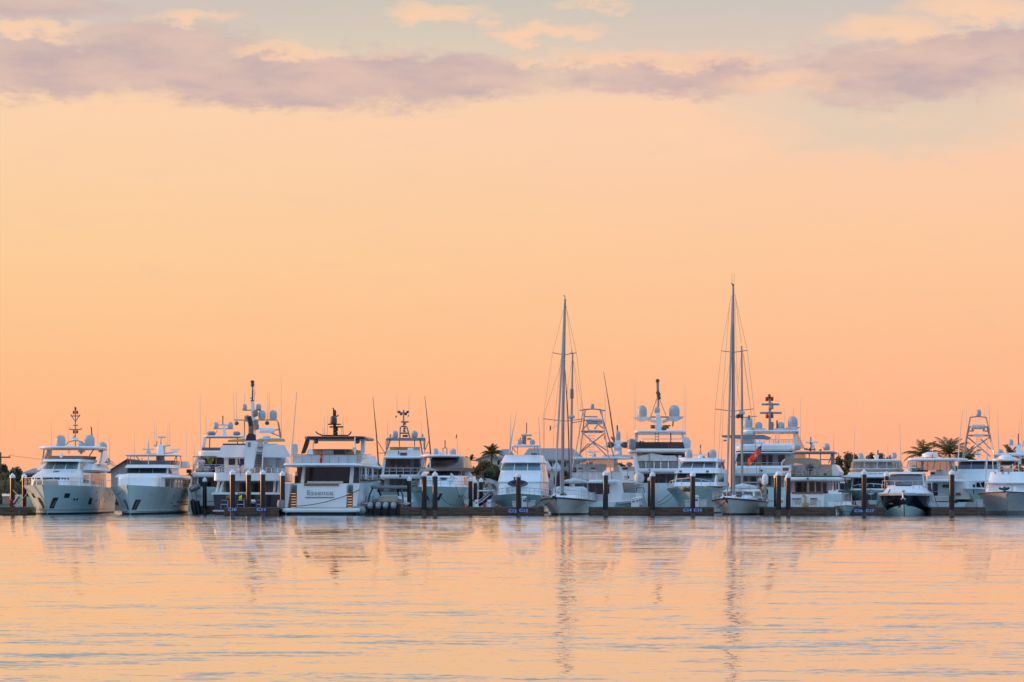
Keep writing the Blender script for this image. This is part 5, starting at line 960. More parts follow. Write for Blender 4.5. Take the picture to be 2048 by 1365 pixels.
b.dome(972, 547, 614, 76, 7); b.dome(1280, 541, 612, 66, 7); b.radar(1068, 1192, 533, 7.6, 60); b.tubes('mast', 'alloy', [[(1120, 622, 8), (1120, 478, 8)], [(1070, 605, 8), (1160, 605, 8)], [(1160, 620, 8), (1160, 590, 8)]], .06); b.box('speaker', 'grey', 1050, 1085, 590, 606, 7, 7.6); b.dome(1130, 540, 575, 26, 7.8)
b.flag('flag', 'dark_grey', 1112, 530, 1100, 612, 18, 10, 7.4, 4); b.tube('hardtop_fitting', 'grey', [(1218, 620, 7), (1218, 600, 7)], .1)
for x0, y0, x1, y1, d in ((1350, 622, 1353, 420, 8), (1117, 480, 1118, 470, 8), (1013, 615, 1010, 540, 7)): b.whip(x0, y0, x1, y1, d)
b.tubes('side_post', 'white', [[(1400, 915, 2), (1405, 1020, 2)], [(1345, 920, 2), (1345, 1020, 2)], [(860, 920, 2), (858, 1000, 2)]], .05)

# ---- skiff, black express cruiser, right-hand boats
b = Boat('skiff', 'small white centre console skiff with a dark t-top, bow-on left of sign C16', 'boat', 'J', 340, 207, 1.)
h = b.hull(6.4, .98, 1108, 1125, .75, 1.0, 1.5, .5, mats=('hull', 'bottom', 'deck'), boot=.04)
for sd in (-1, 1): h.win('rub_rail', 'shade_white', sd, 0, 1, .93, 1, .03, 10); h.win('spray_rail', 'grey', sd, .02, .9, .36, .4, .025, 10)
b.box('console', 'white', 285, 415, 1060, 1130, 2.6, 3.6, .05, .1); b.poly('console_window', 'vinyl', [(300, 962), (405, 962), (408, 1062), (292, 1062)], 2.7, 2.74); 
b.tubes('t_top_frame', 'white_pole', [[(285, 1090, 2.7), (288, 940, 2.7)], [(412, 1090, 2.7), (408, 940, 2.7)], [(285, 1090, 4), (290, 940, 4)], [(412, 1090, 4), (405, 940, 4)]], .035)
b.slab('t_top', 'dark_grey', 235, 462, 916, 942, 2.2, 4.6, .2, .04); b.tube('t_top_pole', 'dark_grey', [(515, 925, 4.5), (420, 1085, 4.5)], .04); b.box('helm_seat', 'tan', 345, 392, 975, 1040, 3.8, 4.2, .03)
b.rail('bow_rail', [(180, 1105, 1.5), (250, 1102, .6), (340, 1100, 0), (430, 1102, .6), (480, 1105, 1.5)], b.M(40), 7, mid=0, m='steel')

b = Boat('motor_cruiser', 'black-hulled express cruiser with a white deck and smoked windscreen, right of sign C17', 'boat', 'J', 1090, 207, 1.5)
h = b.hull(13.5, 2.12, 948, 965, 1.75, 1.2, 1.1, .30, p=2.6, q=2.0, mats=('navy', 'bottom', 'white'), boot=.06)
for sd in (-1, 1):
    rows = []
    for i in range(4):
        r = []
        for j in range(13):
            t = j / 12 * .9; ztop = .76 * (1 - min(1, t / .34)) ** 1.1 + .1; z = .02 + (ztop - .02) * i / 3; r.append(h.pt(sd, t, z))
        if sd < 0: r.reverse()
        rows.append(r)
    MB().patch(rows, .03).build('hull_bottom', 'hull_water_tint', h.obj)
for sd in (-1, 1): h.win('gunwale', 'white', sd, 0, 1, .9, 1., .06, 14); h.win('hull_window', 'glass', sd, .3, .55, .55, .72); h.win('spray_rail', 'black_gloss', sd, .02, .5, .42, .46, .03, 10)
T = b.tier('foredeck', 'white', [(1.95, 958, .6, 1.4), (1.6, 880, 1.6, 1.4), (1.45, 850, 3.4, 1.2)], 9, .85, 2.6)
T2 = b.tier('wheelhouse', 'white', [(1.72, 866, 4, 1.0), (1.5, 712, 6.4, 1.0), (1.55, 704, 6.2, 1.0), (1.4, 678, 7.2, 1.0)], 10.5, .9, 3.4); T2.win('windscreen', 'glass_grey', fx(-.95, 3.4), fx(.95, 3.4), .06, .96); T2.win('window', 'glass', .52, .85, .1, .9); T2.win('window', 'glass', -.85, -.52, .1, .9)
b.tubes('bow_rail', 'steel', [[(808, 905, 2.5), (812, 795, 2.5), (960, 795, 1), (1090, 798, .4), (1230, 795, 1), (1450, 800, 2.5), (1452, 905, 2.5)], [(870, 880, 1.6), (862, 796, 1.6)], [(965, 905, .7), (975, 796, .7)], [(1215, 905, .7), (1205, 796, .7)], [(1300, 900, 1.2), (1270, 800, 1.2)], [(1375, 890, 1.8), (1370, 798, 1.8)]], .025)
b.tubes('anchor', 'steel', [[(1078, 955, -.1), (1080, 1020, -.2)], [(1055, 1035, -.15), (1080, 1020, -.25), (1112, 1038, -.15)]], .07); b.slab('anchor_roller', 'steel', 1066, 1100, 912, 935, -.1, 1, .1, .05); h.win('hawse_opening', 'steel', -1, .08, .12, .5, .54, .03, n=2); b.tube('mooring_cleat', 'dark_grey', [(890, 945, .9), (912, 908, 1.1)], .05)
b.box('hatch', 'glass_grey', 985, 1190, 846, 860, 2.6, 3.3); b.tubes('wiper', 'black', [[(960, 850, 3.9), (1060, 800, 4.6)], [(1290, 840, 3.9), (1180, 790, 4.6)]], .03)

b = Boat('motor_yacht', 'bow-on yacht with a clear flybridge enclosure and two domes, behind signs C16 and C17', 'yacht', 'J', 660, 220, 2.5)
h = b.hull(19, 2.8, 905, 985, 2.1, 2.4, 1.6, .42, mats=('hull_water_tint', 'bottom', 'white'))
T = b.tier('deckhouse', 'white', [(2.2, 915, 4, 1.2), (2.2, 850, 4.6, 1.2), (2.15, 756, 5.2, 1.2)], 15, .9, 4); T.win('windscreen', 'glass', fx(-.98, 4), fx(.98, 4), .3, 1.96); T.win('window', 'glass', .51, .8, .3, 1.9); T.win('window', 'glass', -.8, -.51, .3, 1.9)
b.tier('brow', 'white', [(2.5, 758, 4.4, 1.3), (2.55, 742, 4.2, 1.3), (2.35, 680, 5.4, 1.3)], 16, .92, 4)
for x0, x1 in ((622, 688), (702, 738), (758, 818)): b.box('name_lettering', 'letter_grey', x0, x1, 697, 706, 4.9, 5.2)
b.tier('flybridge_coaming', 'tan', [(2.25, 682, 6, 1.1), (2.3, 640, 6, 1.1)], 14, .92, 4); b.tier('coaming_rail', 'white', [(2.32, 644, 5.9, 1.1), (2.32, 634, 5.9, 1.1)], 14, .92, 4); b.tier('enclosure', 'vinyl', [(2.25, 638, 6.2, 1.1), (2.2, 542, 6.6, 1.1)], 13.6, .92, 4)
b.slab('hardtop', 'white', 430, 1036, 515, 546, 6.2, 14, .8, .08, dref=8); b.tubes('enclosure_post', 'white_pole', [[(432, 545, 6.6), (425, 640, 6.6)], [(585, 545, 6.4), (582, 635, 6.4)], [(745, 545, 6.2), (742, 660, 6.2)], [(868, 545, 6.4), (870, 635, 6.4)], [(985, 545, 6.6), (1000, 635, 6.6)], [(1030, 545, 6.6), (1045, 640, 6.6)]], .045)
b.dome(530, 430, 512, 72, 9); b.dome(960, 424, 505, 76, 9); b.radar(692, 765, 467, 8.6, 20); b.slab('radar_base', 'white', 710, 758, 475, 515, 8.4, 9.4, .2, .15); b.tubes('mast', 'dark_grey', [[(753, 515, 9.4), (753, 395, 9.4)]], .06)
for x0, y0, x1, y1, d in ((437, 515, 452, 60, 9), (890, 515, 880, 330, 9), (822, 515, 822, 420, 9), (1058, 660, 1036, 50, 9)): b.whip(x0, y0, x1, y1, d, .03)
b.flag('flag', 'red', 438, 430, 436, 490, 16, 8, 9, 4)
b.tubes('bow_rail', 'white_pole', [[(415, 860, 4), (520, 840, 1.6), (660, 830, 0), (800, 840, 1.6), (900, 860, 4)], [(605, 868, .4), (618, 832, .4)], [(700, 868, .4), (690, 832, .4)], [(520, 870, 1.6), (520, 840, 1.6)], [(800, 870, 1.6), (800, 840, 1.6)]], .035)
h.win('anchor_pocket', 'grey', 1, .005, .04, .55, .9, .05, n=2); h.win('anchor_pocket', 'grey', -1, .005, .04, .55, .9, .05, n=2); b.tubes('anchor', 'steel', [[(660, 925, -.1), (660, 970, -.1)], [(625, 960, 0), (660, 975, -.15), (700, 955, 0)]], .07)

b = Boat('sportfishing_boat', 'white sportfisher with clear flybridge curtains under a flat hardtop, right of the black-hulled cruiser', 'boat', 'K', 420, 222, 12.)
h = b.hull(15, 2.5, 1085, 1120, 2.1, 2.6, 1.6, .5, bow=False, mats=('hull', 'bottom', 'white'))
b.box('cockpit_bulkhead', 'shade_white', 296, 600, 895, 1100, 3, 9); b.box('cabin_door', 'glass', 360, 410, 912, 1045, 2.94, 3.1); b.box('window', 'glass_grey', 300, 350, 912, 1000, 2.95, 3.1); b.box('door_handle', 'steel', 372, 408, 1000, 1004, 2.9, 3)
T = b.tier('deckhouse', 'white', [(2.1, 1085, 3.1, .1), (1.9, 895, 3.1, .1)], 10, .99); T.win('window', 'glass_grey', .62, .9, .35, .85)
b.slab('flybridge_deck', 'white', 285, 640, 870, 895, .8, 9, .5, .06); b.box('flybridge_bulwark', 'shade_white', 300, 590, 830, 872, 1.2, 1.35); b.box('console', 'white', 330, 600, 780, 870, 4, 5); b.box('helm_screen', 'black', 338, 376, 792, 812, 3.9, 4); b.box('helm_seat', 'shade_white', 455, 520, 770, 850, 3, 3.6, .05); b.box('helm_seat', 'grey', 395, 445, 765, 780, 3, 3.6)
b.poly('enclosure_panel', 'vinyl', [(105, 662), (580, 662), (600, 775), (95, 775)], 6, 6.03); b.poly('enclosure_panel', 'vinyl', [(560, 662), (600, 665), (618, 860), (590, 860)], 2, 2.03)
b.slab('hardtop', 'white', 72, 602, 634, 664, 1.6, 7.5, .5, .08); b.each('hardtop_frame', 'white_pole', [[(95, 660, 2), (70, 780, 2)], [(385, 660, 3), (360, 760, 3)], [(545, 660, 3), (560, 760, 3)], [(230, 660, 5), (260, 780, 5)], [(590, 660, 2), (612, 870, 2)]], .06)
for x in (180, 300, 437, 508, 560): b.tube('rod', 'dark_grey', [(x, 665, 1.5), (x + 2, 770, 1.5)], .025)
MB().lathe([(.1, -.3), (.7, -.18), (.72, .1), (.3, .25), (.05, .28)], b.P(328, 605, 4), 14).build('radar_dome', 'white', b.e); b.radar(22, 185, 738, 2, 40); b.box('seat_row', 'black', 190, 280, 765, 785, 3, 4)
b.flag('flag', 'red', 350, 580, 340, 650, 14, 4, 3, 4); b.tube('flag_staff', 'steel', [(352, 660, 3), (358, 520, 3)], .02)
b.box('rescue_bag', 'bottom_red', 604, 650, 1014, 1045, 2.4, 3, .05); b.slab('potted_fern', 'leaf_dark', 452, 530, 925, 960, 1.5, 2.3, .3, .1)
b.tubes('cockpit_rail', 'white_pole', [[(360, 1060, .4), (460, 1055, .4), (520, 1060, .4)]], .05); b.box('engine_vent', 'dark_grey', 560, 628, 1112, 1128, -.03, .1)
b.tubes('side_rail', 'steel', [[(640, 905, 5), (685, 1045, 6)], [(690, 960, 7), (780, 1035, 12)]], .04)

b = Boat('sportfishing_boat', 'bow-on pale grey sportfisher with a brown toe rail, cut off by the right edge', 'boat', 'K', 1165, 207, 2.)
h = b.hull(16, 2.45, 1000, 1050, 1.95, 2.2, 1.6, .34, p=2.4, mats=('shade_white', 'bottom', 'white'))
for sd in (-1, 1): h.win('toe_rail', 'teak', sd, 0, 1, .965, 1.0, .04, 14); h.win('spray_rail', 'grey', sd, 0, .5, .02, .2, .05, 10)
T = b.tier('deckhouse', 'white', [(1.98, 1008, 2.6, 1.1), (1.95, 925, 3.6, 1.1), (2.05, 905, 3.2, 1.1), (1.95, 892, 4.2, 1.1)], 12, .92, 4); T.panes('window', 'shade_white', 3, -.9, .9, .2, .85, .12)
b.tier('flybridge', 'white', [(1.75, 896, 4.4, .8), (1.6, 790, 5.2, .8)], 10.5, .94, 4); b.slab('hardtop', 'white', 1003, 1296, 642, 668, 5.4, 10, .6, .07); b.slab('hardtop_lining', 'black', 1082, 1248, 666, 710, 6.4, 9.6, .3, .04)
b.tubes('hardtop_frame', 'white_pole', [[(1012, 665, 6), (1020, 790, 6)], [(1060, 665, 6), (1075, 790, 6)], [(1290, 665, 6), (1300, 790, 6)], [(1090, 700, 6), (1092, 790, 6)], [(1060, 720, 6), (1300, 720, 6)], [(1230, 700, 6), (1232, 790, 6)], [(1060, 755, 6), (1300, 760, 6)]], .045)
MB().lathe([(.1, -.3), (.55, -.2), (.58, .05), (.3, .22), (.05, .26)], b.P(1150, 630, 7.6), 14).build('radar_dome', 'white', b.e); b.box('helm_seat', 'tan_dark', 1090, 1130, 735, 785, 7, 8, .05); b.box('helm_console', 'shade_white', 1135, 1230, 745, 788, 6.4, 7); b.flag('flag', 'red', 1270, 695, 1250, 775, 24, 0, 7, 4)
b.tubes('bow_rail', 'steel', [[(900, 985, 3), (960, 960, 1.2), (1100, 935, 0), (1165, 928, -.2), (1250, 935, .2), (1354, 960, 1.4)], [(1040, 1000, .6), (1050, 942, .6)], [(1100, 1000, .1), (1105, 935, .1)], [(1225, 1000, .1), (1220, 933, .1)]], .02)
b.tubes('anchor', 'black', [[(1085, 965, .1), (1140, 985, -.2), (1190, 962, .1)], [(1140, 955, 0), (1145, 1000, -.3)]], .09); b.box('anchor_chock', 'grey', 1110, 1180, 955, 985, 0, .6, .1); b.box('bow_fitting', 'shade_white', 1150, 1170, 1010, 1030, -.1, .1)
for p in ([(930, 960, 4), (942, 760, 4.5), (955, 600, 5)],): MB().tube([b.P(*q) for q in p], .06, 6).build('outrigger', 'white_pole', b.e)
b.tubes('deck_fitting', 'grey', [[(1030, 795, 5), (1050, 800, 5)], [(1110, 795, 5), (1135, 800, 5)], [(1175, 800, 5), (1195, 795, 5)]], .05)

b = Boat('motor_yacht', 'white motor yacht with a domed mast at the right edge, behind the pale grey sportfisher', 'yacht', 'K', 1290, 240, 0.)
h = b.hull(22, 3.2, 990, 990, 2.8, 2, 1.3, .4, bow=False)
b.slab('hardtop', 'white', 1020, 1560, 578, 612, 4, 13, .6, .1); b.tubes('hardtop_post', 'white', [[(1040, 610, 5), (1035, 790, 5)], [(1310, 610, 5), (1310, 700, 5)], [(1540, 610, 5), (1545, 790, 5)]], .12)
b.box('flybridge_console', 'tan_dark', 1060, 1500, 640, 720, 9, 10); b.slab('flybridge_deck', 'white', 1010, 1570, 785, 840, 1, 15, .6, .1); b.box('saloon', 'shade_white', 1030, 1550, 838, 990, 4, 15); b.box('window', 'glass', 1310, 1500, 845, 900, 3.9, 4.1); b.rail('railing', [(1040, 785, 1.4), (1550, 785, 1.4)], b.M(75), 10, mid=2, m='tan')
b.poly('mast', 'white', [(1272, 500), (1322, 500), (1330, 578), (1265, 578)], 7, 8); b.tubes('mast_arm', 'white', [[(1185, 500, 7.5), (1400, 500, 7.5)]], .1); o = b.dome(1210, 430, 492, 54, 7.5); b.dome(1375, 430, 492, 54, 7.5); b.dome(1150, 610, 640, 60, 3.5); b.dome(1102, 540, 575, 46, 5)
b.tube('mast_pole', 'dark_grey', [(1295, 500, 7.5), (1292, 370, 7.5)], .06); b.flag('flag', 'flag_red', 1288, 385, 1284, 420, 8, 20, 7.4, 4)
for x0, y0, x1, y1, d in ((1078, 575, 1064, 100, 5), (1300, 370, 1300, 220, 7.5), (1340, 578, 1322, 50, 6), (1090, 640, 1075, 400, 3)): b.whip(x0, y0, x1, y1, d)
# ================================================================== docks, pilings, signs and what stands on them
def dock(label, x0, x1, Y0, Y1, ytop=1014.5, pile_xs=()):
    # one floating pontoon head: deck boards, fascia timbers, rub boards, floats
    c = world((x0 + x1) / 2, 990, Y0); zt = EH + (HY - ytop) * Y0 / F; w = (x1 - x0) * Y0 / F / 2; L = Y1 - Y0
    e = empty('dock', (c.x, Y0, 0)); tag(e, label, 'dock', 'floating dock heads')
    m = MB(); n = max(2, int(2 * w / .22))
    for i in range(n):
        a = -w + 2 * w * i / n; m.box((a + .006, 0.02, zt - .05), (a + 2 * w / n - .006, L, zt + rnd.uniform(-.004, .004)))
    m.build('deck_boards', 'dock_top', e, smooth=False)
    m = MB()
    for z0, z1, pr in ((zt - .33, zt - .06, .0), (zt - .60, zt - .35, .03)):
        k = max(1, int(2 * w / 3.6))
        for i in range(k): m.box((-w + 2 * w * i / k + .012, -pr, z0), (-w + 2 * w * (i + 1) / k - .012, .12, z1))
    m.build('fascia', 'dock_wood', e, smooth=False)
    MB().box((-w + .1, .15, -.4), (w - .1, L - .1, .06)).build('float', 'dock_wet', e); MB().box((-w, .1, .0), (w, L, zt - .07)).build('frame', 'dock_wet', e)
    m = MB()
    for i in range(max(2, int(2 * w / 2.4))):
        x = -w + .6 + (2 * w - 1.2) * i / max(1, int(2 * w / 2.4) - 1); m.box((x - .12, -.06, .02), (x + .12, -.0315, zt - .1))
    m.build('rub_boards', 'piling_wood', e, smooth=False)
    return e
dock('dark timber dock at the left edge, beside the leftmost yacht', -60, 54, 210, 214)
dock('short dark dock seen between the pilothouse yacht and the navy-hulled yacht', 392, 438, 222, 226, 1012)
dock('timber dock carrying the blue signs C10 and C11', 448, 558, 206, 209.5, 1015)
dock('long timber dock carrying signs C12 and C13, right of the tender', 800, 1088, 208, 212)
dock('timber dock carrying signs C14 and C15, between the two ketches', 1180, 1428, 208, 212)
dock('timber dock behind the white yacht with gold script, right of the taller ketch', 1528, 1672, 208, 212)
dock('short timber dock carrying signs C16 and C17', 1690, 1768, 208.5, 212)
dock('timber dock between the black cruiser and the pale grey sportfisher', 1862, 1972, 208, 212)
def finger(label, px, w, Y0, Y1):
    c = world(px, 990, Y0); e = empty('finger_pier', (c.x, Y0, 0)); tag(e, label, 'dock', 'finger piers'); L = Y1 - Y0; m = MB()
    sl = (px - CX) / F
    for i in range(int(L / .25)):
        y = i * .25; m.box((y * sl - w / 2, y, .5), (y * sl + w / 2, y + .24, .56))
    m.build('deck_boards', 'dock_top', e, smooth=False)
    MB().hexa([(-w / 2 + .05, .05, -.3), (w / 2 - .05, .05, -.3), (L * sl + w / 2 - .05, L, -.3), (L * sl - w / 2 + .05, L, -.3), (-w / 2 + .05, .05, .49), (w / 2 - .05, .05, .49), (L * sl + w / 2 - .05, L, .49), (L * sl - w / 2 + .05, L, .49)]).build('float', 'dock_wet', e)
finger('narrow pier running inland left of the three-pane sportfisher', 957, 1.4, 212.2, 262)
finger('narrow pier running inland between the twin-dome yacht and the tuna tower boat', 1296, 1.2, 212.2, 234)
finger('narrow pier running inland left of the black cruiser', 1706, 1.4, 212.2, 216)

def piling(label, px, ytop, wpx, Y, cap='cone', wet=True):
    c = world(px, 990, Y); r = wpx / 2 * Y / F; zt = EH + (HY - ytop) * Y / F; hc = r * 1.15
    e = empty('piling', (c.x, Y, 0)); tag(e, label, 'piling', 'dock pilings with white caps')
    lean = rnd.uniform(-.02, .02)
    MB().lathe([(r * .97, .42), (r, .5), (r, zt - hc - .12), (r * .98, zt - hc - .1)], n=18).build('sleeve', 'piling_sleeve', e)
    MB().lathe([(r * .88, -1.5), (r * .9, .1), (r * .98, .28), (r * .93, .43)], n=14).build('waterline_collar', 'piling_wood', e)
    if cap == 'cone': MB().lathe([(r * 1.13, zt - hc - .17), (r * 1.16, zt - hc), (r * 1.1, zt - hc + .03), (r * .55, zt - hc * .45), (.03, zt)], n=18).build('cap', 'cap_white', e)
    else: MB().lathe([(r * 1.1, zt - r * 1.6), (r * 1.2, zt - r * 1.2), (r * 1.1, zt - r * .6), (r * .7, zt - r * .15), (.03, zt)], n=18).build('cap', 'cap_white', e)
    return e
for a in (('leftmost piling, with a thin tie line, beside the red kayak', 25, 946.5, 10, 211), ('piling half hidden behind the bow of the leftmost yacht', 48.5, 947, 9, 215),
          ('thin piling standing alone between the pilothouse yacht and the navy-hulled yacht', 409.5, 955, 8, 221.5), ('piling standing directly over the C10 sign', 465, 939, 11, 205.6), ('piling in the middle of the three before the navy transom', 497, 940, 10.5, 209.9),
          ('piling standing left beside the C11 sign', 525.5, 939, 10.5, 205.6), ('piling touching the left quarter of the yacht lettered Essence', 565, 942, 10, 207.2), ('piling mostly hidden behind the left window of the yacht lettered Essence', 592, 943, 8.5, 211.3),
          ('piling partly hidden behind the right side of the tender', 818.5, 953, 8.5, 213), ('left of the close pair of pilings before the yacht with smoked enclosure', 848.5, 943, 10.2, 207.7), ('right of the close pair of pilings before the yacht with smoked enclosure', 870, 943, 10.4, 206.8),
          ('piling at the right side of the smoked enclosure yacht', 941, 954, 8.6, 212.4), ('narrow piling just left of the one with a glowing orange edge', 950.5, 958, 7.6, 226), ('piling with a glowing orange edge beside the small t-top boat', 962, 956, 8.2, 226.5),
          ('piling standing between signs C12 and C13', 1037, 945, 9.6, 206.8), ('piling in front of the tuna tower boat seen from astern', 1211, 941, 10.4, 207), ('piling in front of the yacht with two giant domes', 1305, 943, 10, 207.6),
          ('slim piling tucked behind the left side of the one before the giant domes', 1299.5, 953, 8, 214), ('piling standing between signs C14 and C15', 1385.5, 943, 10, 206.8), ('small piling seen past the stern of the taller ketch', 1520, 955, 7.4, 228),
          ('piling tucked behind the left side of the thick one right of the taller ketch', 1552.2, 947, 9, 212.5), ('thick piling with a domed cap right of the taller ketch', 1557, 943, 10.6, 206.6), ('piling in front of the white yacht with gold script', 1576.5, 946, 9.6, 207),
          ('small distant piling left of sign C16', 1685, 958, 9, 240), ('piling standing between signs C16 and C17', 1728, 939, 10.4, 206.6), ('piling showing behind the left of the black cruiser windscreen', 1773, 943, 9.6, 212.6),
          ('rightmost piling, right of the black cruiser', 1903.5, 939, 11, 206.6)):
    piling(*a, cap='dome' if 'domed' in a[0] else 'cone')
# tan post with domed cap at the ketch stern
c = world(1530, 990, 214); e = empty('dock_post', (c.x, 214, 0)); tag(e, 'tan dock post with a large white domed cap behind the stern of the taller ketch', 'post')
MB().lathe([(.12, -1), (.12, .4), (.13, 2.3), (.15, 2.9)], n=12).build('post', 'tan', e); MB().lathe([(.2, 2.45), (.26, 2.6), (.26, 3.0), (.2, 3.2), (.1, 3.32), (.02, 3.35)], n=14).build('cap', 'cap_white', e)

def sign(txt, x0, x1, y0, y1, Y, tilt=0., extra=''):
    a, b = world(x0, y1, Y), world(x1, y0, Y); w, h = b.x - a.x, b.z - a.z
    e = empty('berth_sign', ((a.x + b.x) / 2, Y, (a.z + b.z) / 2)); e.rotation_euler = (0, R(tilt), 0); tag(e, 'small blue berth sign with white lettering reading ' + txt + extra, 'sign', 'blue berth signs')
    MB().box((-w / 2, 0, -h / 2), (w / 2, .03, h / 2)).build('board', 'sign_blue', e)
    v, f = text_mesh(txt); xs = [p.x for p in v]; ys = [p.y for p in v]; lw, lh = w * .86, h * .78; kx, ky = lw / (max(xs) - min(xs)), lh / (max(ys) - min(ys))
    MB().add([((p.x - min(xs)) * kx - lw / 2, -.012 - p.z * .3, (p.y - min(ys)) * ky - lh / 2) for p in v], f).build('lettering', 'sign_white', e, recalc=False, smooth=False)
for a in (('C10', 455.2, 474, 1015.6, 1023, 205.3), ('C11', 512.3, 531.8, 1015.6, 1023, 205.3), ('C12', 1016.3, 1034, 1018.6, 1026.2, 206.5, 2), ('C13', 1037.5, 1056.6, 1017.6, 1025.2, 206.5, 4), ('C14', 1365.3, 1384.4, 1017, 1024, 206.5), ('C15', 1386.6, 1404.8, 1017, 1024, 206.5), ('C16', 1707.6, 1726, 1018.6, 1025.2, 206.3), ('C17', 1730.4, 1749.6, 1018.4, 1025, 206.3)):
    sign(*a)

def dbox(label, x0, x1, y0, y1, Y, m='shade_white', lid=True, name='dock_box', cat='box', group='dock boxes', D=.7, taper=.05):
    a, b = world(x0, y1, Y), world(x1, y0, Y); w, h = b.x - a.x, b.z - a.z
    e = empty(name, ((a.x + b.x) / 2, Y, a.z)); tag(e, label, cat, group)
    MB().hexa([(-w / 2 + taper, .03, 0), (w / 2 - taper, .03, 0), (w / 2 - taper, D, 0), (-w / 2 + taper, D, 0), (-w / 2 + .02, .02, h * .82), (w / 2 - .02, .02, h * .82), (w / 2 - .02, D, h * .82), (-w / 2 + .02, D, h * .82)]).build('body', m, e)
    if lid: MB().slab([(-w / 2 - .02, -.02), (w / 2 + .02, -.02), (w / 2 + .02, D + .04), (-w / 2 - .02, D + .04)], h * .82 + .004, h, .03).build('lid', m, e)
    return e
dbox('white dock box left of the piling between C12 and C13', 1023.8, 1035, 1003, 1015, 208.4)
dbox('white dock box standing behind sign C13', 1055, 1071, 1001.5, 1014.4, 208.6)
dbox('pale dock box left of the piling between C14 and C15', 1370.5, 1382, 1001, 1014.4, 208.6)
dbox('white dock box standing behind sign C15', 1398, 1414, 1000, 1014.4, 208.8, 'canvas')
dbox('white dock box standing behind sign C16', 1714, 1725, 1002, 1015, 209.2)
dbox('white cooler on a brown stand behind sign C17', 1739, 1754, 1001, 1009, 209.2, group=None, name='cooler', cat='cooler'); dbox('brown stand under the white cooler by sign C17', 1741, 1752, 1009, 1015, 209.2, 'tan_dark', False, 'cooler_stand', 'stand', None)
dbox('white dock box beside the bow of the pale grey sportfisher', 1956, 1966, 1000, 1014.4, 208.6)
dbox('white dock box at the right side of the smoked enclosure yacht', 928, 938, 1000, 1012, 212.2)
dbox('orange bucket beside the white box at the smoked enclosure yacht', 928.5, 934.5, 1006.5, 1014.3, 208.6, 'orange', False, 'bucket', 'bucket', None, .3, .04)
dbox('red fuel can below the striped inflatable', 966, 972, 1006, 1014.3, 208.6, 'red', True, 'fuel_can', 'fuel can', None, .3, .02)
def pedestal(label, px, y0, y1, Y, w=.22):
    a = world(px, y1, Y); h = (y1 - y0) * Y / F; e = empty('power_pedestal', tuple(a)); tag(e, label, 'power pedestal', 'dock power pedestals')
    MB().hexa([(-w, 0, 0), (w, 0, 0), (w, .35, 0), (-w, .35, 0), (-w * .75, .02, h * .85), (w * .75, .02, h * .85), (w * .75, .33, h * .85), (-w * .75, .33, h * .85)]).build('body', 'white', e)
    MB().lathe([(w * 1.1, h * .85), (w * 1.15, h * .9), (w * .7, h * .97), (.02, h)], (0, .17, 0), 12).build('lamp_cap', 'cap_white', e); MB().box((-w * .5, -.012, h * .5), (w * .5, .02, h * .68)).build('socket_panel', 'grey', e)
for a in (('white power pedestal just right of the piling between C12 and C13', 1048.5, 993, 1014.4, 208.7), ('white power pedestal just right of the piling between C14 and C15', 1393, 991, 1014.4, 208.7), ('white power pedestal right of the piling before the white yacht with gold script', 1563.5, 996, 1014.4, 208.7, .17),
          ('white power pedestal below the bow of the tuna tower boat', 1267, 996, 1014.4, 210, .2), ('slim power pedestal left of the piling before the giant domes', 1275, 994, 1014.4, 210, .15), ('white power pedestal by the striped inflatable', 953, 1000, 1014.4, 208.7, .17), ('slim white power pedestal at the left edge of the bow of the three-pane sportfisher', 978, 1000, 1014.4, 209, .15)):
    pedestal(*a)
# hose coil hung on the pedestal by C13
MB().tube([world(1055.5 + 4.2 * math.cos(t), 999 + 3.6 * math.sin(t), 208.45 + .01 * k) for k, t in enumerate([i * math.pi / 6 for i in range(26)])], .035, 5).build('hose', 'green')
tag(bpy.data.objects['hose'], 'coiled green hose beside the power pedestal at sign C13', 'hose')
MB().lathe([(.01, -.42), (.26, -.36), (.33, 0), (.26, .36), (.01, .42)], (0, 0, 0), 14).build('fender', 'grey', loc=world(562, 1010, 206.6)); tag(bpy.data.objects['fender'], 'grey ball fender at the left corner of the yacht lettered Essence', 'fender')
o = MB().tube([(-.62, 0, 0), (-.5, 0, 0), (-.35, 0, 0), (.35, 0, 0), (.5, 0, 0), (.62, 0, 0)], [.05, .25, .36, .36, .25, .05], 14).build('fender', 'grey', loc=world(716, 1021.5, 206.9)); tag(o, 'grey cylinder fender between the yacht lettered Essence and the tender', 'fender')
for k, (px, lab) in enumerate(((388, 'tall black tyre fender hanging at the right quarter of the pilothouse yacht'), (396, 'black tyre fender on the dock corner, right of its taller twin'))):
    e = empty('dock_fender', (world(px, 990, 221).x, 221 - k * .1, .1)); tag(e, lab, 'fender', 'black dock fenders'); MB().tube([(-.12, 0, 1.15 - k * .2), (-.1, 0, 1.0), (0, 0, .4), (.12, 0, -.15)], [.1, .24, .25, .2], 10).build('body', 'black', e); MB().tube([(-.12, 0, 1.15 - k * .2), (-.2, .1, 1.7)], .03, 5).build('rope', 'rope', e)
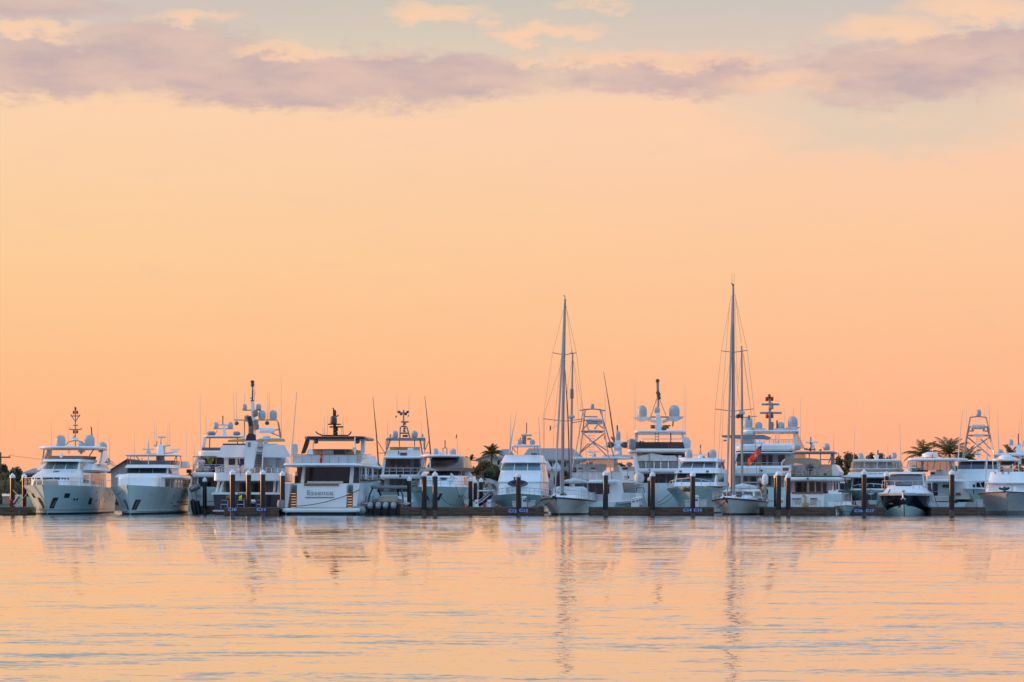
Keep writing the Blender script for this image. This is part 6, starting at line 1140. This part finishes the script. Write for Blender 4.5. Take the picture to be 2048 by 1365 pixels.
# dinghies
def inflatable(label, pts, r, Y, m, m2):
    P_ = [world(x, y, Y) for x, y in pts]; e = empty('inflatable_dinghy', tuple(P_[0])); tag(e, label, 'dinghy'); P_ = [p - P_[0] for p in P_]
    off = Vector((.1, 1.3, .1))
    MB().tube(P_, [r * .4] + [r] * (len(P_) - 2) + [r * .5], 12).build('tube', m, e); MB().tube([p + off for p in P_], [r * .4] + [r] * (len(P_) - 2) + [r * .5], 12).build('tube', m, e)
    MB().tube([p + Vector((0, -r * .93, r * .2)) for p in P_[1:-1]], r * .16, 6).build('stripe', m2, e); MB().grid([[p + Vector((0, .1, -r * .5)) for p in P_], [p + off + Vector((0, -.1, -r * .5)) for p in P_]]).build('floor', 'grey', e, recalc=False)
inflatable('navy and white striped inflatable tilted up on the dock at the three-pane sportfisher', [(954, 1011), (958, 1008), (966, 1003), (974, 996), (980, 990), (982, 987)], .24, 210.5, 'navy', 'shade_white')
inflatable('grey inflatable lashed at the right quarter of the pilothouse yacht', [(380, 983), (383, 980), (388, 976.5), (392, 974), (394, 973)], .26, 224, 'grey', 'shade_white')
b = Boat('skiff', 'small white t-top boat berthed beside the piling with the glowing orange edge', 'boat', 'P', 966, 224, 0.)
b.hull(6.5, 1.1, 1002, 1004, .9, 1, 1.4, .4, bow=False, mats=('hull', 'bottom', 'deck')); b.slab('t_top', 'white', 952, 979, 980.5, 983.5, 2, 4, .2, .03); b.slab('liferaft', 'shade_white', 963, 972, 977, 980.5, 2.4, 3.4, .2, .1); b.box('console', 'white', 960, 972, 992, 1003, 2.4, 3.2); b.tubes('t_top_frame', 'black_gloss', [[(953, 983, 2.2), (953, 1004, 2.2)], [(977, 983, 2.2), (977, 1004, 2.2)], [(956, 998, 2.2), (966, 990, 2.2), (976, 998, 2.2)]], .05); b.slab('side_awning', 'white', 980, 990, 980, 983, 2, 4, .2, .03)
b = Boat('skiff', 'low white boat at the far left edge behind the leftmost piling', 'boat', 'P', 10, 226, 40.)
b.hull(8, 1.3, 993, 995, 1.1, 1, 1.3, .4, mats=('hull', 'bottom', 'deck')); b.box('console', 'white', 4, 14, 988, 994, 3, 4); b.box('engine_cover', 'shade_white', 20, 30, 990, 1000, 6, 7)
o = MB().tube([world(20, 1014, 209.6), world(20.6, 1010, 209.6), world(21.5, 1002, 209.6), world(20.5, 998, 209.6)], [.03, .16, .16, .03], 8).build('kayak', 'red'); tag(o, 'red kayak stood on end against the leftmost piling', 'kayak')
o = MB().box((-.25, 0, 0), (.25, .35, .6)).build('dock_crate', 'tan', loc=world(11, 1009, 211.5)); 
MB().box((-.27, -.02, .6), (.27, .37, .66)).build('lid', 'tan', o); tag(o, 'small tan crate on the dock at the far left edge', 'crate')
# gangway and mooring lines
g = empty('gangway', tuple(world(28, 1009, 209))); tag(g, 'dark boarding gangway rising from the dock to the bow of the leftmost yacht', 'gangway')
A_1 = world(28, 1009, 209); B_1 = world(42, 994, 209.6) - A_1
MB().hexa([(0, -.3, -.06), (B_1.x, -.3, B_1.z - .06), (B_1.x, .3, B_1.z - .06), (0, .3, -.06), (0, -.3, .04), (B_1.x, -.3, B_1.z + .04), (B_1.x, .3, B_1.z + .04), (0, .3, .04)]).build('walkway', 'dark_grey', g); MB().tube([(0, -.32, .12), (B_1.x, -.32, B_1.z + .12)], .04, 5).build('side_rail', 'steel', g)
def line(label, a, b_, Ya, Yb, k, r=.025, m='rope'):
    o = MB().tube(sag(world(*a, Ya), world(*b_, Yb), k), r, 5).build('mooring_line', m); tag(o, label, 'rope', 'mooring lines')
line('long black stern line sloping across the transom lettered Essence', (719, 980), (585, 1013), 207.6, 207.2, .3, .03)
line('pale line from the leftmost yacht bow down to the dock', (58, 982), (27, 1012), 208.8, 209.8, .15, .03, 'rope_pale')
line('thin pale line from the leftmost yacht bow to the piling', (40, 993), (26, 980), 209, 210.8, .05, .02, 'rope_pale')
line('dark chain line from the pilothouse yacht bow to its left', (245, 982), (234, 990), 210, 212, .02)
line('dark line dipping from the smoked enclosure yacht bow toward the dock', (876, 987), (916, 1012), 216.5, 212.2, .3)
line('dark line from the smoked enclosure yacht side to the dock box', (912, 974), (928, 1010), 218, 212.3, .2)
line('dark line from the shorter ketch bow to the dock beside C13', (1108, 994), (1079, 1014), 206.2, 208.1, .2)
line('thin line from the shorter ketch left side to the dock', (1083, 1000), (1062, 1015), 209.5, 208.2, .1)
line('line from the curved bow rail yacht down left to the dock', (1355, 973), (1316, 1006), 219, 212.3, .1)
line('second line from the curved bow rail yacht, lower and slacker', (1355, 980), (1318, 1010), 219, 212.3, .25)
line('line from the taller ketch bow to the dock beside C15', (1452, 1002), (1432, 1016), 206.1, 208.1, .1)
line('dark line from the taller ketch stern to the thick piling', (1536, 1001), (1553, 999), 218, 207, .1)
line('dark line from the navy hull to the dock on its left', (410, 1002), (436, 1000), 222, 216, .1)
line('line from the black cruiser left side to the dock by C17', (1762, 1000), (1752, 1014), 208.3, 208.7, .05)
line('line at the right quarter of the black cruiser', (1869, 992), (1876, 1014), 215, 208.3, .08)
line('line hanging beside the bow of the tuna tower boat', (1285, 985), (1294, 1012), 232, 212.3, .2)
line('line sagging from the small skiff to sign C16', (1710, 1007), (1722, 1014), 209, 208.7, .05)
# person seated on the aft deck, plant beside
b = DECK3
p0 = b.up(b.P(106, 887, 2.6)); bpy.context.view_layer.update(); p0 = b.e.matrix_world @ b.P(106, 887, 2.6)
pe = empty('person', tuple(p0)); tag(pe, 'person in a pale pink shirt seated at the aft rail with arms resting forward', 'person')
def skin(name, joints, edges, m, parent, sub=2):
    me = bpy.data.meshes.new(name); me.from_pydata([j[0] for j in joints], edges, []); o = bpy.data.objects.new(name, me); COL.objects.link(o); o.parent = parent; me.materials.append(MATS[m])
    md = o.modifiers.new('skin', 'SKIN'); md.use_smooth_shade = True
    for v, j in zip(me.skin_vertices[0].data, joints): v.radius = (j[1], j[1] * (j[2] if len(j) > 2 else 1))
    me.skin_vertices[0].data[0].use_root = True
    s = o.modifiers.new('sub', 'SUBSURF'); s.levels = s.render_levels = sub; return o
J = [((0, .1, .5), .13), ((0, .06, .75), .14), ((0, .02, .98), .15), ((0, 0, 1.1), .055), ((0, -.03, 1.2), .085), ((0, -.04, 1.32), .075),
     ((.2, .02, 1.02), .06), ((.27, -.12, .78), .045), ((.1, -.32, .74), .035), ((.02, -.38, .74), .035), ((-.2, .02, 1.02), .06), ((-.27, -.12, .78), .045), ((-.1, -.32, .74), .035), ((-.02, -.38, .76), .035),
     ((.1, .06, .48), .09), ((.18, -.36, .5), .06), ((.2, -.34, .1), .04), ((.21, -.5, .04), .04), ((-.1, .06, .48), .09), ((-.18, -.36, .5), .06), ((-.2, -.3, .1), .04), ((-.21, -.46, .04), .04)]
skin('body', J, [(0, 1), (1, 2), (2, 3), (3, 4), (4, 5), (2, 6), (6, 7), (7, 8), (8, 9), (2, 10), (10, 11), (11, 12), (12, 13), (0, 14), (14, 15), (15, 16), (16, 17), (0, 18), (18, 19), (19, 20), (20, 21)], 'skin', pe)
skin('shirt', [((0, .09, .5), .15), ((0, .06, .75), .165), ((0, .02, .98), .165), ((0, 0, 1.06), .075), ((.2, .02, 1.02), .08), ((.25, -.07, .86), .065), ((-.2, .02, 1.02), .08), ((-.25, -.07, .86), .065)], [(0, 1), (1, 2), (2, 3), (2, 4), (4, 5), (2, 6), (6, 7)], 'shirt_pink', pe)
skin('shorts', [((0, .1, .47), .15), ((.1, .06, .48), .11), ((.16, -.24, .5), .085), ((-.1, .06, .48), .11), ((-.16, -.24, .5), .085)], [(0, 1), (1, 2), (0, 3), (3, 4)], 'shorts', pe)
MB().lathe([(.1, 0), (.105, .06), (.09, .12), (.05, .16), (.01, .17)], (0, .0, 1.26), 12).build('hair', 'hair', pe); MB().lathe([(.018, -.03), (.014, .0), (.006, .03)], (0, -.125, 1.24), 6).build('nose', 'skin', pe)
for sx in (-.035, .035): MB().lathe([(.004, -.012), (.013, 0), (.004, .012)], (sx, -.115, 1.28), 6).build('eye', 'hair', pe)
sp_ = b.P(106, 887, 2.6); MB().box((sp_.x - .3, 2.45, sp_.z + .02), (sp_.x + .3, 3.1, sp_.z + .4)).build('stool', 'white', b.e)
pp = b.e.matrix_world @ b.P(186, 887, 1.6); pt = empty('potted_plant', tuple(pp)); tag(pt, 'yellow-green potted plant on the same aft deck as the seated person', 'plant')
m = MB(); rr = random.Random(3)
for i in range(60):
    a = rr.uniform(0, 6.28); l = rr.uniform(.5, 1.3); o_ = Vector((math.cos(a) * .28 * l, math.sin(a) * .28 * l, l)); s_ = Vector((-math.sin(a), math.cos(a), 0)) * .07
    m.add([Vector((0, 0, .3)) + o_ * .4, o_ * .75 + s_ + Vector((0, 0, .2)), o_ + Vector((0, 0, .1)), o_ * .75 - s_ + Vector((0, 0, .2))], [(0, 1, 2, 3)])
m.build('leaves', 'leaf_yellow', pt, recalc=False); MB().lathe([(.12, 0), (.18, .3), (.16, .32)], n=10).build('pot', 'tan_dark', pt)
# ================================================================== shore: trees, palms, houses, mounds, power line
def leafquad(m, c, s, rr, k=0):
    n = Vector((rr.gauss(0, 1), rr.gauss(0, 1), rr.gauss(0, .7) + .4)).normalized(); a = n.orthogonal().normalized(); a = (Matrix.Rotation(rr.uniform(0, 6.28), 3, n) @ a); b_ = n.cross(a)
    l, w = s * rr.uniform(.7, 1.3), s * rr.uniform(.35, .6)
    m.add([c - a * l, c - b_ * w, c + a * l, c + b_ * w], [(0, 1, 2, 3)], k)
def tree(name, label, cat, px, ytop, wpx, Y, leaf, group, seed, zb=None, kind='round', dens=1., leafs=.34, leaf2=None):
    rr = random.Random(seed); zt = EH + (HY - ytop) * Y / F; X = (px - CX) * Y / F; z0 = .7 if zb is None else zb; R_ = wpx / 2 * Y / F; H = zt - z0
    e = empty(name, (X, Y, z0)); tag(e, label, cat, group)
    t = MB(); m = MB(); mats = [leaf, leaf2 or leaf]
    if kind == 'cone':
        t.tube([(0, 0, -.3), (.05, 0, H * .5), (0, 0, H * .95)], [.16, .1, .03], 7)
        nb = int(46 * dens)
        for i in range(nb):
            f = (i + rr.random()) / nb; z = H * (.06 + .94 * f); r = R_ * (1 - f) ** .8 * rr.uniform(.6, 1.15) + .12; a = rr.uniform(0, 6.28)
            tip = Vector((math.cos(a) * r, math.sin(a) * r, z + r * .35)); t.tube([(0, 0, z * .92), tip], [.03, .01], 4)
            for k in range(int(26)):
                q = Vector((0, 0, z)).lerp(tip, rr.uniform(.15, 1.1)); q += Vector((rr.gauss(0, .18), rr.gauss(0, .18), rr.gauss(0, .22))); leafquad(m, q, leafs * .8, rr, int(rr.random() < .4))
    else:
        nl = 7; t.tube([(0, 0, -.3), (rr.uniform(-.2, .2), 0, H * .25), (rr.uniform(-.3, .3), rr.uniform(-.3, .3), H * .5)], [.12 + H * .02, .1 + H * .014, .08], 8)
        nc = int((13 if kind == 'round' else 9) * dens)
        for i in range(nc):
            a = rr.uniform(0, 6.28); rad = math.sqrt(rr.random()) * R_ * .85; f = 1 - (rad / R_) ** 2
            zc = H * (rr.uniform(.25, .55) + .38 * f * rr.uniform(.5, 1)) if kind == 'round' else H * rr.uniform(.2, .85)
            c = Vector((math.cos(a) * rad, math.sin(a) * rad, zc)); cr = max(.45, min(R_ * .42, H * .26)) * rr.uniform(.6, 1.1)
            t.tube([(0, 0, H * .22), c * .6 + Vector((0, 0, H * .08)), c], [.07, .05, .02], 5); kk = int(rr.random() < .35)
            for k in range(int(110 * dens)):
                d = Vector((rr.gauss(0, 1), rr.gauss(0, 1), rr.gauss(0, .8))).normalized() * cr * (rr.random() ** .45); leafquad(m, c + d, leafs, rr, kk if rr.random() < .8 else 1 - kk)
    t.build('trunk', 'bark', e); m.build('crown', mats, e, recalc=False, smooth=False)
    return e
def palm(label, px, yc, rpx, Y, seed, n=15, lean=0., zb=.7):
    rr = random.Random(seed); X = (px - CX) * Y / F; zc = EH + (HY - yc) * Y / F - zb; Rr = rpx * Y / F
    e = empty('palm_tree', (X - lean, Y, zb)); tag(e, label, 'palm tree', 'palm trees behind the marina')
    MB().tube([(0, 0, -.3), (lean * .2, 0, zc * .3), (lean * .7, 0, zc * .75), (lean, 0, zc)], [.24, .17, .14, .13], 9).build('trunk', 'bark', e)
    m = MB(); top = Vector((lean, 0, zc))
    for i in range(n):
        a = 2 * math.pi * i / n + rr.uniform(-.2, .2); el_ = rr.uniform(.35, 1.4) if i % 4 else rr.uniform(-.1, .35); L = Rr * rr.uniform(.9, 1.2); pts = []
        p, dirz = top.copy(), el_
        for k in range(9): pts.append(p.copy()); p = p + Vector((math.cos(a) * math.cos(dirz), math.sin(a) * math.cos(dirz), math.sin(dirz))) * L / 8; dirz -= .05 + .035 * k
        m.tube(pts, [.05] * 3 + [.035] * 3 + [.02] * 3, 4)
        side = Vector((-math.sin(a), math.cos(a), 0))
        for k in range(26):
            f = (k + 1.5) / 27.5; j = min(7, int(f * 8)); q = pts[j].lerp(pts[j + 1], f * 8 - j); t_ = (pts[j + 1] - pts[j]).normalized(); ll = L * (.24 * math.sin(math.pi * min(1, f * .85 + .18)) + .03)
            for sg in (-1, 1):
                d = (side * sg * .8 + t_ * .65 + Vector((0, 0, -.3 - .4 * rr.random()))).normalized(); w_ = t_ * .035
                m.add([q - w_, q + d * ll * .5 - w_ * .9, q + d * ll, q + d * ll * .5 + w_ * .9, q + w_], [(0, 1, 2, 3, 4)])
    m.build('fronds', 'palm_leaf', e, recalc=False, smooth=False)
palm('short stocky palm in front of the white gabled house', 983, 907, 25, 306, 11, 19)
palm('small ragged palm left of the white gabled house', 940, 921, 15, 312, 12, 12)
palm('left palm of the tall group behind the right-hand boats', 1847, 911, 43, 300, 13, 15, .6)
palm('broad middle palm of the tall group, left of the tuna tower', 1899, 908, 48, 302, 14, 17, -.5)
palm('low palm partly behind the tuna tower at right', 1938, 917, 34, 308, 15, 14)
palm('far right palm showing past the domed mast', 2022, 912, 32, 310, 16, 14)
G_ = 'shoreline trees'
for i, (px, yt, wpx, Y, lf, lf2, lab) in enumerate((
    (-18, 938, 60, 330, 'leaf_dark', 'leaf_olive', 'dark tree at the very left edge under the utility pole'), (4, 921, 20, 360, 'leaf_dark', 'leaf_dark', 'small round treetop just right of the utility pole'), (30, 933, 62, 322, 'leaf', 'leaf_dark', 'broad green tree behind the leftmost piling'), (62, 939, 44, 326, 'leaf_dark', 'leaf', 'dark tree behind the bow of the leftmost yacht'),
    (752, 916, 26, 330, 'leaf_dark', 'leaf_olive', 'dark tree between the yacht lettered Essence and the three-deck yacht'), (765, 921, 24, 336, 'leaf', 'leaf_dark', 'tree touching the left side of the three-deck yacht'),
    (938, 922, 40, 300, 'leaf_olive', 'leaf', 'bush left of the gravel wall, below the small ragged palm'), (962, 918, 52, 298, 'leaf', 'leaf_olive', 'broad bush before the white gabled house'), (990, 922, 50, 300, 'leaf_olive', 'leaf_gold_lit', 'olive bush at the left of the three-pane sportfisher'), (1018, 936, 34, 304, 'leaf', 'leaf_dark', 'bush hidden half behind the three-pane sportfisher'),
    (1092, 931, 40, 318, 'leaf_olive', 'leaf', 'bush behind the pale pavilion roofs'), (1136, 925, 44, 320, 'leaf_dark', 'leaf_olive', 'dark bush behind the shorter ketch masts'), (1178, 917, 60, 322, 'leaf_dark', 'leaf', 'bush right of the big grey roof'), (1238, 925, 50, 326, 'leaf', 'leaf_dark', 'bush behind the slim domed mast'),
    (1436, 931, 40, 320, 'leaf_olive', 'leaf_dark', 'bush left of the taller ketch masts'), (1700, 955, 26, 300, 'leaf_dark', 'leaf', 'low dark bush left of sign C16 piling'), (1920, 921, 40, 300, 'leaf_olive', 'leaf', 'bush at the foot of the middle palm'), (1962, 918, 44, 306, 'leaf', 'leaf_olive', 'bush between the tuna tower and the far right yacht'), (1830, 925, 36, 306, 'leaf_olive', 'leaf_gold_lit', 'bush at the foot of the left palm'), (2040, 925, 40, 312, 'leaf_dark', 'leaf_olive', 'dark bush at the far right edge'))):
    tree('broadleaf_tree', lab, 'tree', px, yt, wpx, Y, lf, G_, 100 + i, leaf2=lf2, dens=1.5, leafs=.30)
for i, (px, yt, wpx, Y, lf, lf2, lab) in enumerate((
    (1678, 920, 15, 300, 'leaf_dark', 'leaf', 'slim dark conifer right of the green striped yacht'), (1684, 929, 26, 296, 'leaf_gold_lit', 'leaf_olive', 'golden lit tree in front of the conifers'), (1696, 911, 20, 304, 'leaf_dark', 'leaf_olive', 'tallest feathery conifer left of the clear flybridge enclosure'), (1709, 916, 18, 302, 'leaf_olive', 'leaf_dark', 'feathery conifer touching the clear flybridge enclosure'),
    (1726, 921, 22, 306, 'leaf_olive', 'leaf_dark', 'conifer showing through the left of the clear enclosure'), (1742, 912, 18, 310, 'leaf_olive', 'leaf_dark', 'conifer rising above the left half of the clear enclosure'), (1760, 914, 20, 308, 'leaf_olive', 'leaf', 'conifer rising above the right half of the clear enclosure'), (1778, 922, 22, 306, 'leaf_dark', 'leaf_olive', 'conifer showing through the right of the clear enclosure'), (1796, 930, 24, 304, 'leaf_olive', 'leaf', 'low conifer between the clear enclosure and the palms'))):
    tree('casuarina_tree', lab, 'tree', px, yt, wpx, Y, lf, 'feathery conifers on the shore', 200 + i, kind='cone' if lf != 'leaf_gold_lit' else 'round', leaf2=lf2, dens=1.3, leafs=.26)
# understorey along the water's edge: one continuous ground cover nobody could count
rr = random.Random(5); m = MB()
for i in range(15000):
    px = rr.uniform(-500, 2550); Y = rr.uniform(288, 296); hgt = 1.7 + .9 * math.sin(px * .021) + .6 * math.sin(px * .067 + 1); leafquad(m, Vector(((px - CX) * Y / F, Y, .7 + abs(hgt) * rr.random() ** .7)), .4, rr, int(rr.random() < .4))
o = m.build('undergrowth', ['leaf_dark', 'leaf_olive'], recalc=False, smooth=False); tag(o, 'low scrub along the shore behind the boats', 'scrub', kind='stuff')

def house(label, x0, x1, yb, ye, parts, Y, wall, roof, D=8, name='house', wins=()):
    c = world((x0 + x1) / 2, 990, Y); e = empty(name, (c.x, Y, .8)); tag(e, label, 'house' if name == 'house' else 'building')
    L = lambda x, y, dy=0.: Vector(((x - CX) * Y / F - c.x, dy, EH + (HY - y) * Y / F - .8))
    a, b_ = L(x0, ye), L(x1, ye); MB().box((a.x, 0, -1.), (b_.x, D, a.z)).build('wall', wall, e)
    for kind, *q in parts:
        if kind == 'gable':      # ridge runs away from the viewer
            xl, xr, yr, yl = q; l, r_, t = L(xl, yl), L(xr, yl), L((xl + xr) / 2, yr); th = .18
            MB().hexa([l + Vector((0, -.5, 0)), t + Vector((0, -.5, 0)), t + Vector((0, D + .5, 0)), l + Vector((0, D + .5, 0)), l + Vector((0, -.5, th)), t + Vector((0, -.5, th)), t + Vector((0, D + .5, th)), l + Vector((0, D + .5, th))]).build('roof', roof, e)
            MB().hexa([t + Vector((0, -.5, 0)), r_ + Vector((0, -.5, 0)), r_ + Vector((0, D + .5, 0)), t + Vector((0, D + .5, 0)), t + Vector((0, -.5, th)), r_ + Vector((0, -.5, th)), r_ + Vector((0, D + .5, th)), t + Vector((0, D + .5, th))]).build('roof', roof, e)
            MB().prism([l, r_, t], (0, .2, 0)).build('gable_wall', wall, e)
        else:                    # hip roof: eave x0..x1, ridge xa..xb
            xl, xr, xa, xb, yr, yl = q; l, r_ = L(xl, yl), L(xr, yl); p, s_ = L(xa, yr, D / 2), L(xb, yr, D / 2)
            MB().add([l + Vector((0, -.6, 0)), r_ + Vector((0, -.6, 0)), r_ + Vector((0, D + .6, 0)), l + Vector((0, D + .6, 0)), p, s_, l + Vector((0, -.6, -.2)), r_ + Vector((0, -.6, -.2)), r_ + Vector((0, D + .6, -.2)), l + Vector((0, D + .6, -.2))],
                     [(0, 1, 5, 4), (1, 2, 5), (2, 3, 4, 5), (3, 0, 4), (0, 6, 7, 1), (1, 7, 8, 2), (2, 8, 9, 3), (3, 9, 6, 0), (6, 9, 8, 7)]).build('roof', roof, e, smooth=False)
    for x, y, w_, h_ in wins:
        q = L(x, y); s = Y / F; f_ = MB().box((q.x - w_ * s / 2 - .06, -.06, q.z - h_ * s / 2 - .06), (q.x + w_ * s / 2 + .06, .02, q.z + h_ * s / 2 + .06)).build('window', 'white', e); MB().box((q.x - w_ * s / 2, -.08, q.z - h_ * s / 2), (q.x + w_ * s / 2, -.061, q.z + h_ * s / 2)).build('pane', 'glass', f_)
    return e
house('white house with a low gable and a taller hipped roof behind the stocky palm', 956, 1030, 960, 921, [('gable', 951, 1008, 910.5, 921.5), ('hip', 994, 1036, 1003, 1018, 897.5, 917)], 340, 'wall_pale', 'roof_grey', 9, wins=((978, 927, 6, 8), (997, 926, 5, 8), (1015, 926, 5, 8)))
house('broad building with a long grey roof behind the shorter ketch', 1052, 1160, 965, 917, [('hip', 1040, 1172, 1058, 1148, 895, 919.5)], 335, 'wall_grey', 'roof_grey', 14, 'building', wins=((1075, 930, 8, 10), (1100, 930, 8, 10), (1128, 930, 8, 10), (1146, 930, 8, 10)))
house('low house with a dark brown gable roof between the two leftmost yachts', 222, 288, 975, 947, [('gable', 214, 296, 921, 947)], 330, 'wall_grey', 'roof_brown', 10, wins=((238, 956, 6, 8), (270, 956, 6, 8)))
house('small house with a grey hipped roof behind the bow of the leftmost yacht', 50, 82, 970, 946, [('hip', 46, 88, 56, 72, 936.5, 946)], 335, 'wall_pale', 'roof_grey', 8)
house('small brown house behind the arch of the smoked enclosure yacht', 908, 926, 970, 937, [('gable', 904, 930, 929, 937)], 335, 'tan', 'roof_brown', 8)
for i, (xl, xr, yt, ye, lab) in enumerate(((1084, 1105, 920, 938, 'pale pointed pavilion roof, left of the pair by the shorter ketch'), (1103, 1124, 922, 938, 'pale pointed pavilion roof, right of the pair by the shorter ketch'))):
    Y = 296; c = world((xl + xr) / 2, ye, Y); w_ = (xr - xl) / 2 * Y / F; h_ = (ye - yt) * Y / F; e = empty('pavilion', (c.x, Y, .8)); tag(e, lab, 'pavilion', 'pavilions with pointed roofs'); z = c.z - .8
    MB().add([(-w_, 0, z), (w_, 0, z), (w_, 2 * w_, z), (-w_, 2 * w_, z), (0, w_, z + h_), (-w_, 0, z - .25), (w_, 0, z - .25), (w_, 2 * w_, z - .25), (-w_, 2 * w_, z - .25)], [(0, 1, 4), (1, 2, 4), (2, 3, 4), (3, 0, 4), (0, 5, 6, 1), (1, 6, 7, 2), (2, 7, 8, 3), (3, 8, 5, 0), (5, 8, 7, 6)]).build('roof', 'roof_pale', e, smooth=False)
    for sx in (-w_ + .15, w_ - .15):
        for sy in (.15, 2 * w_ - .15): MB().box((sx - .08, sy - .08, -.5), (sx + .08, sy + .08, z)).build('post', 'wall_pale', e)
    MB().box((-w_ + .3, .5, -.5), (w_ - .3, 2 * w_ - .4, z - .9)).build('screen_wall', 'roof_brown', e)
    if i == 0: MB().prism([(-w_ + .4, .1, z - .75), (-w_ + .5, .1, z - .3), (w_ * .35, .1, z - .35), (w_ * .55, .1, z - .7), (w_ * .2, .1, z - .55)], (0, .4, 0)).build('awning', 'orange', e)  # sunlit umbrella, the sun's orange put into its colour
e = empty('shade_roof', (world(1692, 990, 280).x, 262, 0)); tag(e, 'flat pale tarpaulin roof on posts left of the clear enclosure yacht', 'shelter')
Y = 262; q0, q1 = world(1681, 961, Y), world(1706, 953, Y); ex = e.location
MB().hexa([(q0.x - ex.x, 0, q0.z), (q1.x - ex.x, 0, q1.z - .3), (q1.x - ex.x, 4, q1.z), (q0.x - ex.x, 4, q0.z + .3), (q0.x - ex.x, 0, q0.z + .12), (q1.x - ex.x, 0, q1.z - .18), (q1.x - ex.x, 4, q1.z + .12), (q0.x - ex.x, 4, q0.z + .42)]).build('canopy', 'roof_pale', e)
for x in (q0.x - ex.x + .1, q1.x - ex.x - .1):
    for y in (.2, 3.8): MB().box((x - .06, y - .06, -1), (x + .06, y + .06, q1.z - .3)).build('post', 'grey', e)
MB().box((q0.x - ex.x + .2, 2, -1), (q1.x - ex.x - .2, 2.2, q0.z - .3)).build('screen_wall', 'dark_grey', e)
def mound(label, px, yt, wpx, Y):
    R_ = wpx / 2 * Y / F; h_ = EH + (HY - yt) * Y / F - .4; rows = []; r2 = random.Random(px)
    for j in range(9):
        f = j / 8; rows.append([Vector((math.cos(t) * R_ * f, math.sin(t) * R_ * .6 * f, h_ * (math.cos(f * math.pi) * .5 + .5) ** .4 * (1 + .10 * math.sin(t * 3 + px) * f) + r2.uniform(-.05, .05))) for t in [k * math.pi / 10 for k in range(20)]])
    o = MB().grid(rows, closed=True).build('gravel_mound', 'gravel', loc=((px - CX) * Y / F, Y, .4)); tag(o, label, 'gravel mound', 'gravel mounds')
mound('flat-topped grey gravel mound left of the three-pane sportfisher', 972, 957.5, 150, 290); mound('grey gravel mound between the three-pane sportfisher and the shorter ketch', 1098, 957, 46, 286)
# power line
poles = []
for px, yt, Y, lab in ((1, 905, 420, 'utility pole with a cross arm at the left edge'), (470, 920, 520, 'utility pole hidden behind the navy-hulled yacht'), (1028, 915, 640, 'utility pole hidden behind the white gabled house')):
    p = world(px, yt, Y); e = empty('utility_pole', (p.x, Y, .8)); tag(e, lab, 'utility pole', 'utility poles'); h_ = p.z - .8; MB().tube([(0, 0, -1), (0, 0, h_)], [.2, .15], 8).build('pole', 'bark', e)
    MB().box((-1.6, -.08, h_ - .9), (1.6, .08, h_ - .7)).build('cross_arm', 'bark', e)
    for x in (-1.4, 1.4, 0): MB().lathe([(.06, 0), (.09, .1), (.05, .22)], (x, 0, h_ - .7), 6).build('insulator', 'grey', e)
    poles.append((Vector((p.x, Y, p.z)), e))
for i in range(2):
    A1, B1 = poles[i][0], poles[i + 1][0]
    for k, (dx_, dz_, lab) in enumerate(((1.4, -.5, 'upper'), (0, -3.2, 'lower'))):
        o = MB().tube(sag(A1 + Vector((dx_, 0, dz_)), B1 + Vector((dx_, 0, dz_)), 1.2, 20), .022, 4).build('power_cable', 'rope'); tag(o, lab + ' power cable ' + ('from the left edge pole toward the navy-hulled yacht' if i == 0 else 'from the navy-hulled yacht toward the white gabled house'), 'cable', 'power cables')
